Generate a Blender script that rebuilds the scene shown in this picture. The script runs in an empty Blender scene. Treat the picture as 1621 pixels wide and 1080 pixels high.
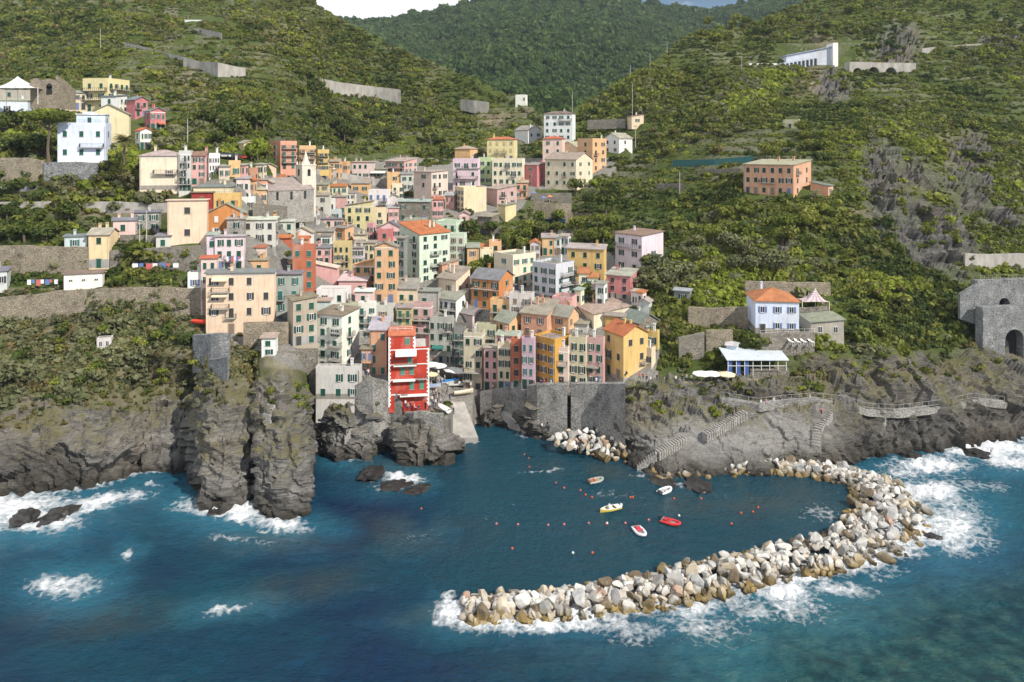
import bpy, math, random
import numpy as np
from mathutils import Vector, Matrix
random.seed(7); rng = np.random.default_rng(7)
SC = bpy.context.scene; COL = SC.collection
# ------------------------------------------------------------------ camera, sky, sun, exposure
CAMH, HOR, F, CX = 65.0, 230.0, 1158.0, 810.5      # eye height (m); horizon row, focal length and centre column of a level camera
cam = bpy.data.objects.new('camera', bpy.data.cameras.new('camera')); COL.objects.link(cam); SC.camera = cam
cam.location = (0, 0, CAMH); cam.rotation_euler = (math.radians(90), 0, 0)
cam.data.sensor_width = 36; cam.data.lens = F/1621*36; cam.data.shift_y = -(540-HOR)/1621
cam.data.clip_start = 1; cam.data.clip_end = 9000
SUNV = Vector((0.62, -0.52, 0.66)).normalized()
sun = bpy.data.objects.new('sun', bpy.data.lights.new('sun', 'SUN')); COL.objects.link(sun)
sun.data.energy = 4.9; sun.data.angle = math.radians(0.5); sun.data.color = (1, 0.94, 0.84)
sun.rotation_euler = SUNV.to_track_quat('Z', 'Y').to_euler(); sun.location = (200, -100, 300)
W = bpy.data.worlds.new('World'); SC.world = W; W.use_nodes = True
nt = W.node_tree; bg = nt.nodes['Background']; bg.inputs[1].default_value = 0.062
sky = nt.nodes.new('ShaderNodeTexSky'); sky.sky_type = 'NISHITA'; sky.sun_disc = False; sky.dust_density = .2; sky.ozone_density = 3.5
sky.sun_elevation = math.asin(SUNV.z); sky.sun_rotation = math.atan2(SUNV.x, SUNV.y)
tc = nt.nodes.new('ShaderNodeTexCoord'); mp = nt.nodes.new('ShaderNodeMapping'); mp.inputs['Scale'].default_value = (3.2, 3.2, 7); mp.inputs['Location'].default_value = (0.35, 0.2, 0.1)
nz = nt.nodes.new('ShaderNodeTexNoise'); nz.inputs['Scale'].default_value = 1.6; nz.inputs['Detail'].default_value = 8; nz.inputs['Roughness'].default_value = 0.58
sx = nt.nodes.new('ShaderNodeSeparateXYZ'); ma = nt.nodes.new('ShaderNodeMath'); ma.operation = 'MULTIPLY_ADD'; ma.inputs[1].default_value = -1.1
rp = nt.nodes.new('ShaderNodeValToRGB'); rp.color_ramp.elements[0].position = 0.36; rp.color_ramp.elements[1].position = 0.56
mx = nt.nodes.new('ShaderNodeMixRGB'); mx.inputs[2].default_value = (15.0, 15.4, 16.0, 1)
for a, b in ((tc.outputs['Generated'], mp.inputs[0]), (mp.outputs[0], nz.inputs[0]), (tc.outputs['Generated'], sx.inputs[0]), (sx.outputs[0], ma.inputs[0]),
             (nz.outputs[0], ma.inputs[2]), (ma.outputs[0], rp.inputs[0]), (rp.outputs[0], mx.inputs[0]), (sky.outputs[0], mx.inputs[1]), (mx.outputs[0], bg.inputs[0])):
    nt.links.new(a, b)
vs = SC.view_settings; vs.view_transform = 'Standard'; vs.look = 'None'; vs.exposure = 0.36; vs.gamma = 1; vs.use_curve_mapping = False
SC.cycles.max_bounces = 5; SC.cycles.diffuse_bounces = 2; SC.cycles.glossy_bounces = 2; SC.cycles.transmission_bounces = 2; SC.cycles.volume_bounces = 0
SC.cycles.use_denoising = True
SC.cycles.use_adaptive_sampling = True; SC.cycles.adaptive_threshold = 0.02
# ------------------------------------------------------------------ helpers
def tag(o, label=None, cat=None, group=None, kind=None):
    if cat and not kind: kind = 'thing'
    for k, v in (('label', label), ('category', cat), ('group', group), ('kind', kind)):
        if v: o[k] = v
    return o
def link(name, data, parent=None, loc=None, rz=None, scale=None, color=None):
    o = bpy.data.objects.new(name, data); COL.objects.link(o)
    if parent: o.parent = parent
    if loc is not None: o.location = loc
    if rz is not None: o.rotation_euler = (0, 0, rz)
    if scale is not None: o.scale = scale
    if color is not None: o.color = (*color[:3], 1)
    return o
def empty(name, loc=(0,0,0), rz=0): return link(name, None, None, loc, rz)
class MB:
    def __init__(s): s.v = []; s.f = []; s.m = []
    def quad(s, *p, m=0):
        n = len(s.v); s.v += [tuple(q) for q in p]; s.f.append(tuple(range(n, n+len(p)))); s.m.append(m)
    def box(s, x0, x1, y0, y1, z0, z1, m=0):
        n = len(s.v); s.v += [(x,y,z) for z in (z0,z1) for x,y in ((x0,y0),(x1,y0),(x1,y1),(x0,y1))]
        for f in ((3,2,1,0),(4,5,6,7),(0,1,5,4),(1,2,6,5),(2,3,7,6),(3,0,4,7)): s.f.append(tuple(n+i for i in f)); s.m.append(m)
    def prism(s, base, top, m=0):           # two matching rings (base counter-clockwise from above)
        n = len(s.v); k = len(base); s.v += [tuple(q) for q in base] + [tuple(q) for q in top]
        s.f.append(tuple(n+i for i in reversed(range(k)))); s.f.append(tuple(n+k+i for i in range(k))); s.m += [m, m]
        for i in range(k):
            j = (i+1) % k; s.f.append((n+i, n+j, n+k+j, n+k+i)); s.m.append(m)
    def tube(s, a, b, r0, r1=None, k=6, m=0):
        a = Vector(a); b = Vector(b); r1 = r0 if r1 is None else r1; d = (b-a).normalized()
        u = d.orthogonal().normalized(); w = d.cross(u)
        ring = lambda c, r: [c + (u*math.cos(6.2832*i/k) + w*math.sin(6.2832*i/k))*r for i in range(k)]
        s.prism(ring(a, r0), ring(b, r1), m)
    def bar(s, a, b, t=0.03, m=0): s.tube(a, b, t, t, 4, m)
    def mesh(s, name, mats, smooth=False):
        me = bpy.data.meshes.new(name); me.from_pydata(s.v, [], s.f)
        for x in mats: me.materials.append(x)
        me.polygons.foreach_set('material_index', s.m)
        if smooth: me.polygons.foreach_set('use_smooth', [True]*len(s.f))
        me.update(); return me
    def build(s, name, mats, parent=None, smooth=False, **k): return link(name, s.mesh(name, mats, smooth), parent, **k)
def npmesh(name, V, Fq, mats, smooth=True):
    me = bpy.data.meshes.new(name); V = np.asarray(V, np.float32); Fq = np.asarray(Fq, np.int32); k = Fq.shape[1]
    me.vertices.add(len(V)); me.vertices.foreach_set('co', V.ravel()); me.loops.add(Fq.size); me.loops.foreach_set('vertex_index', Fq.ravel())
    me.polygons.add(len(Fq)); me.polygons.foreach_set('loop_start', np.arange(0, Fq.size, k, dtype=np.int32)); 
    me.polygons.foreach_set('use_smooth', np.full(len(Fq), smooth))
    for x in mats: me.materials.append(x)
    me.update(calc_edges=True); me.validate(); return me
def attr(me, name, a):
    at = me.attributes.new(name, 'FLOAT', 'POINT'); at.data.foreach_set('value', np.asarray(a, np.float32).ravel())
PERM = rng.permutation(256); PERM = np.concatenate([PERM, PERM, PERM]); GR = rng.normal(size=(256, 3)); GR /= np.linalg.norm(GR, axis=1)[:, None]
def pn(x, y, z):
    x, y, z = np.broadcast_arrays(np.asarray(x, float), np.asarray(y, float), np.asarray(z, float))
    xi, yi, zi = (np.floor(a).astype(int) for a in (x, y, z)); xf, yf, zf = x-xi, y-yi, z-zi
    u, v, w = (t*t*t*(t*(t*6-15)+10) for t in (xf, yf, zf)); r = 0
    for i in (0, 1):
        for j in (0, 1):
            for k in (0, 1):
                g = GR[PERM[PERM[PERM[(xi+i) & 255] + ((yi+j) & 255)] + ((zi+k) & 255)]]
                d = g[..., 0]*(xf-i) + g[..., 1]*(yf-j) + g[..., 2]*(zf-k)
                r = r + d*(u if i else 1-u)*(v if j else 1-v)*(w if k else 1-w)
    return r*1.5
def fbm(x, y, z, o=4, g=0.5):
    s = 0; a = 1
    for i in range(o): s = s + a*pn(x*2**i+i*17.3, y*2**i, z*2**i); a *= g
    return s
def ridged(x, y, z, o=4):
    s = 0; a = 1
    for i in range(o): s = s + a*(1-2*np.abs(pn(x*2**i+i*9.1, y*2**i, z*2**i))); a *= 0.5
    return s*0.5
def sstep(a, b, x):
    t = np.clip((x-a)/(b-a), 0, 1); return t*t*(3-2*t)
# ------------------------------------------------------------------ materials
def mat(name, color=(.5,.5,.5), rough=.85, objcol=False, nscale=1.0, var=.25, bump=.0, bscale=None, spec=.3, stretch=(1,1,1), metal=0, col2=None):
    m = bpy.data.materials.new(name); m.use_nodes = True; t = m.node_tree; N = t.nodes; Lk = t.links.new; p = N['Principled BSDF']
    p.inputs['Roughness'].default_value = rough; p.inputs['Specular IOR Level'].default_value = spec; p.inputs['Metallic'].default_value = metal
    tc = N.new('ShaderNodeTexCoord'); mp = N.new('ShaderNodeMapping'); mp.inputs['Scale'].default_value = stretch; Lk(tc.outputs['Object'], mp.inputs[0])
    n = N.new('ShaderNodeTexNoise'); n.inputs['Scale'].default_value = nscale; n.inputs['Detail'].default_value = 5; n.inputs['Roughness'].default_value = .6; Lk(mp.outputs[0], n.inputs[0])
    r = N.new('ShaderNodeMapRange'); r.inputs[1].default_value = .3; r.inputs[2].default_value = .7; Lk(n.outputs[0], r.inputs[0])
    if col2:
        mx = N.new('ShaderNodeMixRGB'); mx.inputs[1].default_value = (*color, 1); mx.inputs[2].default_value = (*col2, 1); Lk(r.outputs[0], mx.inputs[0]); Lk(mx.outputs[0], p.inputs[0])
    else:
        r.inputs[3].default_value = 1-var; r.inputs[4].default_value = 1+var*.45
        mul = N.new('ShaderNodeMixRGB'); mul.blend_type = 'MULTIPLY'; mul.inputs[0].default_value = 1; Lk(r.outputs[0], mul.inputs[2])
        if objcol:
            oi = N.new('ShaderNodeObjectInfo'); Lk(oi.outputs['Color'], mul.inputs[1])
        else: mul.inputs[1].default_value = (*color, 1)
        Lk(mul.outputs[0], p.inputs[0])
    if bump:
        n2 = N.new('ShaderNodeTexNoise'); n2.inputs['Scale'].default_value = bscale or nscale*6; n2.inputs['Detail'].default_value = 6; Lk(mp.outputs[0], n2.inputs[0])
        b = N.new('ShaderNodeBump'); b.inputs['Strength'].default_value = bump; b.inputs['Distance'].default_value = .2; Lk(n2.outputs[0], b.inputs['Height']); Lk(b.outputs[0], p.inputs['Normal'])
    return m
def nodes(name, rough=.9, spec=.2):
    m = bpy.data.materials.new(name); m.use_nodes = True; t = m.node_tree; p = t.nodes['Principled BSDF']
    p.inputs['Roughness'].default_value = rough; p.inputs['Specular IOR Level'].default_value = spec
    return m, t.nodes, t.links.new, p
def ramp(N, stops):
    r = N.new('ShaderNodeValToRGB'); e = r.color_ramp.elements
    while len(e) < len(stops): e.new(.5)
    for i, (q, c) in enumerate(stops): e[i].position = q; e[i].color = (*c, 1)
    return r
def noise(N, Lk, vec, scale, detail=5, rough=.6):
    n = N.new('ShaderNodeTexNoise'); n.inputs['Scale'].default_value = scale; n.inputs['Detail'].default_value = detail; n.inputs['Roughness'].default_value = rough
    if vec is not None: Lk(vec, n.inputs[0])
    return n.outputs[0]
def mixc(N, Lk, f, a, b, mode='MIX'):
    x = N.new('ShaderNodeMixRGB'); x.blend_type = mode
    for i, q in ((0, f), (1, a), (2, b)):
        if isinstance(q, (int, float)): x.inputs[i].default_value = q if i == 0 else (q, q, q, 1)
        elif isinstance(q, tuple): x.inputs[i].default_value = (*q, 1)
        else: Lk(q, x.inputs[i])
    return x.outputs[0]
def math_(N, Lk, op, a, b=None, c=None):
    x = N.new('ShaderNodeMath'); x.operation = op
    for i, q in enumerate((a, b, c)):
        if q is None: continue
        if isinstance(q, (int, float)): x.inputs[i].default_value = q
        else: Lk(q, x.inputs[i])
    return x.outputs[0]
def rng_(N, Lk, v, a, b, c=0, d=1):
    r = N.new('ShaderNodeMapRange'); Lk(v, r.inputs[0])
    for i, q in enumerate((a, b, c, d)): r.inputs[i+1].default_value = q
    return r.outputs[0]
def bump(N, Lk, p, h, s, d=.3):
    b = N.new('ShaderNodeBump'); b.inputs['Strength'].default_value = s; b.inputs['Distance'].default_value = d; Lk(h, b.inputs['Height']); Lk(b.outputs[0], p.inputs['Normal'])
# plaster: the object's own colour, patchy fading and rain streaks under the eaves
M = {}
m, N, Lk, p = nodes('plaster', .92, .15); oi = N.new('ShaderNodeObjectInfo'); tc = N.new('ShaderNodeTexCoord')
mp = N.new('ShaderNodeMapping'); mp.inputs['Scale'].default_value = (1.6, 1.6, .22); Lk(tc.outputs['Object'], mp.inputs[0])
n1 = rng_(N, Lk, noise(N, Lk, tc.outputs['Object'], .35, 6), .3, .7, .86, 1.06); n2 = rng_(N, Lk, noise(N, Lk, mp.outputs[0], 1.0, 6, .7), .5, .78, 1, .66)
n3 = rng_(N, Lk, noise(N, Lk, tc.outputs['Object'], .16, 3), .52, .66)
c = mixc(N, Lk, 1.0, oi.outputs['Color'], n1, 'MULTIPLY'); c = mixc(N, Lk, 1.0, c, n2, 'MULTIPLY'); c = mixc(N, Lk, math_(N, Lk, 'MULTIPLY', n3, .34), c, (.46, .43, .38)); Lk(c, p.inputs[0])
bump(N, Lk, p, noise(N, Lk, tc.outputs['Object'], 6, 4), .25, .05); M['plaster'] = m
# roof slabs / tiles: the object's own colour in courses
m, N, Lk, p = nodes('roof_tile', .9, .2); oi = N.new('ShaderNodeObjectInfo'); tc = N.new('ShaderNodeTexCoord')
n1 = rng_(N, Lk, noise(N, Lk, tc.outputs['Object'], .5, 6), .3, .7, .72, 1.15); n2 = rng_(N, Lk, noise(N, Lk, tc.outputs['Object'], 3.0, 3), .3, .7, .82, 1.15)
wv = N.new('ShaderNodeTexWave'); wv.inputs['Scale'].default_value = 1.1; wv.inputs['Distortion'].default_value = 1.2; wv.bands_direction = 'Y'; Lk(tc.outputs['Object'], wv.inputs[0])
c = mixc(N, Lk, 1.0, oi.outputs['Color'], n1, 'MULTIPLY'); c = mixc(N, Lk, 1.0, c, n2, 'MULTIPLY'); c = mixc(N, Lk, 1.0, c, rng_(N, Lk, wv.outputs[1], 0, 1, .86, 1.05), 'MULTIPLY'); Lk(c, p.inputs[0])
bump(N, Lk, p, wv.outputs[1], .5, .08); M['roof'] = m
# rubble stone walls
def stonemat(name, c1, c2, c3, sc=1.6):
    m, N, Lk, p = nodes(name, .95, .15); tc = N.new('ShaderNodeTexCoord'); mp = N.new('ShaderNodeMapping'); mp.inputs['Scale'].default_value = (1, 1, 1.7); Lk(tc.outputs['Object'], mp.inputs[0])
    v = N.new('ShaderNodeTexVoronoi'); v.inputs['Scale'].default_value = sc; Lk(mp.outputs[0], v.inputs[0])
    v2 = N.new('ShaderNodeTexVoronoi'); v2.feature = 'DISTANCE_TO_EDGE'; v2.inputs['Scale'].default_value = sc; Lk(mp.outputs[0], v2.inputs[0])
    s = N.new('ShaderNodeSeparateColor'); Lk(v.outputs['Color'], s.inputs[0])
    c = mixc(N, Lk, s.outputs[0], c1, c2); c = mixc(N, Lk, 1.0, c, rng_(N, Lk, noise(N, Lk, tc.outputs['Object'], .45, 7, .75), .32, .68, .55, 1.35), 'MULTIPLY'); c = mixc(N, Lk, rng_(N, Lk, noise(N, Lk, tc.outputs['Object'], .3, 5), .42, .68), c, c3)
    e = rng_(N, Lk, v2.outputs['Distance'], 0, .12, .45, 1); c = mixc(N, Lk, 1.0, c, e, 'MULTIPLY'); Lk(c, p.inputs[0]); bump(N, Lk, p, e, .7, .12)
    return m
M['stone'] = stonemat('rubble_stone', (.30,.27,.23), (.19,.175,.155), (.24,.22,.18))
M['stone_warm'] = stonemat('warm_stone', (.34,.29,.22), (.22,.19,.15), (.30,.26,.19))
M['stone_grey'] = stonemat('grey_stone', (.22,.225,.23), (.30,.30,.30), (.19,.20,.20), 1.2)
M['stone_pale'] = stonemat('pale_stone', (.42,.40,.37), (.32,.30,.28), (.36,.34,.31), 2.0)
M['stone_harbour'] = stonemat('harbour_stone', (.27,.26,.24), (.19,.185,.175), (.33,.32,.30), 1.3)
M['concrete'] = mat('concrete', (.36,.34,.31), .9, nscale=.5, var=.35, bump=.3, bscale=5, stretch=(1,1,.4))
M['wood'] = mat('painted_wood', objcol=True, rough=.6, nscale=2, var=.2)
M['metal'] = mat('painted_metal', objcol=True, rough=.45, nscale=2, var=.15, spec=.5)
M['iron'] = mat('dark_iron', (.06,.06,.06), .5, nscale=3)
M['white'] = mat('white_paint', (.76,.75,.72), .7, nscale=1.2, var=.12)
M['glass'] = mat('window_glass', (.035,.042,.05), .12, nscale=1.0, var=.5, spec=.6)
M['cloth'] = mat('cloth', objcol=True, rough=.95, nscale=1.5, var=.15)
M['bark'] = mat('bark', (.14,.105,.075), .95, nscale=3, var=.4, bump=.5)
M['rubber'] = mat('rubber_tube', objcol=True, rough=.5, nscale=3, var=.12, spec=.4)
M['plastic'] = mat('plastic', objcol=True, rough=.35, nscale=3, var=.08, spec=.5)
M['skin'] = mat('skin', (.50,.31,.22), .6, nscale=3, var=.1)
M['dark'] = mat('painted_shade', (.03,.03,.032), .95)  # near-black flat colour standing in for shade inside arches and bell openings
def leafmat(name, cols, sat=1):
    m, N, Lk, p = nodes(name, .75, .25); oi = N.new('ShaderNodeObjectInfo'); ge = N.new('ShaderNodeNewGeometry')
    r = ramp(N, [(i/(len(cols)-1), c) for i, c in enumerate(cols)]); Lk(oi.outputs['Random'], r.inputs[0])
    n = rng_(N, Lk, noise(N, Lk, ge.outputs['Position'], .05, 4), .3, .7, .7, 1.3); c = mixc(N, Lk, 1.0, r.outputs[0], n, 'MULTIPLY')
    n = rng_(N, Lk, noise(N, Lk, ge.outputs['Position'], 1.2, 2), .3, .7, .7, 1.3); c = mixc(N, Lk, 1.0, c, n, 'MULTIPLY')
    Lk(c, p.inputs[0])
    tr = N.new('ShaderNodeBsdfTranslucent'); Lk(c, tr.inputs[0]); ad = N.new('ShaderNodeMixShader'); ad.inputs[0].default_value = .38
    Lk(p.outputs[0], ad.inputs[1]); Lk(tr.outputs[0], ad.inputs[2]); Lk(ad.outputs[0], N['Material Output'].inputs[0]); return m
M['leaf'] = leafmat('leaf_green', [(0.085,0.114,0.021), (0.120,0.150,0.025), (0.165,0.186,0.034), (0.201,0.210,0.042), (0.128,0.138,0.038)])
M['leaf_bright'] = leafmat('leaf_bright', [(0.171,0.216,0.025), (0.220,0.258,0.036), (0.256,0.276,0.047)])
M['leaf_olive'] = leafmat('leaf_olive', [(0.152,0.162,0.079), (0.195,0.198,0.100), (0.122,0.138,0.063)])
M['leaf_dark'] = leafmat('leaf_dark', [(0.051,0.079,0.019), (0.067,0.094,0.023), (0.091,0.118,0.027)])
M['leaf_dry'] = leafmat('leaf_dry', [(0.159,0.132,0.053), (0.207,0.168,0.074), (0.122,0.114,0.047), (0.183,0.180,0.063)])
M['leaf_far'] = leafmat('leaf_far', [(0.049,0.094,0.023), (0.067,0.115,0.027), (0.098,0.142,0.034), (0.056,0.101,0.027)])
# ------------------------------------------------------------------ the land: profiles of (row, distance) per column of sight
S = lambda y: CAMH*F/(y-HOR)                                    # distance at which sea level lies on row y
UPL = [(520,164),(495,167),(457,168),(435,175),(430,176),(391,177),(365,185),(330,190),(300,193),(292,194),(262,197),(230,212),(190,235),(150,262),(100,310),(50,380),(0,470),(-60,580)]
UPC = [(500,184),(470,196),(440,208),(400,226),(350,252),(300,290),(280,305),(250,330),(200,375),(150,410),(100,440),(60,462),(0,490),(-60,600)]
def prL(wl): s = S(wl); return [(900,s-1),(wl,s),(700,s+4),(645,s+9),(600,s+13),(560,158)] + UPL
def prF(wl): s = S(wl); return [(900,s-1),(wl,s),(705,s+4),(640,s+9),(600,s+14),(578,s+20),(560,156),(545,159)] + UPL
def prC(wl): s = S(wl); return [(900,s-1),(wl,s),(660,s+3),(627,s+4.5),(600,158.5),(590,160),(560,166),(530,175)] + UPC
RUP = [(604,168),(580,172),(540,178),(500,186),(470,196),(440,208),(400,226),(350,252),(300,284),(250,318),(200,355),(150,390),(110,400),(0,430)]
R12 = [(700,150),(650,154),(640,157),(610,160),(600,164),(575,166),(545,168),(528,170),(520,178),(470,188),(450,192),(400,205),(350,218),(305,232),(270,250),(200,290),(150,330),(100,375),(50,430),(0,500),(-60,590)]
COLS = {-170:prL(790), 60:prL(778), 150:prL(770), 200:prL(757), 222:prL(746), 304:prL(737), 311:prL(733), 321:[(900,130),(805,130.8),(735,134),(690,142),(640,148),(600,152),(578,154),(560,157)]+UPL, 338:[(900,130),(804,131),(700,135),(655,139),(620,145),(600,148),(578,151),(560,156)]+UPL, 360:prF(805), 391:prF(797), 396:prF(752), 405:prF(748), 411:prF(812), 445:prF(820), 478:[(900,128),(813,129),(740,132),(690,138),(650,146),(610,150),(580,154),(560,157)]+UPL, 466:[(900,127),(816,128.4),(700,133),(650,138),(610,146),(580,152),(560,156)]+UPL, 491:prC(718),
 505:prC(716), 530:prC(727), 590:prC(731), 628:prC(712),
 637:[(900,153),(712,156),(652,156.5),(640,158.5),(600,170),(575,178),(560,180),(530,184)]+UPC[1:],
 643:[(900,148),(731,150.2),(692,151.5),(672,153.5),(656,155),(646,157),(640,160),(600,171),(575,179),(560,182),(530,188)]+UPC[1:],
 708:[(900,148),(731,150.2),(692,151.7),(672,153.5),(655,156),(645,162),(640,167),(600,180),(575,188),(550,191),(530,193),(500,196)]+UPC[1:],
 717:[(900,158),(705,158.6),(690,161),(675,163),(640,169.5),(600,181),(575,189),(550,192),(530,194),(500,197),(470,203),(440,212)]+UPC[3:],
 748:[(900,160),(697,161.2),(675,164.5),(640,170.5),(600,181),(575,189),(550,192),(530,194),(500,197),(470,203),(440,212)]+UPC[3:],
 754:[(900,173),(662,174.2),(628,175.5),(612,179),(600,182),(575,187),(550,190),(530,193),(500,196),(470,203),(440,212)]+UPC[3:],
 790:[(900,171),(668,171.8),(623,172.5),(615,174),(590,178),(560,181),(530,184),(500,188),(470,198),(440,210),(400,230),(350,258),(300,292),(250,330),(200,372),(150,400),(100,420),(0,460)],
 832:[(900,166),(682,166.5),(616,167.5),(605,171),(580,175),(540,180),(500,186),(470,197),(440,209),(400,228),(350,254),(300,288),(250,324),(200,362),(150,395),(100,410),(0,440)],
 850:[(900,163),(692,163),(614,165)]+RUP, 955:[(900,157),(705,158.5),(640,164),(612,166)]+RUP,
 1000:[(900,150),(735,149.2),(690,153),(640,158),(606,163),(590,166),(560,170),(520,177),(500,184),(470,192),(440,204),(400,218),(350,242),(300,270),(250,302),(200,340),(150,375),(110,398),(50,420),(0,450)],
 1050:[(900,143),(757,142.9),(700,149),(650,155),(608,162),(600,165),(560,170),(520,178),(470,190),(440,200),(400,213),(350,236),(300,262),(250,294),(200,330),(150,365),(100,400),(50,430),(0,470)],
 1200:[(900,145),(747,145.5)]+R12, 1300:[(900,147),(735,149)]+R12,
 1400:[(900,154),(716,155),(640,161),(600,166),(560,170),(540,174),(500,182),(430,200),(350,220),(300,235),(250,255),(200,285),(150,325),(100,370),(50,425),(0,490),(-60,580)],
 1500:[(900,158),(705,158.5),(640,165),(600,170),(560,178),(540,184),(500,192),(430,206),(350,226),(300,241),(250,260),(200,288),(150,325),(100,370),(50,425),(0,490),(-60,580)],
 1621:[(900,163),(690,163.6),(640,172),(600,179),(570,186),(545,195),(500,203),(440,212),(400,224),(350,238),(300,253),(250,272),(200,300),(150,335),(100,375),(50,430),(0,490),(-60,580)],
 1830:[(900,163),(690,163.6),(640,172),(600,180),(570,188),(545,197),(500,205),(440,214),(400,226),(350,240),(300,255),(250,272),(200,300),(150,335),(100,375),(50,430),(0,490),(-60,580)]}
CXS = sorted(COLS); YT = np.arange(-100, 1001, 1.0)
TAB = np.stack([np.interp(YT, [q[0] for q in COLS[c]][::-1], [q[1] for q in COLS[c]][::-1]) for c in CXS])
# columns in which the profile ends before the top of the picture keep receding above it
FXS = np.arange(-170, 1831, 2.0); FT = np.stack([np.interp(FXS, CXS, TAB[:, k]) for k in range(len(YT))])      # rows x columns
def boxs(a, r):
    p_ = np.pad(a, ((0, 0), (r+1, r)), 'edge'); c_ = np.cumsum(p_, 1); return (c_[:, 2*r+1:]-c_[:, :-2*r-1])/(2*r+1)
SM = FT
for r_ in (28, 28, 18): SM = boxs(SM, r_)
S2 = boxs(boxs(FT, 5), 5)
wS = sstep(560, 490, YT)[:, None]; w2 = sstep(610, 570, YT)[:, None]; FT = FT*(1-w2)+S2*w2; FT = FT*(1-wS)+SM*wS
def Dm(x, y):
    u = np.clip((np.asarray(x, float)+170)/2, 0, len(FXS)-1.001); r = np.clip(np.asarray(y, float)+100, 0, len(YT)-1.001)
    i = u.astype(int); k = r.astype(int); a = u-i; b = r-k
    return (FT[k, i]*(1-a)+FT[k, i+1]*a)*(1-b)+(FT[k+1, i]*(1-a)+FT[k+1, i+1]*a)*b
D = lambda x, y: float(Dm(x, y))
def P3(x, y, Y): return Vector(((x-CX)*Y/F, Y, CAMH+(HOR-y)*Y/F))
def pol(x, pts): return np.interp(x, [p[0] for p in pts], [p[1] for p in pts])
SIL = [(-200,-70),(440,-70),(492,-2),(520,18),(560,40),(640,80),(700,103),(760,128),(820,152),(862,183),(885,184),(905,173),(940,152),(1000,116),(1040,93),(1069,63),(1115,46),(1161,42),(1214,27),(1268,4),(1300,-12),(1350,-70),(1900,-70)]
CLIFF = [(-200,640),(0,645),(100,640),(180,655),(260,650),(305,612),(330,600),(400,605),(440,600),(480,612),(520,630),(600,625),(640,645),(720,655),(760,600),(850,610),(960,612),(1000,618),(1050,612),(1150,610),(1230,602),(1300,566),(1400,570),(1500,566),(1560,548),(1621,560),(1850,560)]
TOWN = [(330,525),(318,400),(300,300),(330,285),(420,280),(500,262),(640,250),(720,232),(775,222),(830,250),(862,215),(910,220),(950,220),(1000,240),(950,295),(850,300),(815,340),(742,350),(738,430),(790,400),(850,405),(960,390),(1010,480),(1040,520),(1045,608),(955,618),(790,640),(742,670),(700,690),(620,650),(560,615),(500,600),(415,560)]
def inpoly(x, y, poly):
    x = np.asarray(x); y = np.asarray(y); r = np.zeros(x.shape, bool); n = len(poly)
    for i in range(n):
        (x0, y0), (x1, y1) = poly[i], poly[(i+1) % n]
        if y0 == y1: continue
        r ^= ((y0 > y) != (y1 > y)) & (x < (x1-x0)*(y-y0)/(y1-y0)+x0)
    return r
def blob(x, y, cx, cy, rx, ry, a=0):
    c, s = math.cos(a), math.sin(a); u = ((x-cx)*c+(y-cy)*s)/rx; v = (-(x-cx)*s+(y-cy)*c)/ry
    return np.clip(1.35-np.sqrt(u*u+v*v), 0, 1)
SCREE = [(1395,262,26,42,.6),(1430,310,46,62,.8),(1490,378,74,42,.9),(1460,395,60,30,.5),(1420,350,36,44,.5),(1530,255,35,55,.5),(1545,300,25,50,.4),(1420,75,40,24,0),(1320,140,26,30,.3),(1590,70,40,22,0),(1390,240,20,30,0),(1590,345,40,20,0),(1240,395,10,10,0)]
EARTH = [(440,582,60,26,0),(395,600,30,20,0),(1285,135,52,26,0),(1300,60,30,14,.5),(1410,95,30,14,0),(30,268,60,20,0),(60,300,80,16,0),(230,300,60,14,0),(180,335,120,14,0),(890,335,50,22,0),(1360,345,40,24,.2),(1600,590,40,18,.4),(780,185,40,14,0),(830,172,16,8,0),(300,130,60,20,.3),(1500,235,20,50,-.3),(250,590,60,30,0),(130,600,60,12,0),(300,565,60,20,0),(220,545,60,16,0)]
xs = np.concatenate([np.arange(-170,300,3.),np.arange(300,330,1.2),np.arange(330,388,2.),np.arange(388,414,1.1),np.arange(414,476,2.),np.arange(476,496,1.2),np.arange(496,626,2.2),np.arange(626,646,1.2),np.arange(646,702,2.2),np.arange(702,760,1.2),np.arange(760,1831,2.6)])
NR = 330
sil = pol(xs, SIL); tv = np.linspace(0, 1, NR); PX = np.repeat(xs[None], NR, 0); PY = 850+(sil[None]-850)*tv[:, None]
DD = Dm(PX, PY)
cl = pol(PX, CLIFF); nzp = fbm(PX/40, PY/40, 3.3, 4)
rock = sstep(-22, 12, PY-cl+nzp*22)
for b_ in SCREE: rock = np.maximum(rock, np.clip(blob(PX, PY, *b_)*1.5, 0, 1)*np.clip(.95+nzp*.8, 0, 1))
dry = np.zeros_like(rock)
for b_ in EARTH: dry = np.maximum(dry, blob(PX, PY, *b_)*np.clip(.85+nzp*.8, 0, 1))
dry = np.maximum(dry, np.clip((PX < 430)*(PY > 455)*(.55+nzp*.6), 0, 1)); dry = np.maximum(dry, np.clip((PY < 230)*(PX < 720)*(.10+nzp*.4)*(fbm(PX/130, PY/60, 8.8, 3) > .1), 0, 1))
town = inpoly(PX+nzp*6, PY, TOWN).astype(float)
pave = town*(PY > 250); rock = np.where(town > 0, np.where(PY > cl+10, rock, 0), rock)
harb = inpoly(PX, PY, [(560,600),(642,640),(640,655),(700,655),(716,705),(750,700),(756,600),(735,520),(680,520),(680,600)]); pave = np.maximum(pave, harb); 
rock = np.where(harb & (PX > 714), 0, rock)
V = np.stack([(PX-CX)*DD/F, DD, CAMH+(HOR-PY)*DD/F], -1)
gu = np.gradient(V, axis=1); gv = np.gradient(V, axis=0); nrm = np.cross(gu, gv); nrm /= np.linalg.norm(nrm, axis=-1)[..., None]+1e-9
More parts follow.
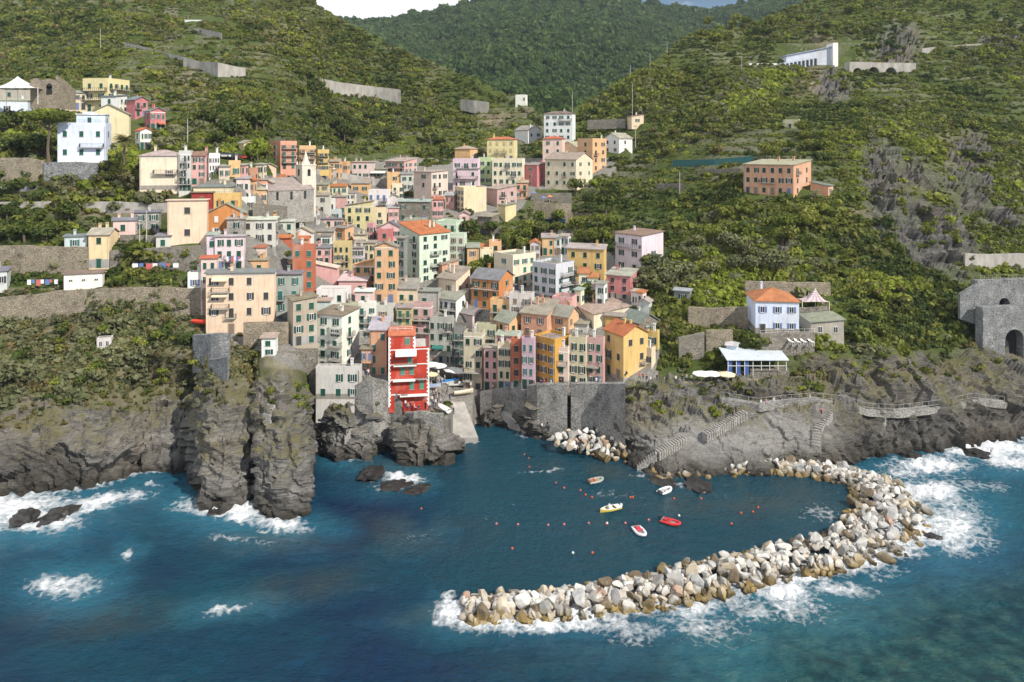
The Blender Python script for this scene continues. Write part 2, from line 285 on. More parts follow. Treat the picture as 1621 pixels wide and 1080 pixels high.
x, y, z = V[..., 0], V[..., 1], V[..., 2]
# tilted strata and broken faces on the rock, gullies and terraces on the slopes
q = z*.8+x*.35+y*.1
st = ridged(x*.05, y*.05, q*.42, 4)*.9 + fbm(x*.16, y*.16, z*.16, 4)*1.2 + ridged(x*.22+3, y*.22, z*.10, 4)*1.3
def facets(x, y, z, sc, seed):
    x, y, z = x*sc, y*sc, z*sc; xi, yi, zi = (np.floor(a).astype(int) for a in (x, y, z)); bd_ = np.full(x.shape, 9.); out = np.zeros(x.shape)
    for i in (-1, 0, 1):
        for j in (-1, 0, 1):
            for k in (-1, 0, 1):
                h = PERM[PERM[PERM[(xi+i+seed) & 255] + ((yi+j) & 255)] + ((zi+k) & 255)]; g = GR[h]; g2 = GR[(h*7+31) & 255]
                dx, dy, dz = x-(xi+i+.5+.45*g[..., 0]), y-(yi+j+.5+.45*g[..., 1]), z-(zi+k+.5+.45*g[..., 2]); d = dx*dx+dy*dy+dz*dz
                v = g2[..., 0]*dx+g2[..., 1]*dy+g2[..., 2]*dz+g2[..., 0]*.5; w = d < bd_; bd_ = np.where(w, d, bd_); out = np.where(w, v, out)
    return out
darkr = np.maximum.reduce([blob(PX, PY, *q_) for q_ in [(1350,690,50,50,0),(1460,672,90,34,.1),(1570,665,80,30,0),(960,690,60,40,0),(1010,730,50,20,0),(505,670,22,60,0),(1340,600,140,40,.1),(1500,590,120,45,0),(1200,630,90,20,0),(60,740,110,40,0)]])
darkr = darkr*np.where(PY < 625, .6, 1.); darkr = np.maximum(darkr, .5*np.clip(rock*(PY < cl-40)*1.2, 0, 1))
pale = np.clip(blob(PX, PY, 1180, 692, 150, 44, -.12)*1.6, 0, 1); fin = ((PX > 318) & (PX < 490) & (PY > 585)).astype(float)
wx_, wy_, wz_ = x+fbm(x*.13, y*.13, z*.13, 3)*4, y+fbm(x*.13+9, y*.13, z*.13, 3)*4, q+fbm(x*.13, y*.13+5, z*.13, 3)*3
blk = (facets(wx_, wy_*.8, wz_*1.2, .12, 3)*2.4*(1-.7*fin)*(1-.45*sstep(960, 1040, PX))+facets(wx_, wy_*.8, wz_*1.6, .34, 11)*.7+ridged(x*.02, y*.05, q*1.1, 3)*.55)*(1-.75*pale)
sea_fade = sstep(-6, 1, z)
cliffz = rock*(PY > cl-30)
amp = cliffz*(st*.75*(1-.7*pale)+blk+sstep(1250, 1330, PX)*(ridged(x*.035, y*.035, z*.06+5, 3)-.3)*3.2)+rock*(1-(PY > cl-30))*(fbm(x*.12, y*.12, z*.12, 4)*2.0+facets(wx_, wy_, wz_, .16, 5)*3.2+facets(wx_, wy_, wz_, .45, 7)*1.1)
far = sstep(230, 420, y)*(1-town)
amp = amp + (1-rock)*(1-town)*(fbm(x*.06, y*.06, z*.06, 4)*(.6+1.6*far)) + far*fbm(x*.012, y*.012, z*.012, 3)*7*(PY > sil+12)
amp = np.where(harb, amp*.08*(PX > 640)+amp*.35*(PX <= 640), amp); amp = np.where(town > 0, amp*.25, amp)
V = V+nrm*(amp*np.clip(.35+sea_fade, 0, 1))[..., None]
terr = sstep(215, 260, y)*(1-town)*(1-rock)*sstep(-.35, .15, fbm(x*.008+4, y*.008, 1.7, 2))
zz = V[..., 2]; h = 3.4; kq = np.floor(zz/h); fz = zz/h-kq; zt = (kq+sstep(.55, 1, fz)*.92+fz*.08)*h
V[..., 2] = zz+(zt-zz)*terr*.85
riser = terr*(fz > .66)*np.clip(.35+fbm(x*.03, y*.03, z*.02, 3)*1.6+.5*((PX < 640) & (PY < 240)), 0, 1)
# the back of the ridge
b1 = V[-1].copy(); b1[:, 1] += 25; b1[:, 2] -= 6; b2 = V[-1].copy(); b2[:, 1] += 160; b2[:, 2] -= 110
V = np.concatenate([V, b1[None], b2[None]]); pad = lambda a: np.concatenate([a, a[-1:], a[-1:]])
rock, dry, pave, riser, town, pale, darkr = map(pad, (rock, dry, pave, riser, town, pale, darkr)); PXp, PYp = pad(PX), pad(PY)
def gridfaces(nr, nc, flip=False):
    a = (np.arange(nr-1)[:, None]*nc+np.arange(nc-1)[None]).ravel(); f = np.stack([a, a+1, a+nc+1, a+nc], 1)
    return f[:, ::-1] if flip else f
LANDV = V
# land material
def nodes_noise_col(N, Lk, v, sc):
    n = N.new('ShaderNodeTexNoise'); n.inputs['Scale'].default_value = sc; n.inputs['Detail'].default_value = 4; Lk(v, n.inputs[0]); return n.outputs['Color']
m, N, Lk, p = nodes('land_surface', .95, .15); ge = N.new('ShaderNodeNewGeometry'); pos = ge.outputs['Position']
A = lambda n: (lambda a: (setattr(a, 'attribute_name', n), a.outputs['Fac'])[1])(N.new('ShaderNodeAttribute'))
n_l = noise(N, Lk, pos, .035, 5); n_m = noise(N, Lk, pos, .22, 6, .65); n_s = noise(N, Lk, pos, 1.4, 5, .65)
veg = ramp(N, [(.25,(.030,.052,.012)),(.45,(.055,.080,.018)),(.6,(.085,.105,.026)),(.78,(.14,.13,.05))]); Lk(math_(N, Lk, 'ADD', math_(N, Lk, 'MULTIPLY', n_l, .5), math_(N, Lk, 'MULTIPLY', n_s, .5)), veg.inputs[0])
def strata(sc, det=7):
    q_ = N.new('ShaderNodeMapping'); q_.inputs['Rotation'].default_value = (.25, .5, .2); q_.inputs['Scale'].default_value = sc; Lk(pos, q_.inputs[0]); return noise(N, Lk, q_.outputs[0], 1.0, det, .72), q_.outputs[0]
stn, _ = strata((.05, .05, .7)); stf, qv = strata((.16, .16, 2.6), 5)
vc = N.new('ShaderNodeTexVoronoi'); vc.feature = 'DISTANCE_TO_EDGE'; vc.inputs['Scale'].default_value = .22; qm = N.new('ShaderNodeMapping'); qm.inputs['Scale'].default_value = (1, 1, 1.6); wpn = mixc(N, Lk, .8, pos, nodes_noise_col(N, Lk, pos, .35), 'ADD'); Lk(wpn, qm.inputs[0]); Lk(qm.outputs[0], vc.inputs[0])
crk = rng_(N, Lk, vc.outputs['Distance'], 0, .05, .38, 1)
stg, _ = strata((.6, .6, 7.), 3)
rk = ramp(N, [(.34,(.035,.033,.030)),(.44,(.112,.107,.100)),(.53,(.19,.182,.170)),(.62,(.30,.288,.27)),(.72,(.48,.47,.45))]); Lk(math_(N, Lk, 'ADD', math_(N, Lk, 'MULTIPLY', stn, .30), math_(N, Lk, 'ADD', math_(N, Lk, 'ADD', math_(N, Lk, 'MULTIPLY', stf, .30), math_(N, Lk, 'MULTIPLY', stg, .26)), math_(N, Lk, 'MULTIPLY', n_m, .14))), rk.inputs[0])
rc = mixc(N, Lk, math_(N, Lk, 'MULTIPLY', rng_(N, Lk, n_l, .46, .62), .5), rk.outputs[0], mixc(N, Lk, 1.0, rk.outputs[0], (1.12, .95, .72), 'MULTIPLY'))
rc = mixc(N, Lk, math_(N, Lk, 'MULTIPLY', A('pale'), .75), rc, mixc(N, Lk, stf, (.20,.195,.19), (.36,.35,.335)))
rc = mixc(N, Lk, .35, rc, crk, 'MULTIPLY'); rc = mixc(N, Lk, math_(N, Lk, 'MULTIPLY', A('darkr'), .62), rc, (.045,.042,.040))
sz = N.new('ShaderNodeSeparateXYZ'); Lk(pos, sz.inputs[0]); nz_ = N.new('ShaderNodeSeparateXYZ'); Lk(ge.outputs['Normal'], nz_.inputs[0])
zn = math_(N, Lk, 'ADD', sz.outputs[2], math_(N, Lk, 'MULTIPLY', n_m, 6))
rc = mixc(N, Lk, rng_(N, Lk, zn, 3.4, 7.2, .86, 0), rc, (.030, .026, .020))                 # wet, weeded band along the waterline
lich = math_(N, Lk, 'MULTIPLY', math_(N, Lk, 'MULTIPLY', rng_(N, Lk, n_m, .42, .56), rng_(N, Lk, nz_.outputs[2], .12, .55)), math_(N, Lk, 'MULTIPLY', rng_(N, Lk, zn, 8, 13), rng_(N, Lk, zn, 22, 30, 1, .12)))
rc = mixc(N, Lk, math_(N, Lk, 'MULTIPLY', lich, .9), rc, (.13, .118, .055))
dc = ramp(N, [(.3,(.115,.095,.062)),(.5,(.20,.17,.115)),(.68,(.30,.265,.195))]); Lk(n_m, dc.inputs[0])
pc = ramp(N, [(.3,(.15,.145,.13)),(.7,(.29,.275,.25))]); Lk(n_s, pc.inputs[0])
sc_ = ramp(N, [(.3,(.10,.09,.065)),(.7,(.27,.25,.20))]); Lk(n_s, sc_.inputs[0])
c = mixc(N, Lk, A('dry'), veg.outputs[0], dc.outputs[0]); c = mixc(N, Lk, math_(N, Lk, 'MULTIPLY', A('riser'), .62), c, sc_.outputs[0])
c = mixc(N, Lk, A('pave'), c, pc.outputs[0]); c = mixc(N, Lk, A('rock'), c, rc); Lk(c, p.inputs[0])
bh = math_(N, Lk, 'ADD', math_(N, Lk, 'ADD', math_(N, Lk, 'MULTIPLY', stn, .8), math_(N, Lk, 'MULTIPLY', stf, .5)), math_(N, Lk, 'ADD', math_(N, Lk, 'MULTIPLY', n_s, .5), math_(N, Lk, 'MULTIPLY', stg, .35))); bump(N, Lk, p, bh, .9, .9); M['land'] = m
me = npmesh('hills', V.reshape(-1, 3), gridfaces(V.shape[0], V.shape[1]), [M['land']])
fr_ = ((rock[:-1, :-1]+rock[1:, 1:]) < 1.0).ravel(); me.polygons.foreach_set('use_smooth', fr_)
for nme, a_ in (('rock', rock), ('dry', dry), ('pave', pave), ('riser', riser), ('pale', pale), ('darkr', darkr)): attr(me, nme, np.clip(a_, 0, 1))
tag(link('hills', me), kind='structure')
# ------------------------------------------------------------------ far wooded mountain closing the valley
FRID = [(-300,60),(300,75),(490,52),(530,30),(570,33),(620,32),(690,17),(740,6),(800,-8),(880,-18),(960,-10),(1000,3),(1030,8),(1060,14),(1120,20),(1170,12),(1210,0),(1260,-18),(1400,-40),(2000,-60)]
fx = np.arange(-300, 1990, 5.); NF = 110; rid = pol(fx, FRID); tv = np.linspace(0, 1, NF); FPX = np.repeat(fx[None], NF, 0); FPY = 262+(rid[None]-262)*tv[:, None]
FD = 520+tv[:, None]**1.15*1150+0*FPX; FD = FD+120*np.sin(FPX/170.)*tv[:, None]
FV = np.stack([(FPX-CX)*FD/F, FD, CAMH+(HOR-FPY)*FD/F], -1); x, y, z = (FV[..., i] for i in range(3))
e = (tv[:, None]**.5)*np.clip((1-tv[:, None])*6, 0.12, 1); FV[..., 2] += (ridged(x*.0035, y*.0028, 2.2, 4)-.35)*95*e*(1-tv[:, None]*.55); FV[..., 1] += fbm(x*.006, z*.006, 5., 3)*60*e
b1 = FV[-1].copy(); b1[:, 1] += 250; b1[:, 2] -= 120; FV = np.concatenate([FV, b1[None]])
m, N, Lk, p = nodes('forest_floor', .95, .1); ge = N.new('ShaderNodeNewGeometry'); r = ramp(N, [(.3,(.022,.038,.014)),(.6,(.045,.062,.022)),(.8,(.08,.08,.035))]); Lk(noise(N, Lk, ge.outputs['Position'], .02, 6), r.inputs[0]); Lk(r.outputs[0], p.inputs[0]); M['forest'] = m
tag(link('mountain', npmesh('mountain', FV.reshape(-1, 3), gridfaces(*FV.shape[:2]), [m])), kind='structure')
# ------------------------------------------------------------------ the sea
ys_ = np.concatenate([[2400], S(np.array([265., 330, 420, 500, 560, 590])), S(np.arange(600, 1100, 3.2)), S(np.arange(1110, 2400, 40.))]); ys_ = ys_[::-1]
wx = np.concatenate([np.arange(-900, -60, 60.), np.arange(-60, 1690, 3.4), np.arange(1700, 2700, 60.)])
WPX = np.repeat(wx[None], len(ys_), 0); WY = np.repeat(ys_[:, None], len(wx), 1); WPY = HOR+CAMH*F/WY; WX = (WPX-CX)*WY/F
# breakwater centre line: (column, row at sea level, half width in m)
BRK = [(735, 970, 2.4), (800, 965, 2.98), (900, 958, 3.22), (1040, 938, 3.64), (1130, 916, 3.89), (1210, 899, 3.97), (1313, 878, 4.14), (1388, 850, 5.33), (1410, 814, 5.76), (1393, 778, 4.88), (1353, 757, 3.7), (1290, 748, 2.98), (1225, 743, 2.15), (1160, 744, 1.57)]
BW = [((bx-CX)*S(by)/F, S(by), w) for bx, by, w in BRK]
def brkdist(X, Y):
    best = np.full(np.shape(X), 1e9)
    for (x0, y0, w0), (x1, y1, w1) in zip(BW, BW[1:]):
        dx, dy = x1-x0, y1-y0; t = np.clip(((X-x0)*dx+(Y-y0)*dy)/(dx*dx+dy*dy), 0, 1)
        best = np.minimum(best, np.hypot(X-x0-t*dx, Y-y0-t*dy)-(w0+t*(w1-w0)))
    return best
bd = brkdist(WX, WY)
inside = inpoly(WPX+fbm(WX*.05, WY*.05, 2., 3)*60, WPY, [(690,640),(690,930),(742,960),(1040,928),(1210,890),(1310,870),(1390,840),(1385,778),(1290,748),(1160,743),(1000,740),(850,690),(800,660)])
gap = Dm(WPX, WPY)-WY                                           # how far the rock lies behind this water
shore = np.where((gap > 0) & (WPY < 860), gap, 99)
n1 = fbm(WX*.12, WY*.12, 0, 5, .6); n2 = fbm(WX*.5, WY*.5, 4, 4, .6); strk = fbm(WX*.05+WY*.03, WY*.25, 9, 4)
FO = [(-10,805,150,38,.0,1.1),(130,800,110,16,-.2,1.0),(60,822,80,26,0,1.1),(205,785,60,7,-.15,.8),(245,768,14,6,0,.7),(300,733,16,5,0,.6),(360,805,80,24,.1,1.15),(440,828,62,14,.1,.9),(340,785,30,20,0,.9),(110,927,62,22,-.05,.95),(80,925,60,26,0,.55),(205,878,14,14,.9,.6),(360,965,52,9,-.15,.62),(380,855,90,8,.1,.45),
 (545,725,26,9,0,.8),(640,757,40,10,.1,.9),(610,770,60,10,0,.5),(680,845,40,14,-.2,.35),(735,700,24,6,-.1,1.0),(775,664,34,6,.1,1.0),(830,690,30,9,0,.45),(865,745,50,4,-.1,.5),(790,812,60,20,-.3,.28),(1010,752,12,6,0,.8),(1040,758,20,5,0,.7),(1075,768,26,6,0,.6),
 (960,780,120,10,.05,.3),(1130,785,90,12,.1,.35),(1300,815,40,22,.1,.55),(700,985,24,14,0,.7),(712,945,16,16,0,.7),
 (870,990,160,12,0,.95),(1000,1000,90,34,.1,.6),(1090,960,70,26,-.25,.95),(1130,990,80,50,.3,.62),(1230,930,70,22,.15,1.05),(1180,960,60,30,.2,.75),(1330,930,80,18,.15,.7),(1270,960,90,30,.15,.6),(1400,905,60,14,-.1,.6),
 (1500,830,80,50,.1,.95),(1470,780,70,26,0,.85),(1540,850,60,34,.3,.65),(1430,745,60,16,0,.85),(1480,735,70,18,.05,1.0),(1560,705,90,20,.05,1.15),(1600,730,70,18,.0,1.0),(1500,765,90,20,.1,.55),(1560,770,80,16,.1,.4),(1620,635,25,9,-.3,1.1)]
foam = np.zeros_like(WX)
for (a1, a2, a3, a4, a5, a6) in FO: foam = np.maximum(foam, blob(WPX+n1*14, WPY+n2*5, a1, a2, a3, a4, a5)*a6)
foam = np.maximum(foam, np.where(~inside, .95*np.clip(1-(bd-.2)/3.2, 0, 1), .35*np.clip(1-bd/1.0, 0, 1)))
foam = np.maximum(foam, np.where((WPX < 500) | (WPX > 1370), .85, .42)*np.clip(1-shore/2.6, 0, 1))
foam = foam*(.62+.5*np.clip(n1+.45, 0, 1.3)) + .10*np.clip(strk, 0, 1)*(WPY < 900)*(~inside)
aer = np.zeros_like(WX)                                          # milky aerated water around the foam
for (a1, a2, a3, a4, a5, a6) in FO: aer = np.maximum(aer, blob(WPX+n1*20, WPY+n1*10, a1, a2, a3*1.5+10, a4*1.9+8, a5)*a6*(.55 if a1 < 600 or a1 > 1040 else .3))
aer = aer*(~inside)+.15*aer*inside
bed = np.maximum.reduce([blob(WPX+n1*20, WPY, *b_) for b_ in [(150,985,160,30,-.1),(480,930,160,26,-.2),(625,750,80,30,0),(665,975,50,16,-.2),(430,860,120,20,0),(1450,810,50,12,0),(1180,790,170,30,0),(950,745,90,14,.1),(640,845,120,40,0)]])*np.clip(.75+n1, 0, 1)
boul = sstep(1000, 1250, WPX+ (WPY-950)*.4)*sstep(905, 985, WPY+(WPX-1300)*.12)*.8+.28*sstep(560, 1000, WPX)*sstep(985, 1040, WPY)
wav = fbm(WX*.055+.3, WY*.10, 1.3, 3)*.5+fbm(WX*.32, WY*.45, 7.7, 3)*.13; wav = np.where(inside, wav*.35, wav)*(WY < 260)
WZ = wav+np.clip(foam-.35, 0, 1)*(.35+n2*.9)*np.where(inside, .3, 1.)+ .15*n2*np.clip(foam, 0, 1)
m, N, Lk, p = nodes('sea_water', .12, .2); ge = N.new('ShaderNodeNewGeometry'); pos = ge.outputs['Position']
w1 = noise(N, Lk, pos, .035, 4); deep = mixc(N, Lk, rng_(N, Lk, w1, .38, .62), (.0015, .022, .066), (.0018, .052, .086))
hb = mixc(N, Lk, A('inside'), deep, (.005, .052, .080)); 
bv = noise(N, Lk, pos, .42, 4, .55); bc = ramp(N, [(.36,(.006,.038,.050)),(.5,(.012,.066,.074)),(.64,(.034,.095,.085))]); Lk(bv, bc.inputs[0])
c = mixc(N, Lk, A('boul'), hb, bc.outputs[0]); c = mixc(N, Lk, math_(N, Lk, 'MULTIPLY', A('bed'), .45), c, (.055, .060, .045))
c = mixc(N, Lk, math_(N, Lk, 'MULTIPLY', A('aer'), .75), c, (.06, .30, .42))
f1 = noise(N, Lk, pos, 1.1, 9, .74); vf = N.new('ShaderNodeTexVoronoi'); vf.feature = 'DISTANCE_TO_EDGE'; vf.inputs['Scale'].default_value = .55
wp = N.new('ShaderNodeVectorMath'); wp.operation = 'ADD'; nn = N.new('ShaderNodeTexNoise'); nn.inputs['Scale'].default_value = .5; nn.inputs['Detail'].default_value = 4; Lk(pos, nn.inputs[0])
sc2 = N.new('ShaderNodeVectorMath'); sc2.operation = 'SCALE'; sc2.inputs['Scale'].default_value = 2.4; Lk(nn.outputs['Color'], sc2.inputs[0]); Lk(pos, wp.inputs[0]); Lk(sc2.outputs[0], wp.inputs[1]); Lk(wp.outputs[0], vf.inputs[0])
lace = rng_(N, Lk, vf.outputs['Distance'], 0, .30, .13, -.08)
thr = math_(N, Lk, 'ADD', math_(N, Lk, 'ADD', A('foam'), math_(N, Lk, 'MULTIPLY_ADD', f1, 1.15, -.575)), lace)
fo = rng_(N, Lk, thr, .40, .86); c = mixc(N, Lk, fo, c, (.80, .83, .86)); Lk(c, p.inputs[0])
Lk(rng_(N, Lk, fo, 0, 1, .14, .9), p.inputs['Roughness'])
b1_ = noise(N, Lk, pos, .55, 6, .62); mw = N.new('ShaderNodeMapping'); mw.inputs['Scale'].default_value = (.7, 1.5, 1); mw.inputs['Rotation'].default_value = (0, 0, .4); Lk(pos, mw.inputs[0]); b2_ = noise(N, Lk, mw.outputs[0], 1.5, 6, .68)
hh = math_(N, Lk, 'ADD', math_(N, Lk, 'MULTIPLY', b1_, 1.2), math_(N, Lk, 'ADD', math_(N, Lk, 'MULTIPLY', b2_, .8), math_(N, Lk, 'MULTIPLY', fo, .3))); bump(N, Lk, p, hh, .95, 1.0)
wm = npmesh('sea', np.stack([WX, WY, WZ], -1).reshape(-1, 3), gridfaces(*WX.shape), [m])
ins_soft = boxs(boxs(boxs(inside.astype(float), 14).T, 4), 4).T
for nme, a_ in (('foam', foam), ('aer', aer), ('bed', bed), ('boul', boul), ('inside', ins_soft)): attr(wm, nme, np.clip(a_, 0, 1.3))
tag(link('sea', wm), kind='structure')
# ------------------------------------------------------------------ houses
PAL = dict(cream=(.69,.57,.40), pale=(.70,.63,.47), lemon=(.68,.58,.34), yellow=(.62,.43,.17), gold=(.58,.38,.13), ochre=(.50,.28,.07), orange=(.55,.23,.09), peach=(.64,.40,.22), salmon=(.60,.33,.22),
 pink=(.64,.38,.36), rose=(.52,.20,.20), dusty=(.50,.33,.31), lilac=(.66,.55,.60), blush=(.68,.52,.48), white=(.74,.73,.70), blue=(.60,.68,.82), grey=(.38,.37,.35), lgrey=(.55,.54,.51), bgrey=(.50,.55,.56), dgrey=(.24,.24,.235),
 mint=(.54,.63,.50), mintg=(.40,.46,.39), lime=(.50,.60,.34), red=(.44,.05,.03), dred=(.30,.045,.04), brick=(.46,.15,.085), olive=(.52,.48,.34), ivory=(.72,.69,.60), mustard=(.52,.42,.22), mauve=(.50,.36,.38), brown=(.26,.20,.15), green=(.015,.085,.06), teal=(.035,.16,.14), dk=(.05,.055,.055), bl=(.14,.20,.38), slate=(.20,.205,.21), tile=(.30,.275,.235), terra=(.46,.165,.075), bt=(.24,.17,.13), dkgreen=(.012,.05,.035), sand=(.38,.34,.28), stone=None, stone_pale=None, stone_warm=None)
def unit(fn, name, mats):
    b = MB(); fn(b); return b.mesh(name, mats)
def _win(b):    # 1 x 1 window in the plane y = 0, looking to -y: frame, two sashes, sill and surround
    b.box(-.5,.5,-.02,.0,0,1,1); b.box(-.5,-.44,-.05,-.02,0,1,0); b.box(.44,.5,-.05,-.02,0,1,0); b.box(-.44,.44,-.05,-.02,.94,1,0); b.box(-.44,.44,-.05,-.02,0,.05,0); b.box(-.035,.035,-.045,-.02,.05,.94,0); b.box(-.60,.60,-.14,.0,-.05,0,2)
def _shut(b):   # louvred shutter, 1 x 1
    b.box(-.5,.5,-.035,0,0,1,0)
    for k in range(9): b.box(-.40,.40,-.055,-.035,.05+k*.105,.11+k*.105,0)
def _door(b): b.box(-.5,.5,-.03,0,0,1,0); b.box(-.62,-.5,-.08,0,0,1.06,1); b.box(.5,.62,-.08,0,0,1.06,1); b.box(-.5,.5,-.08,0,1,1.06,1); b.box(-.4,-.05,-.05,-.03,.1,.9,0); b.box(.05,.4,-.05,-.03,.1,.9,0)
def _balc(b):   # slab one wide, one metre deep, with a barred railing
    b.box(-.5,.5,-1,0,-.14,0,0)
    for k in range(13): b.box(-.5+k/12.-.006,-.5+k/12.+.006,-1,-.975,0,.95,1)
    for k in range(5):
        for s in (-.5, .488): b.box(s,s+.012,-1+k*.2,-.98+k*.2,0,.95,1)
    b.box(-.5,.5,-1.01,-.965,.95,1.0,1); b.box(-.5,-.48,-1,0,.95,1.0,1); b.box(.48,.5,-1,0,.95,1.0,1)
def _awn(b): b.prism([(-.5,-1,-.45),(.5,-1,-.45),(.5,0,-.05),(-.5,0,-.05)],[(-.5,-1,-.40),(.5,-1,-.40),(.5,0,0),(-.5,0,0)],0); b.box(-.5,.5,-1.01,-1,-.62,-.41,0)
def _chim(b):
    b.box(-.3,.3,-.25,.25,-1.2,.9,0); b.box(-.36,.36,-.31,.31,.9,1.0,1)
    for s in (-1, 1): b.box(s*.26-.04,s*.26+.04,-.2,.2,1.0,1.25,0)
    b.box(-.4,.4,-.34,.34,1.25,1.34,1)
def _laun(b):
    for k in range(7):
        w = (.12,.09,.14,.1,.13,.08,.12)[k]; x = -.5+k*.143; b.box(x,x+w,-.01,.01,-(.9,.6,1.1,.7,.95,.5,.8)[k],0,k % 3)
    b.box(-.5,.5,-.008,.008,0,.02,1)
UM = dict(win=unit(_win,'window',[M['white'],M['glass'],M['concrete']]), shut=unit(_shut,'shutter',[M['wood']]), door=unit(_door,'door',[M['wood'],M['concrete']]), balc=unit(_balc,'balcony',[M['concrete'],M['iron']]), awn=unit(_awn,'awning',[M['cloth']]), chim=unit(_chim,'chimney',[M['plaster'],M['roof']]))
CW = mat('white_linen',(.72,.72,.74)); CB = mat('blue_linen',(.12,.19,.42)); CR = mat('red_linen',(.48,.12,.12)); UM['laun'] = unit(_laun,'laundry',[CW,CB,CR])
RECT = []
NWIN = [0]
def window(par, face, u, z, w, h, state, col, far, z_top=None):
    # face: (origin function) places (along, out) on the wall; rotation about z
    loc, rz = face(u); o = link('window', UM['win'], par, (loc[0], loc[1], z), rz, (w, 1, h)); NWIN[0] += 1
    if state == 'none': return o
    sw = w*.5
    for s in (-1, 1):
        c = link('shutter', UM['shut'], o, color=col)
        if state == 'closed' or (state == 'half' and s < 0): c.location = (s*.25, -.052, 0); c.scale = (.5, 1, .97)
        else: c.location = (s*.76, -.012, 0); c.scale = (.5, 1, .97)
    return o
HOUSES = []
def house(xl, xm, xr, yt, yb, col, roof='g', cl=2, cr=0, label='', **o):
    R = random.Random(int(xl*7+yt*13+yb)); Y = o.get('Y') or D(xm, min(yb, 700))-o.get('near', 0.4); phi = math.atan((xm-CX)/F); wl, wr = xm-xl, xr-xm
    if wr < 2: th = phi+math.radians(o.get('rot', R.uniform(-3, 3)))
    elif wl < 2: th = phi+math.radians(90)
    else: th = phi+min(max(math.atan2(wr*1.0, wl), .22), 1.36)
    c, s = math.cos(th), math.sin(th); X0 = (xm-CX)*Y/F; tl, tr = (xl-CX)/F, (xr-CX)/F
    LL = (X0-tl*Y)/max(c+tl*s, .15) if wl >= 2 else o.get('dep', 7); LR = (tr*Y-X0)/max(s-tr*c, .12) if wr >= 2 else o.get('dep', min(max(LL*.8, 5), 9))
    LL = min(max(LL, 1.5), 40); LR = min(max(LR, 2.0), 34)
    zt = CAMH+(HOR-yt)*Y/F; zb = CAMH+(HOR-yb)*Y/F; Hh = zt-zb; ext = o.get('ext', 5.0); RECT.append((xl, xr, yt-6, yb+2, Y))
    root = empty(o.get('name', 'house'), (X0, Y, zb), -th); tag(root, label, o.get('cat', 'house'), o.get('group')); far = Y > 262
    st = col.startswith('stone'); wallm = M[col] if st else M['plaster']; cc = (.5,.5,.5) if st else PAL[col]
    cc = tuple(min(.8, q*R.uniform(.94, 1.04)) for q in cc)
    b = MB(); rh = o.get('rh', {'g':.24,'G':.26,'h':.2,'s':.14,'S':.2,'Z':.2,'f':0}[roof]*(LR if roof in 'gsh' else LL)); rh = min(rh, 3.6); ov = o.get('ov', .38)
    x0, x1, y0, y1, z0, z1 = -LL, 0., 0., LR, -ext, Hh
    b.box(x0, x1, y0, y1, z0, z1)
    rb = MB(); t_ = .22
    def slab(pts):           # four points, anticlockwise from above
        rb.prism([(p[0], p[1], p[2]+.015) for p in pts], [(p[0], p[1], p[2]+t_) for p in pts])
    yc, xc = (y0+y1)/2, (x0+x1)/2
    if roof == 'g':
        b.prism([(x0,y0,z1),(x1,y0,z1),(x1,y1,z1),(x0,y1,z1)],[(x0,yc,z1+rh),(x1,yc,z1+rh),(x1,yc+.01,z1+rh),(x0,yc+.01,z1+rh)]); k = rh/(yc-y0)
        slab([(x0-ov,y0-ov,z1-ov*k),(x1+ov,y0-ov,z1-ov*k),(x1+ov,yc,z1+rh),(x0-ov,yc,z1+rh)]); slab([(x0-ov,yc,z1+rh),(x1+ov,yc,z1+rh),(x1+ov,y1+ov,z1-ov*k),(x0-ov,y1+ov,z1-ov*k)])
    elif roof == 'G':
        b.prism([(x0,y0,z1),(x1,y0,z1),(x1,y1,z1),(x0,y1,z1)],[(xc,y0,z1+rh),(xc+.01,y0,z1+rh),(xc+.01,y1,z1+rh),(xc,y1,z1+rh)]); k = rh/(xc-x0)
        slab([(x0-ov,y0-ov,z1-ov*k),(xc,y0-ov,z1+rh),(xc,y1+ov,z1+rh),(x0-ov,y1+ov,z1-ov*k)]); slab([(xc,y0-ov,z1+rh),(x1+ov,y0-ov,z1-ov*k),(x1+ov,y1+ov,z1-ov*k),(xc,y1+ov,z1+rh)])
    elif roof == 'h':
        d_ = min(LL, LR)/2*.98
        lo = [(x0-ov,y0-ov,z1),(x1+ov,y0-ov,z1),(x1+ov,y1+ov,z1),(x0-ov,y1+ov,z1)]
        rb.prism(lo, [(p[0],p[1],z1+.16) for p in lo]); rb.prism([(p[0],p[1],z1+.16) for p in lo], [(x0+d_,y0+d_,z1+rh),(x1-d_,y0+d_,z1+rh),(x1-d_,y1-d_,z1+rh),(x0+d_,y1-d_,z1+rh)])
    elif roof in 'sSZ':
        hs = {'s':(0,0,rh,rh),'S':(rh,0,0,rh),'Z':(0,rh,rh,0)}[roof]; cs = [(x0,y0),(x1,y0),(x1,y1),(x0,y1)]
        b.prism([(p[0],p[1],z1) for p in cs], [(p[0],p[1],z1+q+.004) for p, q in zip(cs, hs)])
        co = [(x0-ov,y0-ov),(x1+ov,y0-ov),(x1+ov,y1+ov),(x0-ov,y1+ov)]; slab([(p[0],p[1],z1+q) for p, q in zip(co, hs)])
    else:
        w_ = .22; ph = o.get('par', .75)
        for q in ((x0,x1,y0,y0+w_),(x0,x1,y1-w_,y1),(x0,x0+w_,y0+w_,y1-w_),(x1-w_,x1,y0+w_,y1-w_)): b.box(*q, z1, z1+ph)
        rb.box(x0+w_+.01, x1-w_-.01, y0+w_+.01, y1-w_-.01, z1+.004, z1+.12)
    wo = b.build('wall', [wallm], root, color=cc)
    rc = PAL[o.get('rc', {'f':'tile'}.get(roof, 'tile'))]; ro = rb.build('roof', [M['roof']], root, color=tuple(q*R.uniform(.88, 1.1) for q in rc))
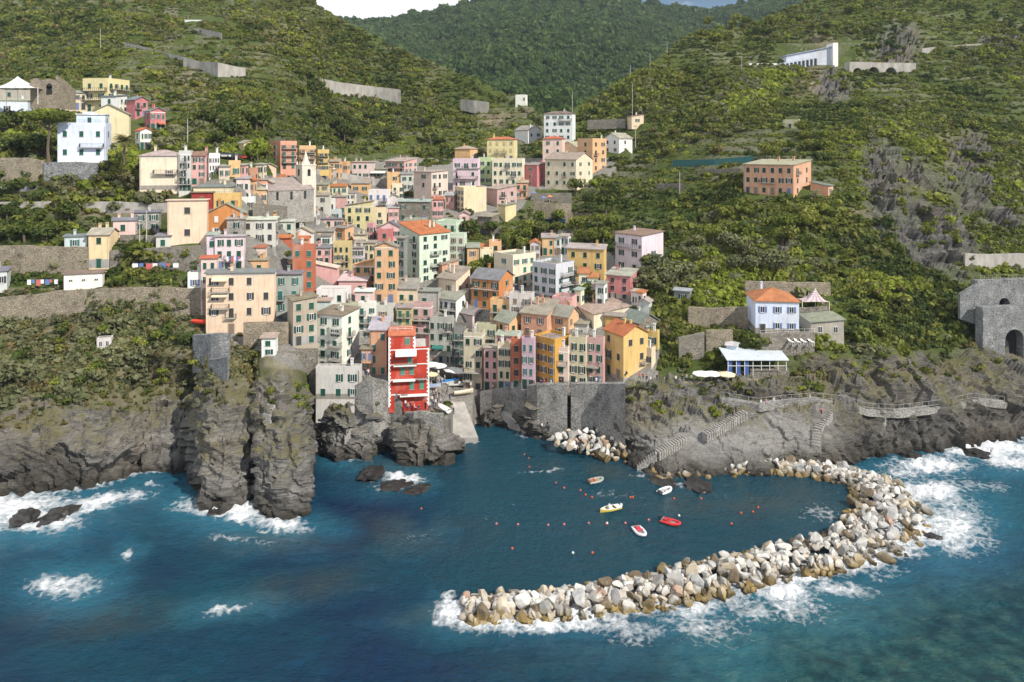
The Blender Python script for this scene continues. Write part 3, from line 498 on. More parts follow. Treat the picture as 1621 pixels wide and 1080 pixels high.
    if roof != 'f' and not o.get('plainroof') and LL > 3.5:
        for k in range(R.choice((1, 1, 2)) if Y < 300 else 1):
            link('chimney', UM['chim'], ro, (x0+LL*R.uniform(.15, .85), y0+LR*R.uniform(.3, .8), z1+rh*.8+.2), 0, (.9,.9,R.uniform(.7,1.1)), cc)
    elif roof == 'f' and not o.get('plainroof'):
        if R.random() < .6: link('chimney', UM['chim'], ro, (x0+LL*R.uniform(.2,.8), y0+LR*R.uniform(.5,.9), z1+1.0), 0, (.9,.9,.9), PAL['white'])
        if o.get('rail', R.random() < .4):
            rb2 = MB(); n = max(3, int(LL/1.2))
            for k in range(n+1): rb2.bar((x0+LL*k/n, .1, z1+o.get('par',.75)), (x0+LL*k/n, .1, z1+o.get('par',.75)+.8), .025)
            for zz_ in (.4, .8): rb2.bar((x0, .1, z1+o.get('par',.75)+zz_), (x1, .1, z1+o.get('par',.75)+zz_), .025)
            rb2.build('railing', [M['iron']], root)
    # windows: rows counted from the eaves
    rows = o.get('rows') or max(1, int(round(Hh/3.05))); sh = Hh/rows; shc = PAL[o.get('sh', R.choice(('green','green','green','green','teal','dkgreen','dk','bt')))]
    ww, wh = o.get('ww', R.uniform(.92, 1.08)), o.get('wh', min(R.uniform(1.45, 1.65), sh*.62)); wlist = []
    faces = [(cl, LL, lambda u: ((u, y0), 0.0), -LL), (cr, LR, lambda u: ((x1, u), math.pi/2), 0.0)]
    for fi, (n, L, fn, u0) in enumerate(faces):
        if n <= 0: continue
        pos = [u0+L*(i+.5+(R.uniform(-.06, .06)))/n for i in range(n)]; w2 = min(ww, L/n*.42)
        for r in range(rows):
            zz_ = Hh-sh*r-.5-wh-max(0, (sh-wh-.5)*.35)
            if zz_ < -.2: continue
            for i, u in enumerate(pos):
                key = (fi, r, i)
                if key in o.get('no', ()): continue
                if o.get('ground', True) and r == rows-1 and Hh > 5 and zz_ < 1.4 and R.random() < .55 and not far:
                    lc, rz = fn(u); lc = (lc[0], lc[1]-.035) if fi == 0 else (lc[0]+.035, lc[1]); link('door', UM['door'], root, (lc[0], lc[1], .02), rz, (1.1, 1, min(2.2, sh*.8)), PAL[R.choice(('bt','dkgreen','green','dk','bl'))]); continue
                if R.random() < o.get('skip', .06): continue
                bal = key in o.get('bal', ()) or (r < rows-1 and R.random() < o.get('balp', .09))
                h2, z2 = (wh*1.32, zz_-wh*.32) if bal else (wh, zz_)
                if bal and z2 < .2: bal = False; h2, z2 = wh, zz_
                window(root, fn, u, z2, w2, h2, R.choice(o.get('st', ('closed','closed','closed','closed','open','open','half'))), shc, far)
                if bal:
                    lc, rz = fn(u); link('balcony', UM['balc'], root, (lc[0], lc[1], z2-.02), rz, (min(w2*2.3, L/n*.95), .85, 1))
    for (fi, z_, u_, w_, d_) in o.get('balc', ()):      # long balconies: face, height fraction, centre fraction, width fraction, depth
        L, fn, u0 = faces[fi][1:]; lc, rz = fn(u0+L*u_); link('balcony', UM['balc'], root, (lc[0], lc[1], Hh*z_), rz, (L*w_, d_, 1))
    for (fi, z_, u_, w_, d_, ac) in o.get('awn', ()):
        L, fn, u0 = faces[fi][1:]; lc, rz = fn(u0+L*u_); link('awning', UM['awn'], root, (lc[0], lc[1], Hh*z_), rz, (L*w_, d_, 1.2), PAL[ac])
    if Y < 240 and Hh > 5 and R.random() < .45 and not st:
        q = MB(); pz = R.uniform(.7, 2.2); q.box(x0-.03, x1+.03, -.03, -.003, .0, pz); q.box(x1+.003, x1+.03, -.003, y1, .0, pz); q.build('plinth', [M['plaster']], root, color=R.choice(((.33,.32,.31),(.45,.42,.38),(.28,.25,.22))))
    if Y < 260 and Hh > 5 and R.random() < .35 and not st:
        q = MB(); q.box(x0-.05, x1+.05, -.06, -.004, Hh-.42, Hh-.22); q.box(x1+.004, x1+.06, -.004, y1, Hh-.42, Hh-.22); q.build('cornice', [M['white']], root)
    if Y < 235 and Hh > 5 and cl > 0 and R.random() < .6:
        q = MB(); u = x0+.25 if R.random() < .5 else -.25; q.tube((u, -.09, .1), (u, -.09, Hh-.1), .055, .055, 6); q.build('drainpipe', [M['metal']], root, color=R.choice(((.25,.16,.10),(.3,.3,.3),(.5,.47,.4))))
    if Y < 300 and LL > 4 and R.random() < .5:
        q = MB(); ax, ay = x0+LL*R.uniform(.3,.7), LR*.5; q.tube((ax,ay,z1+rh*.5),(ax,ay,z1+rh+1.9),.025,.02,4); [q.bar((ax-.45,ay,z1+rh+1.2+k*.25),(ax+.45,ay,z1+rh+1.2+k*.25),.015) for k in range(3)]; q.build('antenna', [M['iron']], ro)
    HOUSES.append((root, xl, xr, yt, yb, LL, LR, Hh)); return root
G1 = 'houses of the village'
for r in [
# upper left, above the sea terraces
(0,44,58,160,186,'blue','s',2,1,'low pale blue house under the white tent roof at the far left',dict(rc='sand',rows=1)),
(-20,48,62,141,160,'sand','s',1,0,'grey pitched roof building just below the white tent canopy',dict(rc='slate',rows=1,plainroof=1)),
(95,137,140,147,174,'cream','g',4,0,'small cream house behind the umbrella pine crown',dict(rows=2,sh='dk')),
(131,171,205,127,176,'lemon','f',2,4,'pale yellow apartment block with stacked balconies at top left',dict(balc=[(0,.66,.5,.95,1.2),(0,.36,.5,.95,1.2),(1,.72,.5,.9,1.4),(1,.45,.5,.9,1.4),(1,.2,.5,.9,1.4)],rows=3)),
(160,184,201,153,180,'white','s',1,3,'small white house with grey lean-to roof below the yellow apartment block',dict(rc='slate',rows=2)),
(200,214,234,158,186,'rose','g',0,2,'raspberry pink house, upper of the two beside the yellow apartments',dict(rows=2,rc='slate')),
(229,238,262,176,207,'rose','g',1,3,'raspberry pink house with awning, lower of the two beside the yellow apartments',dict(rows=2,rc='slate',awn=[(1,.45,.7,.5,1.2,'brick')])),
(139,204,207,181,232,'cream','G',0,0,'blank cream gabled wall house right of the blue-white villa',dict(rows=3,near=-4)),
(214,222,240,207,238,'white','g',1,3,'little white house with a red roof above the palm tree',dict(rc='terra',rows=2)),
(221,284,295,247,300,'pale','h',2,1,'off-white hip roofed house with balcony below the palm tree',dict(rows=3,rc='sand',st=('open',),balc=[(0,.48,.66,.6,1.1)],no=[(0,0,0),(0,1,0),(0,2,0),(0,2,1)])),
(283,302,306,243,302,'lgrey','f',3,0,'narrow pale grey tenement with iron balconies left of the pink row',dict(rows=5,balp=.5)),
(303,325,332,246,292,'pink','g',2,1,'pink tall house in the row behind the hip roofed house',dict(rows=4,rc='bt')),
(324,331,348,247,282,'white','f',1,4,'white long house joined to the right of the pink row house',dict(rows=3)),
(306,366,371,296,322,'cream','h',1,0,'cream house with grey hip roof above the dark red one',dict(rc='slate',rows=1,no=[(0,0,0)])),
(338,380,382,310,334,'yellow','f',2,0,'yellow annex stepping down from the cream hip roofed house',dict(rows=1,sh='green')),
(303,338,341,305,328,'dred','s',1,0,'dark red flat fronted house beneath the cream hip roofed house',dict(rows=1,rc='bt')),
(265,327,329,317,386,'cream','Z',1,0,'tall blank cream house with sloping top and one dark window',dict(rows=2,rh=0.01,sh='dk',st=('closed',),plainroof=1,ww=1.3,rc='cream')),
(328,388,390,337,373,'orange','G',2,0,'orange gabled house right of the blank cream wall',dict(rows=2,sh='white')),
(359,386,389,347,380,'stone_pale','s',1,0,'grey stone house with green window in front of the orange gable',dict(rows=2,rc='sand')),
(385,436,440,348,402,'lgrey','s',3,1,'patchy grey plaster house beside the grey stone one',dict(rows=3,rc='lgrey')),
(340,386,389,374,428,'lilac','h',3,0,'pale lilac house with grey hip roof over the long yellow house',dict(rows=3,rc='grey')),
(327,345,347,372,402,'lilac','s',1,0,'narrow lilac wing at the left of the hip roofed lilac house',dict(rows=1,rc='grey')),
(318,343,345,409,475,'blush','s',2,0,'slim pale pink house at the left end of the long yellow house',dict(rows=3,rc='terra')),
(386,420,422,392,420,'blush','s',1,0,'blank pale pink block behind the roof terrace of the yellow house',dict(rows=1,rc='brick',plainroof=1)),
(212,252,254,336,364,'stone_pale','s',2,0,'pale stone cottage with green windows beside the small pink house',dict(rows=2,rc='slate')),
(179,214,216,348,372,'blush','g',1,0,'small pink cottage with slate roof on the left terraces',dict(rows=1,rc='slate',sh='green')),
(140,173,187,371,424,'lemon','g',1,0,'narrow yellow tower house standing on the left terraces',dict(rows=3,rc='sand',sh='dkgreen',ext=1)),
(102,138,141,374,392,'bgrey','s',1,0,'blue-grey cottage with teal doors left of the yellow tower house',dict(rows=1,sh='teal',rc='slate',ext=1.5)),
(101,162,164,432,453,'white','s',3,0,'low white double garage below the yellow tower house',dict(rows=1,rc='bt',st=('none',),plainroof=1,ext=1,ground=False,ww=.8,wh=.4,dep=6)),
(247,270,274,374,392,'lgrey','s',1,0,'tiny grey hut with white door under the scree slope',dict(rows=1,rc='slate',ext=1,plainroof=1)),
(153,176,179,535,549,'lgrey','f',2,0,'tiny concrete hut alone on the scrubby left cliff',dict(rows=1,ext=1,plainroof=1,par=.1,rail=False,st=('none',),dep=3)),
(-25,11,17,429,456,'bgrey','s',2,0,'grey cottage cut by the left edge of the photo',dict(rows=1,rc='slate',ext=1)),
(297,322,326,436,457,'white','f',1,0,'small white house with pale blue door against the lilac houses',dict(rows=1,ext=2,sh='bl')),
# upper centre row along the road
(378,386,403,227,242,'lemon','g',0,2,'small yellow house alone at the edge of the road bend',dict(rows=1)),
(427,444,470,227,268,'salmon','f',1,2,'salmon apartment block with stacked balconies, leftmost of three',dict(rows=4,balc=[(1,.80,.5,.9,1.0),(1,.52,.5,.9,1.0),(1,.25,.5,.9,1.0)],near=1.5,ext=2)),
(470,474,500,234,270,'peach','f',0,2,'peach apartment block with stacked balconies, middle of three',dict(rows=4,balc=[(1,.80,.5,.9,1.0),(1,.52,.5,.9,1.0)],near=1.5,ext=2)),
(499,503,521,240,270,'yellow','f',0,2,'yellow apartment block with stacked balconies, rightmost of three',dict(rows=3,balc=[(1,.76,.5,.9,1.0),(1,.42,.5,.9,1.0)],near=1.5,ext=2)),
(557,592,594,257,284,'blush','h',4,0,'low beige hip roofed house by the upper car road',dict(rows=2,rc='sand',near=6)),
(586,612,614,268,285,'sand','s',3,0,'low shop building with a white awning on the upper road',dict(rows=1,awn=[(0,.8,.5,.9,1.6,'white')],near=6)),
(610,640,660,256,283,'pink','s',3,3,'pink house with long balconies at the end of the upper road',dict(rows=3,rc='sand',balc=[(0,.62,.5,.95,1.1),(0,.3,.5,.95,1.1)],near=6)),
(497,520,522,292,312,'lemon','g',2,0,'small lemon house right behind the church tower',dict(rows=2,near=5)),
(519,548,551,295,318,'pale','g',4,0,'cream house with a bright terracotta roof right of the church',dict(rows=2,rc='terra',near=4)),
(556,585,587,290,308,'peach','g',2,0,'peach cottage with brown roof below the upper road',dict(rows=1)),
(497,521,524,309,338,'lgrey','g',1,0,'grey gabled house at the right end of the church nave',dict(rows=2,near=3)),
(523,548,550,312,338,'pink','s',2,0,'plain pink house below the terracotta roofed cream one',dict(rows=2)),
(548,562,564,306,325,'white','s',2,0,'small white house between plain pink and white cube houses',dict(rows=2)),
(583,613,618,304,337,'white','f',3,0,'white cube house with a blue door below the upper road',dict(rows=2,sh='bl',balc=[(0,.42,.75,.4,1)],rail=True)),
(546,589,592,326,364,'lemon','Z',3,0,'lemon yellow house with three window columns above the pale rooftops',dict(rows=3,sh='dkgreen',rh=1.6,rc='tile')),
(500,541,543,347,372,'blush','h',3,0,'pale pink house with slate hip roof left of the lemon house',dict(rows=2,rc='slate')),
(511,529,531,318,336,'white','f',3,0,'white narrow house with dark windows below the grey gable',dict(rows=1,near=4)),
(500,540,542,335,348,'bgrey','f',2,0,'pale blue-grey terrace house over the slate hip roof',dict(rows=1)),
(460,481,486,335,355,'yellow','G',1,0,'yellow house with a red-brown gable roof under the church',dict(rows=2,rc='terra')),
(437,460,462,334,352,'brown','g',1,0,'brown roofed low house below the church square',dict(rows=1,rc='bt')),
(391,420,422,331,350,'gold','s',2,0,'golden ochre house left below the church facade',dict(rows=1,rc='tile')),
(420,436,439,336,356,'peach','s',1,0,'small peach house between golden and brown roofed houses',dict(rows=1)),
(378,402,404,316,332,'white','f',2,0,'white terrace house in front of the church facade',dict(rows=1)),
(457,476,479,316,332,'yellow','s',2,0,'small yellow house below the church nave',dict(rows=1,near=3)),
(474,486,490,322,336,'salmon','s',1,0,'small salmon house next to the yellow one below the nave',dict(rows=1,near=2)),
(438,465,468,351,378,'lgrey','s',2,0,'light grey plaster house in the middle of the old roofs',dict(rows=2,rc='lgrey')),
(462,494,497,368,392,'white','G',1,0,'white gabled house with broad pale roof among the old roofs',dict(rows=1,rc='sand')),
(492,528,531,366,388,'cream','g',3,0,'cream low house right of the white gabled house',dict(rows=1)),
(528,546,560,362,384,'peach','s',1,1,'peach block house with rooftop terrace under the lemon house',dict(rows=1)),
(560,580,582,372,395,'pale','s',2,0,'pale cream cottage left of the rose coloured house',dict(rows=1)),
(598,620,624,366,392,'rose','f',1,0,'rose coloured cube house below the white gable',dict(rows=2)),
(597,638,645,362,392,'blush','G',2,0,'pale pink wide gabled house with slate roof left of the mint tower',dict(rows=2,rc='slate',near=-2)),
(442,460,463,376,394,'brick','g',0,0,'low red roofed house under the light grey plaster house',dict(rows=1,rc='terra')),
(462,488,491,378,392,'salmon','g',1,0,'long low salmon roofed house behind the orange tower house',dict(rows=1,rc='terra')),
(508,523,526,374,400,'white','s',1,0,'tall white sliver house behind the pale pink small house',dict(rows=2)),
(500,523,527,393,428,'pink','s',2,0,'pink house with green shutters right of the orange tower house',dict(rows=3,rc='slate')),
(527,553,558,388,437,'mustard','f',3,0,'mustard tall house with brown-green shutters and clothes terrace',dict(rows=4,sh='dkgreen')),
(556,575,578,393,420,'lilac','s',2,0,'pale mauve house between mustard and peach houses',dict(rows=2)),
(497,533,537,425,452,'pink','S',0,0,'blank pink wall house right of the orange tower house',dict(rows=1,plainroof=1,rh=1.4,rc='blush')),
(562,594,597,385,412,'cream','s',3,0,'cream house with terrace behind the big peach house',dict(rows=2)),
(560,598,600,420,460,'peach','Z',3,0,'lower peach wing with small green shutters',dict(rows=3,rh=1.8,sh='green',rc='peach',plainroof=1)),
(592,628,631,391,480,'peach','G',2,0,'tall peach gabled house in the village centre',dict(rows=5,rh=1.2,sh='green',balp=0)),
(628,640,645,378,455,'dgrey','s',2,0,'dark shaded house squeezed between peach and mint towers',dict(rows=5)),  # shade of the narrow gap is put into the dark grey wall colour
(632,664,712,372,447,'mint','S',2,3,'tall mint green house with terracotta roof',dict(rows=6,rc='terra',rh=2.6,balc=[(1,.55,.5,.3,1),(1,.3,.5,.3,1)])),
(690,722,734,354,380,'mint','f',3,1,'pale mint block rising behind the terracotta roof',dict(rows=2)),
(711,735,739,374,424,'mint','f',2,0,'lighter mint house at the right of the mint tower',dict(rows=4)),
(680,700,726,420,442,'salmon','s',1,0,'salmon low house with balcony at the foot of the mint tower',dict(rows=1,balc=[(0,.35,.5,.95,1)])),
(463,497,500,392,474,'brick','f',2,0,'slender brick orange tower house with white framed windows',dict(rows=5,sh='teal',st=('closed',),ww=1.0,rc='slate',rail=False)),
(396,423,425,412,436,'peach','s',1,0,'peach attic house on the left roof terrace of the long yellow house',dict(rows=1,sh='green')),
(422,474,477,411,436,'lemon','s',3,0,'yellow attic house with teal door above the grey facade',dict(rows=1,rc='slate',sh='teal')),
(326,434,436,432,527,'cream','s',4,0,'long cream yellow house above the left cliff',dict(rows=4,rc='slate',sh='dk',rh=.5,ext=2,balc=[(0,.70,.22,.26,1.1),(0,.43,.22,.26,1.1)],awn=[(0,.94,.22,.24,1.2,'cream'),(0,.68,.22,.24,1.2,'cream')],no=[(0,3,0)],dep=9)),
(433,477,480,434,516,'grey','s',2,0,'grey plaster house joined to the long cream yellow house',dict(rows=4,sh='teal',rc='slate',rh=.4)),
(501,550,556,462,500,'white','f',2,1,'white house with big flat roof right of the orange tower house',dict(rows=2)),
(536,580,590,445,468,'pink','s',2,0,'low pink house below the blank pink wall',dict(rows=1,rc='blush')),
(562,590,593,462,484,'blush','s',1,0,'small pale pink house with terrace beside the tall peach house',dict(rows=1,rc='white')),
(455,464,502,477,548,'sand','s',0,2,'grey house with orange top storey overlooking the left cove',dict(rows=4,rc='brown',rh=.5,st=('open','closed'),sh='green')),
(502,522,526,477,500,'bgrey','s',0,0,'blue-grey blank wing behind the white cliff house',dict(rows=1,rc='sand',plainroof=1)),
(535,562,566,486,512,'sand','s',1,0,'beige roofed low house behind the white cliff house',dict(rows=1,rc='sand')),
(567,593,596,484,535,'white','f',2,0,'white house with little balconies behind the white cliff house',dict(rows=4,balp=.5)),
(500,541,568,501,588,'ivory','s',2,1,'white cliff house with three balconies left of the red house',dict(rows=5,rc='brown',rh=.5,balc=[(0,.70,.78,.5,1.1),(0,.45,.78,.5,1.1),(0,.2,.78,.5,1.1)],sh='green',ext=1)),
(500,570,573,586,632,'lgrey','f',3,0,'grey plastered basement house under the white cliff house',dict(rows=2,rail=True,ground=False,sh='green',near=1.6)),
(591,622,626,488,508,'lgrey','f',1,0,'pale grey walled terrace house above the grey slab roof',dict(rows=1)),
(585,612,618,523,612,'salmon','s',2,0,'salmon house with cream window frames left of the red house',dict(rows=5,rc='grey',rh=1.9,sh='teal',st=('closed',),near=-1,balp=0)),
(572,590,592,553,574,'salmon','s',2,0,'small jutting salmon annex over the alley',dict(rows=1,rc='brown',sh='bl',ext=.2,near=4,ground=False)),
(414,436,440,535,562,'white','s',1,0,'small white cottage on the cliff left of the stone arch',dict(rows=2,rc='sand',ext=2)),
(416,500,502,561,604,'stone','f',0,0,'rubble stone terrace house with dark arched opening',dict(rows=1,ext=4,rail=False,plainroof=1,rc='sand',near=2)),
# centre, behind the harbour front
(628,651,655,488,540,'mustard','s',2,0,'dim mustard house in the shaded lane above the red house',dict(rows=4,balp=.4)),
(651,682,686,486,560,'dusty','f',2,0,'dusty pink house with ochre top storey and long balconies',dict(rows=5,balc=[(0,.72,.5,.95,1.2),(0,.45,.5,.95,1.2)])),
(627,660,664,458,486,'cream','s',2,0,'cream house with broad grey roof above the shaded lane',dict(rows=1,rc='tile',rh=2.2)),
(654,694,697,462,494,'grey','s',1,0,'plain grey house with flat sloping roof above the grey facade',dict(rows=1,rc='tile')),
(693,722,744,444,474,'pale','s',1,2,'cream house with wide stone slab roof below the mint tower',dict(rows=1,rc='tile',rh=2.6)),
(690,722,742,476,505,'white','s',3,1,'white house with ribbon balcony and grey roof in the village centre',dict(rows=2,rc='tile',rh=1.8,balc=[(0,.45,.5,.98,1)])),
(679,716,719,507,577,'grey','f',3,0,'grey house with green awning behind the harbour square',dict(rows=4,sh='dkgreen',awn=[(0,.42,.4,.5,1.2,'teal')],near=3)),
(746,790,812,444,490,'orange','g',3,1,'bright orange house with dark green doors above the centre',dict(rows=3,rc='slate',balc=[(0,.66,.5,.95,1.0)])),
(782,812,848,408,462,'pale','f',1,3,'tall cream house left of the pale blue-grey apartment house',dict(rows=4,rail=True)),
(843,880,909,423,482,'bgrey','f',3,2,'pale blue-grey apartment house with green shutters and balconies',dict(rows=4,sh='green',balc=[(1,.72,.6,.7,1),(1,.46,.6,.7,1),(1,.2,.6,.7,1)])),
(898,956,960,396,447,'yellow','s',3,0,'sunny yellow house with green shutters by the central trees',dict(rows=3,rc='sand',rh=1.0,sh='dkgreen',ext=2)),
(974,1016,1050,374,434,'lilac','s',2,1,'pale pink white house with ribbon windows and blank right wall',dict(rows=3,rc='brown',rh=.6,st=('open',),sh='dkgreen',balc=[(0,.66,.5,.95,1)],no=[(1,0,0),(1,2,0)])),
(960,998,1009,438,475,'rose','s',2,1,'rose red house below the pale pink white house',dict(rows=3,rc='sand',rh=.9,sh='dk',ext=2)),
(848,872,876,480,500,'salmon','s',2,0,'low salmon house left of the pink terrace house',dict(rows=1,rc='terra')),
(874,905,914,476,500,'pink','f',2,0,'pink terrace house with dark door under the blue-grey apartments',dict(rows=1)),
(776,806,810,479,508,'peach','f',2,0,'peach house with clothes line terrace under the orange house',dict(rows=2)),
(806,842,846,470,510,'lgrey','f',2,0,'pale grey house with laundry terrace right of the peach one',dict(rows=3)),
(718,748,776,500,524,'blush','s',1,1,'blush house with roof terrace and blue water barrel',dict(rows=1,rc='tile',rh=1.6)),
(783,806,832,512,545,'peach','g',1,2,'peach house with wide grey stone roof behind the harbour row',dict(rows=2,rh=2.0)),
(825,866,884,500,535,'salmon','s',2,1,'salmon house with broad stone slab roof and porch',dict(rows=2,rc='tile',rh=2.4)),
(872,900,916,502,534,'peach','g',1,2,'peach pink house with long grey stone roof above the ochre house',dict(rows=2,rh=2.0)),
(913,940,996,498,520,'pale','s',0,0,'long blank cream wall house behind the yellow corner house',dict(rows=1,rc='sand',plainroof=1)),
(958,996,999,502,518,'gold','g',0,0,'golden gable peeping behind the slate roofed stone house',dict(rows=1,plainroof=1)),
(983,1012,1042,512,536,'stone','g',0,1,'stone house with blue-grey slate roof behind the yellow corner house',dict(rows=1,rc='slate',rh=1.8)),
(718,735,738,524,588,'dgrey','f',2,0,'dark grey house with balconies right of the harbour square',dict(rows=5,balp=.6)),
(752,785,788,519,548,'olive','f',2,0,'olive green upper house with iron balcony behind the front row',dict(rows=2,balc=[(0,.4,.5,.95,1)])),
(786,822,826,533,562,'pink','s',2,0,'pink house with green shutters just behind the front row',dict(rows=2,rc='sand',near=2)),
# the harbour front row
(734,763,768,532,622,'olive','f',2,0,'olive yellow house at the left corner of the harbour row',dict(rows=5,balc=[(0,.36,.5,.98,1.1)],sh='dkgreen',ext=.3)),
(766,788,790,552,619,'pink','s',2,0,'pink narrow house in the harbour front row',dict(rows=4,sh='dkgreen',rc='sand',st=('closed',),balp=0,ext=.3)),
(788,808,810,549,619,'cream','f',2,0,'cream narrow house between pink and red-orange fronts at the harbour',dict(rows=4,sh='dkgreen',balp=0,ext=.3)),
(809,825,827,542,618,'brick','f',1,0,'red-orange narrow house in the harbour front row',dict(rows=4,ww=1.1,sh='dk',balp=0,ext=.3)),
(826,845,847,541,617,'mauve','f',2,0,'mauve narrow house with teal shutters in the harbour front row',dict(rows=4,sh='teal',balp=0,ext=.3)),
(844,878,906,543,616,'ochre','f',3,0,'deep ochre house with roof pergola in the harbour front row',dict(rows=4,sh='dk',st=('open',),rail=True,balp=0,ext=.3)),
(879,899,902,556,613,'blush','f',1,0,'small pink house with arched cellar beside the ochre one',dict(rows=3,balc=[(0,.6,.5,.9,.9)],ext=.3)),
(900,927,930,540,612,'olive','f',2,0,'olive beige house with balconies left of the mauve corner',dict(rows=4,sh='dkgreen',balp=0,ext=.3)),
(902,930,934,514,545,'lgrey','s',1,0,'grey loggia house on top of the olive beige one',dict(rows=1,rc='tile',near=-3)),
(928,955,958,541,611,'dusty','f',2,0,'dusty pink house with white balcony left of the yellow corner house',dict(rows=4,balc=[(0,.42,.4,.7,1.3)],balp=0,ext=.3)),
(957,987,1026,532,604,'yellow','g',2,2,'golden yellow corner house with terracotta roof at the harbour',dict(rows=3,rc='terra',rh=1.9,sh='dk',balc=[(1,.34,.8,.25,1)],ext=1.2,no=[(1,1,0),(1,2,0),(1,2,1)])),
(1024,1041,1044,530,548,'yellow','f',1,0,'little yellow annex right of the golden corner house',dict(rows=1,near=2,ext=1)),
# the hill top cluster
(655,683,709,273,326,'blush','s',1,3,'tall pale yellow tenement with lilac side wall in the upper village',dict(rows=4,rc='sand',rh=.5)),
(717,757,760,254,300,'lilac','f',3,0,'lilac house with terraces behind the cream tower',dict(rows=3,near=4)),
(724,757,760,268,298,'lilac','s',2,0,'lilac house with slate porch roof in front of the taller lilac one',dict(rows=2,rc='slate',near=6,balc=[(0,.5,.5,.95,1)])),
(720,744,756,236,254,'peach','h',0,0,'square peach house with a pale hip roof on the hill',dict(rows=1,rc='sand')),
(771,814,819,221,254,'lemon','h',4,0,'tall lemon house with red hip roof, four windows wide',dict(rows=3,rc='terra',sh='mustard',near=3)),
(757,778,781,252,292,'lime','f',2,0,'lime green house between lilac and cream tenements',dict(rows=3)),
(779,827,831,254,294,'pale','f',5,0,'cream tenement with iron balconies below the lemon house',dict(rows=3,balp=.35,near=3)),
(720,734,770,300,338,'cream','f',3,0,'cream blank tower house with a dark windowed side',dict(rows=4,sh='dk',ext=6)),
(768,787,818,300,328,'dusty','s',0,2,'pink house with white balcony below the cream tenement',dict(rows=2,rc='sand')),
(788,800,817,326,345,'lemon','s',0,0,'pale yellow low house hidden among trees under the pink balcony house',dict(rows=1)),
(829,850,866,262,296,'rose','s',1,1,'rose house in shade left of the big cream house',dict(rows=3)),
(863,912,938,253,297,'pale','g',4,2,'big cream house with gabled roof on the hill shoulder',dict(rows=3,sh='green',rh=2.6,near=4)),
(880,918,938,236,256,'cream','G',0,1,'cream gabled house directly behind the big cream one',dict(rows=1,rc='sand')),
(859,890,895,220,258,'blush','h',2,0,'pink tower house with red hip roof left of the big cream house',dict(rows=3,rc='brick',near=3)),
(861,906,911,180,222,'white','h',4,0,'tall white four storey house standing highest on the hill',dict(rows=4,sh='green',rc='bt',balc=[(0,.74,.75,.45,1)],near=3)),
(815,836,858,206,222,'white','g',0,2,'white low house with shaded porch behind trees on the hill',dict(rows=1)),
(914,938,960,222,272,'peach','f',1,2,'orange peach house at the right end of the hill cluster',dict(rows=4,near=2)),
(956,980,1001,219,243,'white','G',2,1,'small white gabled house at the right edge of the hill cluster',dict(rows=2,rc='sand',ext=2)),
(993,1000,1019,184,198,'cream','s',0,1,'tiny cream house at the top right of the hill cluster',dict(rows=1,ext=2)),
(816,832,835,152,161,'white','f',3,0,'tiny lone white house on the ridge below the far mountain',dict(rows=1,plainroof=1,ext=3,rail=False)),
(630,680,684,320,352,'stone','s',3,0,'dark stone house with a slab roof below the pale yellow tenement',dict(rows=2,rc='grey')),
(757,775,778,390,402,'salmon','h',1,0,'tiny hut with orange roof under the central trees',dict(rows=1,rc='terra',ext=1)),
(756,778,790,344,362,'stone','s',0,0,'grey stone ruin right of the dark cypress tree',dict(rows=1,plainroof=1)),
(640,672,676,350,372,'pale','s',0,0,'pale pink cream attic wall above the terracotta roof of the mint tower',dict(rows=1)),
# right side
(1177,1256,1284,262,310,'salmon','s',6,2,'big salmon pink villa on the right hillside',dict(rows=3,rc='sand',rh=1.4,sh='dkgreen',near=2,ext=4,balc=[(0,.40,.48,.3,1)])),
(1283,1311,1319,295,310,'salmon','S',0,1,'low salmon outbuilding right of the big villa',dict(rows=1,rc='slate',plainroof=1,ext=2)),
(1182,1196,1265,477,528,'blue','h',0,3,'pale blue villa with orange hip roof above the right cliff',dict(rows=2,rc='terra',sh='bl',st=('open',),ext=3,near=0,rh=2.4)),
(1266,1284,1336,511,531,'sand','s',0,2,'low stone annex with straw coloured roof right of the blue villa',dict(rows=1,rc='tile',rh=.8,ext=4,st=('none',),plainroof=1)),
(1150,1166,1169,548,566,'blue','g',0,0,'small pale blue garden shed below the blue villa',dict(rows=1,rc='lgrey',ext=2,plainroof=1)),
(1067,1092,1094,462,480,'dgrey','s',1,0,'dark garden shed among shrubs left of the blue villa',dict(rows=1,rc='grey',plainroof=1,ext=2)),
(1240,1264,1266,192,205,'olive','f',1,0,'tiny ochre ruin on the right terraces above the villa',dict(rows=1,plainroof=1,ext=3)),
]: house(*r[:10], **dict(group=G1, **r[10]))

# small infill houses packed between the named ones
cov = np.zeros((700, 1100), bool)
for x0, x1, y0, y1, Y_ in RECT:
    if x0 < 1100: cov[int(max(y0, 0)):int(min(y1, 699)), int(max(x0, 0)):int(min(x1, 1099))] = True
IH = random.Random(5); INF = []
for y_ in range(284, 600, 6):
    for x_ in range(322, 1035, 7):
        w_, h_ = IH.uniform(14, 22), IH.uniform(19, 30)*(1 if y_ < 420 else 1.25); x0, x1, y0 = x_-w_/2, x_+w_/2, y_-h_
        if not inpoly(np.array([x_, x0+3, x1-3]), np.array([y_]*3), TOWN).all() or (y_ > 520 and 560 < x_ < 770) or (x_ > 735 and y_ < 395 and x_ < 870 and y_ > 335) or (x_ < 470 and y_ > 520) or (380 < x_ < 480 and y_ < 290) or (x_ > 940 and y_ < 480 and y_ > 300) or (x_ < 470 and 480 < y_) or (x_ < 340 and y_ > 380): continue
        c_ = cov[int(y0):int(y_), int(x0):int(x1)]
        if c_.mean() > .44 or cov[int(y_)-3:int(y_)+1, int(x0):int(x1)].mean() > .62: continue
        INF.append((x0, x1, y0, y_)); cov[int(y0):int(y_), int(x0):int(x1)] = True
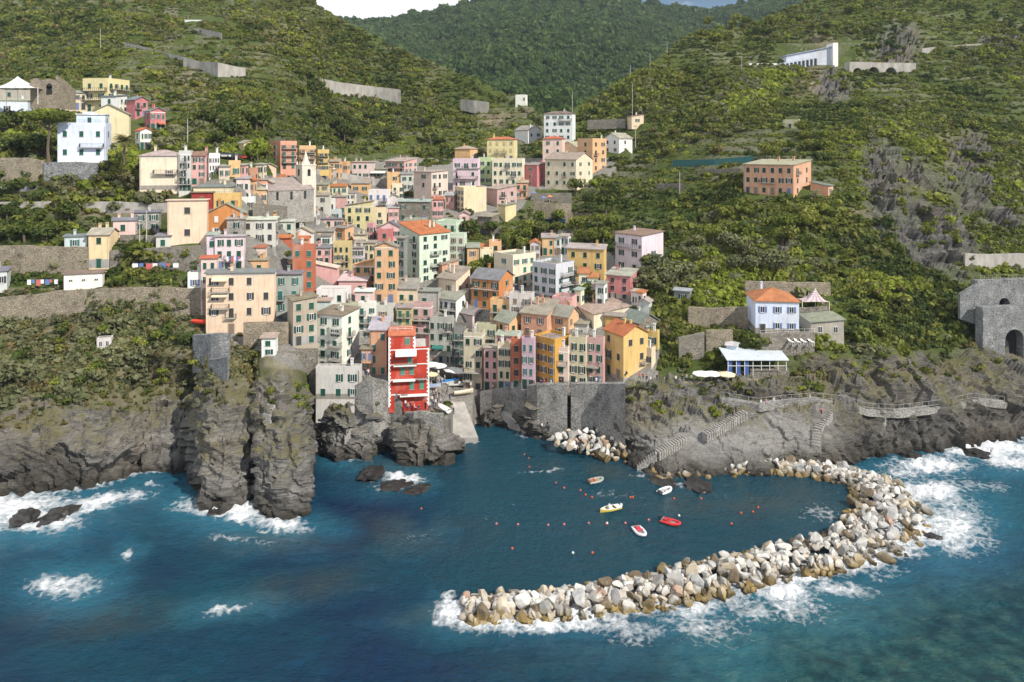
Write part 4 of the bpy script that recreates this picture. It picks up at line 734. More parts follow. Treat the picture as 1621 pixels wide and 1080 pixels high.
BAND = [(330,'below the upper road'),(380,'among the roofs under the church'),(430,'around the tall peach house'),(490,'behind the white cliff house'),(700,'right behind the harbour row')]
ICOL = [('cream','cream'),('peach','peach'),('white','white'),('blush','pale pink'),('pale','pale yellow'),('pink','pink'),('lgrey','grey'),('salmon','salmon')]
bins = {}
for q in sorted(INF): cn = IH.choice(ICOL); bd_ = next(b_[1] for b_ in BAND if q[3] <= b_[0]); bins.setdefault((cn, bd_), []).append(q)
OW = 'first second third fourth fifth sixth seventh eighth ninth tenth'.split()
for ((ck, cw), bd_), L_ in bins.items():
    for i, (x0, x1, y0, y1) in enumerate(L_):
        rf = IH.choice('sgshfG'); house(x0, x1-IH.choice((0, 0, 5)), x1, y0, y1, ck, rf, IH.choice((1, 2, 2)), 1, f'small {cw} infill house {bd_}' if len(L_) == 1 else f'{OW[i]} from left of small {cw} infill houses {bd_}', group=G1, rc=IH.choice(('tile','tile','sand','sand','grey','terra')), near=.2)
print('INFILL', len(INF))
# ------------------------------------------------------------------ other buildings and walls
def pt(x, y, dY=0.): return P3(x, y, D(x, y)+dY)
def local(root, p): return (Matrix.Translation(root.location) @ Matrix.Rotation(root.rotation_euler.z, 4, 'Z')).inverted() @ Vector(p)
# the tall red house on the slip
def red_house():
    Y = 155.6; s = Y/F; phi = math.atan((648-CX)/F); r = empty('house', ((615-CX)*s, Y, CAMH+(HOR-645)*s), -phi); tag(r, 'tall red house with white quoins and string courses beside the boat slip', 'house', G1); RECT.append((606, 682, 520, 650, Y))
    u = lambda px: (px-615)*s
    z = lambda py: (645-py)*s
    red = PAL['red']; b = MB(); b.box(0, u(679), 0, 9, -1.2, z(556)); b.box(0, u(657), .0, 8.9, z(556), z(533)); b.box(u(657), u(679), .02, .2, z(556), z(551)); b.box(u(679)-.2, u(679)-.02, .2, 9, z(556), z(551)); b.build('wall', [M['plaster']], r, color=red)
    rb = MB(); rb.box(-.15, u(657)+.15, -.2, 4.6, z(533)+.01, z(533)+.22); rb.prism([(-.15,-.2,z(533)+.22),(u(657)+.15,-.2,z(533)+.22),(u(657)+.15,4.6,z(533)+.22),(-.15,4.6,z(533)+.22)], [(-.1,1.0,z(526)),(u(657)+.1,1.0,z(526)),(u(657)+.1,4.6,z(526)),(-.1,4.6,z(526))]); ro = rb.build('roof', [M['roof']], r, color=PAL['brick'])
    tb = MB(); tb.box(u(657)+.02, u(679)-.22, .22, 8.9, z(556)+.01, z(556)+.1); tb.build('terrace_floor', [M['roof']], r, color=PAL['lgrey'])
    fb = MB()
    for k in range(4): fb.bar((.3+k*1.6, 1.2, z(526)), (.3+k*1.6, 1.2, z(521)), .04)
    for q in (.35, .75): fb.bar((.3, 1.2, z(526)+q), (5.1, 1.2, z(526)+q), .035)
    fb.build('railing', [M['white']], r)
    q = MB(); k = 0; zz = 0
    while zz < z(534):
        h = .40; w = .50 if k % 2 else .28
        q.box(-.03, w, -.035, -.002, zz, zz+h); 
        if zz < z(556): q.box(u(679)-w, u(679)+.03, -.035, -.002, zz, zz+h)
        if zz > z(554): q.box(u(657)-w, u(657)+.03, -.035, -.002, zz, zz+h)
        zz += h+.01; k += 1
    q.build('quoins', [M['white']], r)
    q = MB()
    for py, x0, x1, d in ((554.5,615,679,.10),(578,615,679,.14),(602,615,679,.14),(625.5,615,634,.12)): q.box(u(x0)+.01, u(x1)-.01, -d, -.0355, z(py)-.10, z(py)+.10)
    q.build('string_course', [M['white']], r)
    for x0, x1, py, d in ((623,659,578.5,1.1),(622,657,602.5,1.0),(633,676,626,1.3)):
        q = MB(); q.box(u(x0), u(x1), -d, -.145, z(py)-.11, z(py)+.11); q.build('ledge', [M['white']], r)
    for x0, x1, py, d, c in ((625,659,577,1.05,'white'),(660,677,601,.9,'white'),(635,645,625,1.2,'white')):
        o = link('balcony', UM['balc'], r, ((u(x0)+u(x1))/2, 0, z(py)), 0, (u(x1)-u(x0), d, 1))
    link('awning', UM['awn'], r, ((u(626)+u(659))/2, 0, z(554.8)-.15), 0, (u(659)-u(626), 1.5, 1.5), PAL['white'])
    fn = lambda uu: ((uu, 0), 0.0)
    for px, py, w, h, st in ((644.5,546,1.0,1.35,'closed'),(648.5,576,1.0,2.0,'closed'),(637,594,.95,1.75,'closed'),(651.5,594,.95,1.75,'closed'),(651.5,618,.95,1.75,'closed'),(667,618,.95,1.75,'closed')):
        window(r, fn, u(px), z(py), w, h, st, (.10,.24,.18), False)
red_house()
# pale blue villa on the left, with a set back upper floor
v = house(91, 167, 176, 199, 256, 'blue', 'f', 3, 1, 'big pale blue villa with roof terrace beside the umbrella pine', group=G1, rows=2, sh='green', st=('closed',), near=1, rail=True, balc=[(0,.40,.72,.5,1.2)], ext=2, balp=0)
s = v.location.y/F; Hh = (256-199)*s; b = MB(); b.box(-7.6, -.6, 2.2, 7.0, Hh+.13, Hh+3.0); b.build('wall', [M['plaster']], v, color=PAL['blue']); b = MB(); b.box(-7.8, -.4, 1.9, 7.2, Hh+3.0, Hh+3.25); b.box(-6.5,-3.5,4,6,Hh+3.25,Hh+3.9); b.build('roof', [M['roof']], v, color=PAL['white'])
window(v, lambda u: ((u, 2.2), 0.), -4.4, Hh+.6, .9, 1.7, 'closed', PAL['green'], False); window(v, lambda u: ((-.6, u), math.pi/2), 4.2, Hh+.6, .9, 1.7, 'closed', PAL['green'], False)
b = MB(); b.box(-10.6, .6, -1.6, -.02, -2, .25); b.build('terrace_floor', [M['white']], v)
# church
c_ = house(393, 424, 497, 303, 327, 'stone_pale', 'G', 0, 0, 'stone church with rose window and white pointed bell tower', name='church', cat='church', rows=1, rh=3.2, ext=5, near=-1, plainroof=1, ov=.15)
s = c_.location.y/F; cL = HOUSES[-1]; LL, LR = cL[5], cL[6]; Hc = (327-303)*s
b = MB()
for k in range(5): b.box(-LL+.35+k*(LL-1.1)/4, -LL+.75+k*(LL-1.1)/4, -.22, -.003, 0, Hc+(.2,1.4,2.6,1.4,.2)[k])
for k in range(3): b.tube((-LL+.5+k*(LL-1.)/2, -.1, Hc+(.5,4.,.5)[k]), (-LL+.5+k*(LL-1.)/2, -.1, Hc+(2.6,6.4,2.6)[k]), .28, .03, 8)
b.build('facade_pilasters', [M['white']], c_)
b = MB(); b.tube((-LL/2, -.08, Hc+.6), (-LL/2, -.003, Hc+.6), 1.35, 1.35, 20, 0); b.tube((-LL/2, -.14, Hc+.6), (-LL/2, -.081, Hc+.6), 1.0, 1.0, 20, 1)
for k in range(8): b.bar((-LL/2, -.17, Hc+.6), (-LL/2+math.cos(k*.785)*1.0, -.17, Hc+.6+math.sin(k*.785)*1.0), .05, 0)
b.build('rose_window', [M['white'], M['glass']], c_)
for u_, w_, h_ in ((-LL/2, 1.3, 2.8), (-LL*.82, .9, 2.1), (-LL*.18, .9, 2.1)): link('door', UM['door'], c_, (u_, 0, .1), 0, (w_, 1, h_), PAL['bt'])
for k in range(3): 
    b = MB(); b.box(.004, .05, LR*(.2+.3*k)-.35, LR*(.2+.3*k)+.35, 1.6, 3.6); b.tube((.004, LR*(.2+.3*k), 3.6), (.05, LR*(.2+.3*k), 3.6), .35, .35, 12); b.build('window', [M['glass']], c_)
b = MB(); p_ = local(c_, P3(484, 300, c_.location.y+12)); k = (c_.location.y+12)/F; w = 11.5*k; zt = (327-264)*s*1.0
x, y = p_.x, p_.y; b.box(x-w, x+w, y-w, y+w, -4, zt); b.box(x-w-.15, x+w+.15, y-w-.15, y+w+.15, zt, zt+.35); 
for i in (-1, 1):
    for j in (-1, 1): b.tube((x+i*w*.85, y+j*w*.85, zt+.35), (x+i*w*.85, y+j*w*.85, zt+1.3), .3, .05, 6)
b.tube((x, y, zt+.3), (x, y, zt+4.2), w*.55, .05, 8); tw = b.build('bell_tower', [M['plaster']], c_, color=(.62,.58,.49))
for fx_, fy_, rz in ((x-w*.0, y-w, 0), (x+w, y, math.pi/2)):
    b = MB(); b.box(-.45,.45,-.05,-.004,0,1.6); b.tube((0,-.05,1.6),(0,-.004,1.6),.45,.45,12); b.build('belfry_opening_shade', [M['dark']], tw, loc=(fx_, fy_, zt-3.0), rz=rz)  # dark panels on the tower faces paint the shade of bell openings
# walls: list of (column, top row, foot row)
def wall(pts, label, m='stone', th=.9, push=.5, name='stone_wall', Y=None, cat='wall', group=None, ext=2.5):
    b = MB(); Q = []
    pts2 = []
    for a, c in zip(pts, pts[1:]):
        n = max(1, int(abs(c[0]-a[0])/14)); pts2 += [tuple(a[i]+(c[i]-a[i])*t/n for i in range(3)) for t in range(n)]
    pts2.append(tuple(pts[-1][:3]))
    for x, yt, yb in pts2:
        y_ = (Y if Y else D(x, yb))-push; f_ = P3(x, yb, y_); t_ = P3(x, yt, y_); jig = pn(x*.11, yt*.1, 3.)*.25; Q.append((f_.x, y_, f_.z-ext, t_.z+jig))
    for (x0, y0, a0, t0), (x1, y1, a1, t1) in zip(Q, Q[1:]): b.prism([(x0,y0,a0),(x1,y1,a1),(x1,y1+th,a1),(x0,y0+th,a0)], [(x0,y0,t0),(x1,y1,t1),(x1,y1+th,t1),(x0,y0+th,t0)])
    return tag(b.build(name, [M[m]]), label, cat, group)
GW = 'stone and concrete walls on the slopes'
for pts, lab, m in [
 ([(-60,476,508),(20,470,505),(100,460,497),(230,456,492),(330,457,490)], 'long rubble wall holding the lowest garden terrace on the left', 'stone_warm'),
 ([(-60,388,432),(70,390,433),(140,392,432)], 'high rubble wall left of the narrow yellow tower house', 'stone_warm'),
 ([(174,396,430),(240,393,430),(325,388,427)], 'high rubble wall right of the narrow yellow tower house', 'stone'),
 ([(69,257,292),(110,256,292),(153,258,291)], 'blue grey retaining wall under the pale blue villa', 'stone_grey'),
 ([(-30,249,288),(40,250,287),(70,256,287)], 'tan dry stone wall left of the blue grey retaining wall', 'stone_warm'),
 ([(-40,320,329),(120,319,329),(200,320,330),(266,322,331)], 'low pale road parapet across the left terraces', 'concrete'),
 ([(-40,294,300),(60,294,300)], 'short dark road edge wall at far left', 'stone_grey'),
 ([(190,372,386),(262,374,388)], 'low stone wall below the pale stone cottage', 'stone'),
 ([(290,90,107),(315,97,112),(345,99,122),(388,108,118)], 'bare concrete road wall high on the left hill', 'concrete'),
 ([(195,66,69),(250,80,84),(290,90,99)], 'thin road wall climbing the upper left hill', 'concrete'),
 ([(506,124,131),(535,130,143),(575,135,152),(634,142,160)], 'long pale concrete road wall on the left hill', 'concrete'),
 ([(729,157,167),(750,159,172),(774,162,173)], 'short concrete viaduct wall near the valley bottom', 'concrete'),
 ([(455,262,270),(520,270,277),(590,283,293),(660,286,296)], 'retaining wall of the upper car road behind the church', 'concrete'),
 ([(930,190,197),(990,188,195)], 'long low terrace wall beside the tiny cream house', 'stone'),
 ([(845,318,348),(880,322,350),(905,322,348)], 'tall dry stone garden wall below the big cream house', 'stone_warm'),
 ([(840,306,318),(905,306,318)], 'upper dry stone garden wall below the big cream house', 'stone'),
 ([(760,362,368),(850,364,370),(990,366,371)], 'long thin terrace wall above the central trees', 'stone'),
 ([(1090,487,520),(1140,488,522),(1184,486,522)], 'rubble retaining wall left of the pale blue hip roofed villa', 'stone_warm'),
 ([(1180,445,470),(1240,447,472),(1315,448,468)], 'rubble terrace wall behind the pale blue hip roofed villa', 'stone_warm'),
 ([(1204,530,556),(1290,527,556)], 'rubble wall carrying the balustrade terrace of the pale blue villa', 'stone'),
 ([(1264,488,512),(1312,486,510)], 'stone wall under the pink triangular awning', 'stone'),
 ([(1118,524,552),(1160,522,550)], 'small rubble wall above the garden shed', 'stone_warm'),
 ([(1075,535,566),(1115,527,560)], 'shaded rubble wall left of the garden shed', 'stone'),
 ([(1105,269,276),(1172,266,275)], 'dry stone terrace wall under the teal fence', 'stone'),
 ([(1040,292,297),(1084,290,297)], 'small stone terrace wall left of the big salmon villa', 'stone'),
 ([(1528,402,424),(1570,403,424),(1700,400,424)], 'grey road wall above the railway arches', 'concrete'),
 ([(1460,76,84),(1540,70,80),(1690,62,72)], 'grey road wall at the upper right edge', 'concrete'),
 ([(330,570,605),(360,566,604)], 'short ragged wall on the left rock spur', 'stone_grey'),
 ([(305,531,572),(362,528,572)], 'old grey bastion wall under the long cream yellow house', 'stone_grey'),
 ([(385,512,548),(415,510,545),(456,512,544)], 'retaining wall with plants below the grey plaster house', 'stone_warm'),
]: wall(pts, lab, m, group=GW)
wall([(400,322,336),(440,326,342),(500,332,348)], 'stone terrace wall carrying the church square', 'stone', group=GW, ext=4, push=3)
# sea walls of the harbour
GH = 'harbour walls'
wall([(555,612,650),(590,600,655),(618,606,672),(636,640,700)], 'rubble sea wall below the salmon house and the red house', 'stone_harbour', push=.9, group=GH, ext=4)
wall([(640,656,694),(670,652,692),(702,657,694)], 'rubble face of the pier rock in front of the red house', 'stone_harbour', push=.8, group=GH, ext=1)
wall([(760,622,670),(780,617,672),(800,614,674),(832,612,686)], 'harbour wall below the olive and pink front houses', 'stone_harbour', push=.8, group=GH, ext=4)
wall([(833,610,688),(850,609,694),(898,609,694)], 'tall rounded harbour wall below the ochre front house', 'stone_harbour', push=.6, group=GH, ext=4, th=1.4)
wall([(904,609,696),(930,608,698),(962,608,702),(990,608,705)], 'tall rubble harbour wall below the golden corner house', 'stone_harbour', push=.8, group=GH, ext=4, th=1.4)
wall([(1028,604,611),(1060,606,613),(1150,603,610),(1200,600,608)], 'parapet of the cafe terrace above the harbour rocks', 'stone_warm', push=.3, group=GH, ext=2)
def arch_wall(name, label, A, B_, zb, zt, th, arches, m, cat, group=None, zb2=None, trim=None):
    # straight wall from A to B (plan points), arches: (centre fraction, half width, springing height above zb)
    A = Vector(A); B_ = Vector(B_); L = (B_-A).length; d = (B_-A)/L; n = Vector((-d.y, d.x)); n = n if n.y > 0 else -n
    cut = sorted(set([0, L]+[c*L+hw*math.cos(k*math.pi/10) for c, hw, sp in arches for k in range(11)])); b = MB()
    def low(u):
        for c, hw, sp in arches:
            if abs(u-c*L) < hw-1e-4: return zb+sp+math.sqrt(max(hw*hw-(u-c*L)**2, 0))
        return None
    P = lambda u, o, z: (A.x+d.x*u+n.x*o, A.y+d.y*u+n.y*o, z)
    for u0, u1 in zip(cut, cut[1:]):
        if u1-u0 < 1e-4: continue
        mid = low((u0+u1)/2)
        if mid is None: a0 = a1 = zb
        else:
            e = 1e-3; a0 = low(u0+e) or zb; a1 = low(u1-e) or zb
            a0 = max(a0, zb); a1 = max(a1, zb)
        b.prism([P(u0,0,a0),P(u1,0,a1),P(u1,th,a1),P(u0,th,a0)],[P(u0,0,zt),P(u1,0,zt),P(u1,th,zt),P(u0,th,zt)])
    o = b.build(name, [M[m]]); tag(o, label, cat, group)
    k = MB()
    for c, hw, sp in arches: k.quad(P(c*L-hw,th*.9,zb),P(c*L+hw,th*.9,zb),P(c*L+hw,th*.9,zb+sp+hw),P(c*L-hw,th*.9,zb+sp+hw))
    k.build('arch_back_sheet', [M['dark' if not trim else trim]], o); return o  # sheet closing each arch; the dark material paints the shade within
p0, p1 = P3(716, 660, 176), P3(776, 660, 174.2); 
arch_wall('tunnel_wall', 'stone wall with a dark tunnel arch at the head of the harbour', (p0.x, p0.y), (p1.x, p1.y), -1, CAMH+(HOR-617)*175/F, 1.6, [(.34, 2.2, 1.6)], 'stone_harbour', 'wall', GH)
# railway viaduct at the right edge
def zz(y, Y): return CAMH+(HOR-y)*Y/F
def xx(x, Y): return (x-CX)*Y/F
arch_wall('railway_viaduct', 'grey railway viaduct with arches at the right edge of the photo', (xx(1556,182), 182), (xx(1720,186), 186), zz(580,183), zz(486,183), 2.5, [(.30, 2.6, 6.6), (.74, 2.6, 6.6)], 'stone_grey', 'viaduct')
arch_wall('gallery_wall', 'upper grey gallery wall with small arches over the railway viaduct', (xx(1548,185.5), 185.5), (xx(1720,190), 190), zz(488,186), zz(444,186), 2, [(.24, 1.5, 1.0), (.5, 1.5, 1.0), (.78, 1.5, 1.0)], 'stone_grey', 'wall', trim='dark')
wall([(1520,466,490),(1550,447,500)], 'sloping buttress wall at the left end of the gallery', 'stone_grey', Y=186, group=GW)
def fence(pts, label, h, col, n, Y=None, name='fence', mesh=False, group=None, dY=-.4):
    b = MB(); Q = [P3(x, y, (Y or D(x, y)+dY)) for x, y in pts]; seg = [(a, c) for a, c in zip(Q, Q[1:])]
    for a, c in seg:
        k = max(1, int((c-a).length/n))
        for i in range(k+1): q = a.lerp(c, i/k); b.bar(q-Vector((0,0,.8)), q+Vector((0,0,h)), .035)
        for t in ((.5, 1.) if not mesh else (1.,)): b.bar(a+Vector((0,0,h*t)), c+Vector((0,0,h*t)), .03)
    o = b.build('posts', [M['metal']], color=col)
    r = empty(name, Q[0]); o.parent = r; o.matrix_parent_inverse = Matrix.Translation(-Q[0]); tag(r, label, 'fence', group)
    if mesh:
        b = MB()
        for a, c in seg: b.prism([(a.x,a.y,a.z-.5),(c.x,c.y,c.z-.5),(c.x,c.y+.04,c.z-.5),(a.x,a.y+.04,a.z-.5)],[(a.x,a.y,a.z+h),(c.x,c.y,c.z+h),(c.x,c.y+.04,c.z+h),(a.x,a.y+.04,a.z+h)])
        q = b.build('netting', [M['cloth']], color=col); q.parent = r; q.matrix_parent_inverse = Matrix.Translation(-Q[0])
    return r
fence([(1065,262),(1130,261),(1192,256)], 'long teal netted fence on the terrace left of the salmon villa', 2.0, (.04,.13,.13), 2.2, mesh=True)
fence([(843,351),(870,353),(895,352)], 'short dark blue netting fence in the central garden', 1.2, (.02,.05,.09), 2, mesh=True)
fence([(150,281),(190,281),(236,285)], 'blue netting along the bank under the palm tree', 1.0, (.03,.07,.12), 2, mesh=True)
fence([(1552,444.5),(1590,444),(1690,444)], 'pale lattice railing on top of the railway gallery', 1.4, (.35,.34,.3), 1.0, Y=186)
fence([(1204,531),(1240,529),(1290,528)], 'white balustrade in front of the pale blue hip roofed villa', 1.1, (.7,.7,.68), 1.2, dY=-1.2)
fence([(1120,602),(1160,601),(1200,604)], 'railing along the cafe terrace edge', 1.0, (.3,.3,.3), 1.0, dY=-.6)
fence([(1140,634),(1200,645),(1240,640),(1290,636),(1330,640),(1372,652),(1420,655),(1480,648),(1540,636),(1590,641)], 'long grey handrail of the cliff path on the right', 1.9, (.4,.4,.38), 1.6, dY=-2.5)
# cliff path, steps and landing on the right
def strip(pts, w, name, m, dz=.25, dY=0):
    b = MB(); Q = []
    for (x0, y0), (x1, y1) in zip(pts, pts[1:]):
        n = max(1, int(math.hypot(x1-x0, y1-y0)/10)); Q += [(x0+(x1-x0)*t/n, y0+(y1-y0)*t/n) for t in range(n)]
    Q.append(pts[-1]); Q = [pt(x, y, dY) for x, y in Q]
    for a, c in zip(Q, Q[1:]): b.prism([(a.x,a.y-w,a.z-.5),(c.x,c.y-w,c.z-.5),(c.x,c.y+w,c.z-.5),(a.x,a.y+w,a.z-.5)],[(a.x,a.y-w,a.z+dz),(c.x,c.y-w,c.z+dz),(c.x,c.y+w,c.z+dz),(a.x,a.y+w,a.z+dz)])
    return b.build(name, [m])
tag(strip([(1140,636),(1200,646),(1240,641),(1290,637),(1330,641),(1372,653),(1420,656),(1480,649),(1540,637),(1592,642)], 1.0, 'path', M['stone_harbour'], .9, -1.6), kind='structure')
def steps(pts, label, w=.9, group='stairs on the rocks'):
    b = MB()
    for (x0, y0), (x1, y1) in zip(pts, pts[1:]):
        a, c = pt(x0, y0, -1.5), pt(x1, y1, -1.5); n = max(3, int((c-a).length/.55)); d = Vector((c.x-a.x, c.y-a.y, 0)); d = d.normalized() if d.length > .1 else Vector((1,0,0)); q = Vector((-d.y, d.x, 0))*w; r_ = max((c-a).length/n*.36, .14)
        for i in range(n):
            p = a.lerp(c, (i+.5)/n); e = d*r_; k = [p-e-q, p+e-q, p+e+q, p-e+q]
            b.prism([(v.x, v.y, v.z-1.4) for v in k], [(v.x, v.y, v.z+.25) for v in k])
    return tag(b.build('stone_steps', [M['stone_pale']]), label, 'stairs', group)
steps([(1008,738),(1040,716),(1084,692)], 'stone steps climbing the big slab from the harbour water')
steps([(1115,688),(1160,662),(1180,652)], 'upper stone steps between the slab and the cliff path')
steps([(1292,708),(1294,680),(1312,652)], 'narrow stone steps zigzagging down right of the slab')
steps([(1400,690),(1392,672),(1396,660)], 'broad steps dropping to the bathing platform')
steps([(430,640),(422,660)], 'worn steps on the left rock spur')
steps([(546,655),(554,680),(545,692)], 'pale steps down the rock below the basement house')
def block(x0, x1, yt, yb, Y, dep, name, label, m, cat):
    b = MB(); z0, z1 = zz(yb, Y)-2.5, zz(yt, Y); b.box(xx(x0,Y), xx(x1,Y), Y, Y+dep, z0, z1); return tag(b.build(name, [M[m]]), label, cat)
block(1387,1472,714,726,155.5,4,'landing_platform','flat concrete bathing platform washed by the surf on the right','concrete','platform')
q = MB(); a = [P3(702,640,169.4),P3(735,641,170.2),P3(757,698,160.0),P3(712,698,159.6)]; q.prism([(v.x,v.y,-3) for v in (a[3],a[2],a[1],a[0])], [(v.x,v.y,v.z+.7) for v in (a[3],a[2],a[1],a[0])]); tag(q.build('boat_ramp',[M['concrete']]),'grey boat slip sloping into the harbour beside the red house','slipway')
q = MB(); a = [P3(776,646,171.5),P3(822,648,170.2),P3(884,697,160.5),P3(862,697,161.2)]; q.prism([(v.x,v.y,-3) for v in (a[3],a[2],a[1],a[0])], [(v.x,v.y,v.z+.35) for v in (a[3],a[2],a[1],a[0])]); tag(q.build('quay_ramp',[M['concrete']]),'narrow ramp along the foot of the harbour wall','slipway')
# cafe under a white roof, base of stone
Y = 163.; r = empty('pavilion_cafe', (xx(1150,Y), Y, zz(606,Y))); tag(r, 'cafe pavilion with flat white roof and blue curtains on a stone base', 'cafe'); RECT.append((1148,1252,560,615,Y)); sx_ = Y/F
b = MB(); b.box(5.5, 14.2, .6, 6, -5.5, 2.9); b.build('stone_base', [M['stone']], r)
b = MB(); b.prism([(-.2,-1,5.2),(13.6,-1,5.2),(13.6,5.5,6.2),(-.2,5.5,6.2)],[(-.2,-1,5.4),(13.6,-1,5.4),(13.6,5.5,6.4),(-.2,5.5,6.4)]); b.build('roof', [M['plaster']], r, color=(.50,.55,.60))
b = MB()
for k in range(8): b.box(.1+k*1.85,.2+k*1.85,-.7,-.6,(-1 if k < 4 else 2.9),5.2)
b.box(.1,13.2,-.7,-.6,3.9,4.0); b.build('posts', [M['white']], r)
for k in (0,1,2): b = MB(); b.box(.25+k*1.85,1.1+k*1.85,-.55,-.5,.0,5.0); b.build('curtain', [M['cloth']], r, color=(.05,.10,.32))
b = MB(); b.box(.2,13.3,4.5,5.0,-1,5.0); b.box(.2,5.5,-.4,4.4,-3,0); b.build('back_wall', [M['stone_pale']], r)
# white tent canopy, ruin and pink awning at the left and right
def tent(pxs, ptop, Y, dep, col, label, sag=1):
    b = MB(); A = P3(pxs[0], pxs[2], Y); B_ = P3(pxs[1], pxs[2], Y); T = P3(ptop[0], ptop[1], Y+dep/2); n = 10; cs = [(A.x,A.y),(B_.x,B_.y),(B_.x,B_.y+dep),(A.x,A.y+dep)]
    rings = []
    for k in range(n+1):
        t = k/n; h = t**2.1; ring = []
        for i in range(4):
            for j in range(4):
                e = j/4; x = cs[i][0]*(1-e)+cs[(i+1)%4][0]*e; y = cs[i][1]*(1-e)+cs[(i+1)%4][1]*e; sc = 1-.12*math.sin(e*math.pi)
                ring.append((T.x+(x-T.x)*(1-t)*sc, T.y+(y-T.y)*(1-t)*sc, A.z+(T.z-A.z)*h))
        rings.append(ring)
    for r0, r1 in zip(rings, rings[1:]):
        for i in range(16): j = (i+1) % 16; b.quad(r0[i], r0[j], r1[j], r1[i])
    rt = empty('tent_canopy', A); tag(rt, label, 'canopy')
    o = b.build('fabric', [M['cloth']], color=col, smooth=True); o.parent = rt; o.matrix_parent_inverse = Matrix.Translation(-A); so = o.modifiers.new('solid', 'SOLIDIFY'); so.thickness = .06
    b = MB()
    for x, y in cs: b.tube((x, y, A.z-5), (x, y, A.z), .08)
    b.tube((T.x, T.y, A.z-4), (T.x, T.y, T.z), .08); o = b.build('poles', [M['white']]); o.parent = rt; o.matrix_parent_inverse = Matrix.Translation(-A)
tent((-22, 60, 139), (28, 121), 222, 9, (.72,.72,.70), 'white peaked tent canopy at the far left above the houses')
tent((1270, 1313, 478), (1291, 456), 180, 4, (.55,.45,.47), 'dusty pink pointed awning right of the pale blue hip roofed villa')
Y = 226; b = MB(); Q = [(48,128),(60,124),(88,125),(88,120),(92,120),(92,165)]
for i in range(9): b.box(xx(48+i*5,Y), xx(53+i*5,Y), Y, Y+1.2, zz(172,Y), zz(126+[0,-2,-1,1,0,-1,0,1,-5][i],Y)); b.box(xx(88,Y)+.7, xx(93,Y)+.3, Y+.2+i*.9, Y+1.1+i*.9, zz(172,Y), zz(122+i*2,Y))
b.build('ruin', [M['stone_warm']]); o = bpy.data.objects['ruin']; o.name = 'castle_ruin'; tag(o, 'old stone castle wall right of the white tent canopy', 'ruin')
b = MB(); b.box(-.9,.9,-.03,-.004,0,2.6); b.tube((0,-.03,2.6),(0,-.004,2.6),.9,.9,14); b.build('arch_opening_shade', [M['dark']], o, loc=(xx(78,Y), Y, zz(150,Y)))  # raised dark panel paints the shade of an arched opening
# cemetery terrace and road bridge high on the right
Y = 366; r = empty('cemetery_building', (xx(1235,Y), Y, zz(106,Y))); tag(r, 'long white cemetery building stepping up the right ridge', 'building'); RECT.append((1228,1345,70,108,Y)); k = Y/F
b = MB(); b.prism([(0,0,-3),(38*k*1.45,0,-3),(38*k*1.45,8,-3),(0,8,-3)],[(0,0,1.8),(38*k*1.45,0,5.2),(38*k*1.45,8,5.2),(0,8,1.8)]); b.prism([(5,5,1),(88*k,5,1),(88*k,12,1),(5,12,1)],[(5,5,6),(88*k,5,10.5),(88*k,12,10.5),(5,12,6)]); b.build('wall', [M['plaster']], r, color=(.50,.53,.60))
b = MB(); b.box(88*k,96*k,3,11,-2,12.5); b.box(-14,0,4,8,-2,2.2); b.build('end_wall', [M['white']], r)
b = MB(); b.prism([(4.6,4.3,6.02),(88*k,4.3,10.52),(88*k,12,10.52),(4.6,12,6.02)],[(4.6,4.3,6.4),(88*k,4.3,10.9),(88*k,12,10.9),(4.6,12,6.4)]); b.build('roof', [M['roof']], r, color=(.35,.40,.52))
b = MB()
for i in range(9): b.box(1+i*2.0,2.3+i*2.0,-.05,-.004,-1+i*.2,1.4+i*.35)
b.build('niches', [M['glass']], r)
Y = 360; A = (xx(1345,Y), Y); arch_wall('road_bridge', 'grey road bridge on tall piers high on the right hillside', A, (xx(1450,Y+6), Y+6), zz(135,Y), zz(98,Y), 4, [(.12,2.6,6),(.36,3.2,6),(.62,3.2,6)], 'concrete', 'bridge', trim='stone')
wall([(1160,118,122),(1200,110,116),(1240,100,110)], 'road wall leading up to the cemetery', 'stone_grey', group=GW)
house(288, 335, 352, 34, 44, 'white', 'f', 4, 1, 'white house on stone terraces high on the left hill', group=G1, rows=1, ext=2, near=4)
wall([(290,42,56),(320,46,62),(350,52,70)], 'pale stone terraces below the high white hill house', 'stone_pale', group=GW)
# poles
GP = 'power poles on the slopes'
for x, y, h, lab in [(159,75,9,'white pole on the upper left hill'),(297,232,8,'wooden pole above the pink row houses'),(906,176,10,'pole right behind the tall white house'),(1001,185,16,'tall pole beside the tiny cream house'),(998,130,9,'pole on the right ridge line'),(1029,108,8,'pole near the top of the right ridge'),(1174,122,10,'pole beside the road wall of the cemetery'),(1006,230,9,'pole right of the white gabled house'),(1076,308,8,'wooden pole left of the salmon villa'),(221,430,12,'rusty pole right of the narrow yellow tower house'),(232,392,9,'pole left of the tiny grey hut'),(1056,86,7,'short pole on the right ridge'),(982,460,7,'pole behind the rose red house')]:
    p = pt(x, y); r = empty('utility_pole', p); tag(r, lab, 'pole', GP); b = MB(); b.tube((0,0,-1),(0,0,h),.13,.09,8); b.build('shaft', [M['metal']], r, color=(.45,.43,.40)); b = MB(); b.box(-.8,.8,-.06,.06,h-.9,h-.75); [b.tube((s,0,h-.75),(s,0,h-.5),.05) for s in (-.7,0,.7)]; b.build('crossarm', [M['iron']], r)
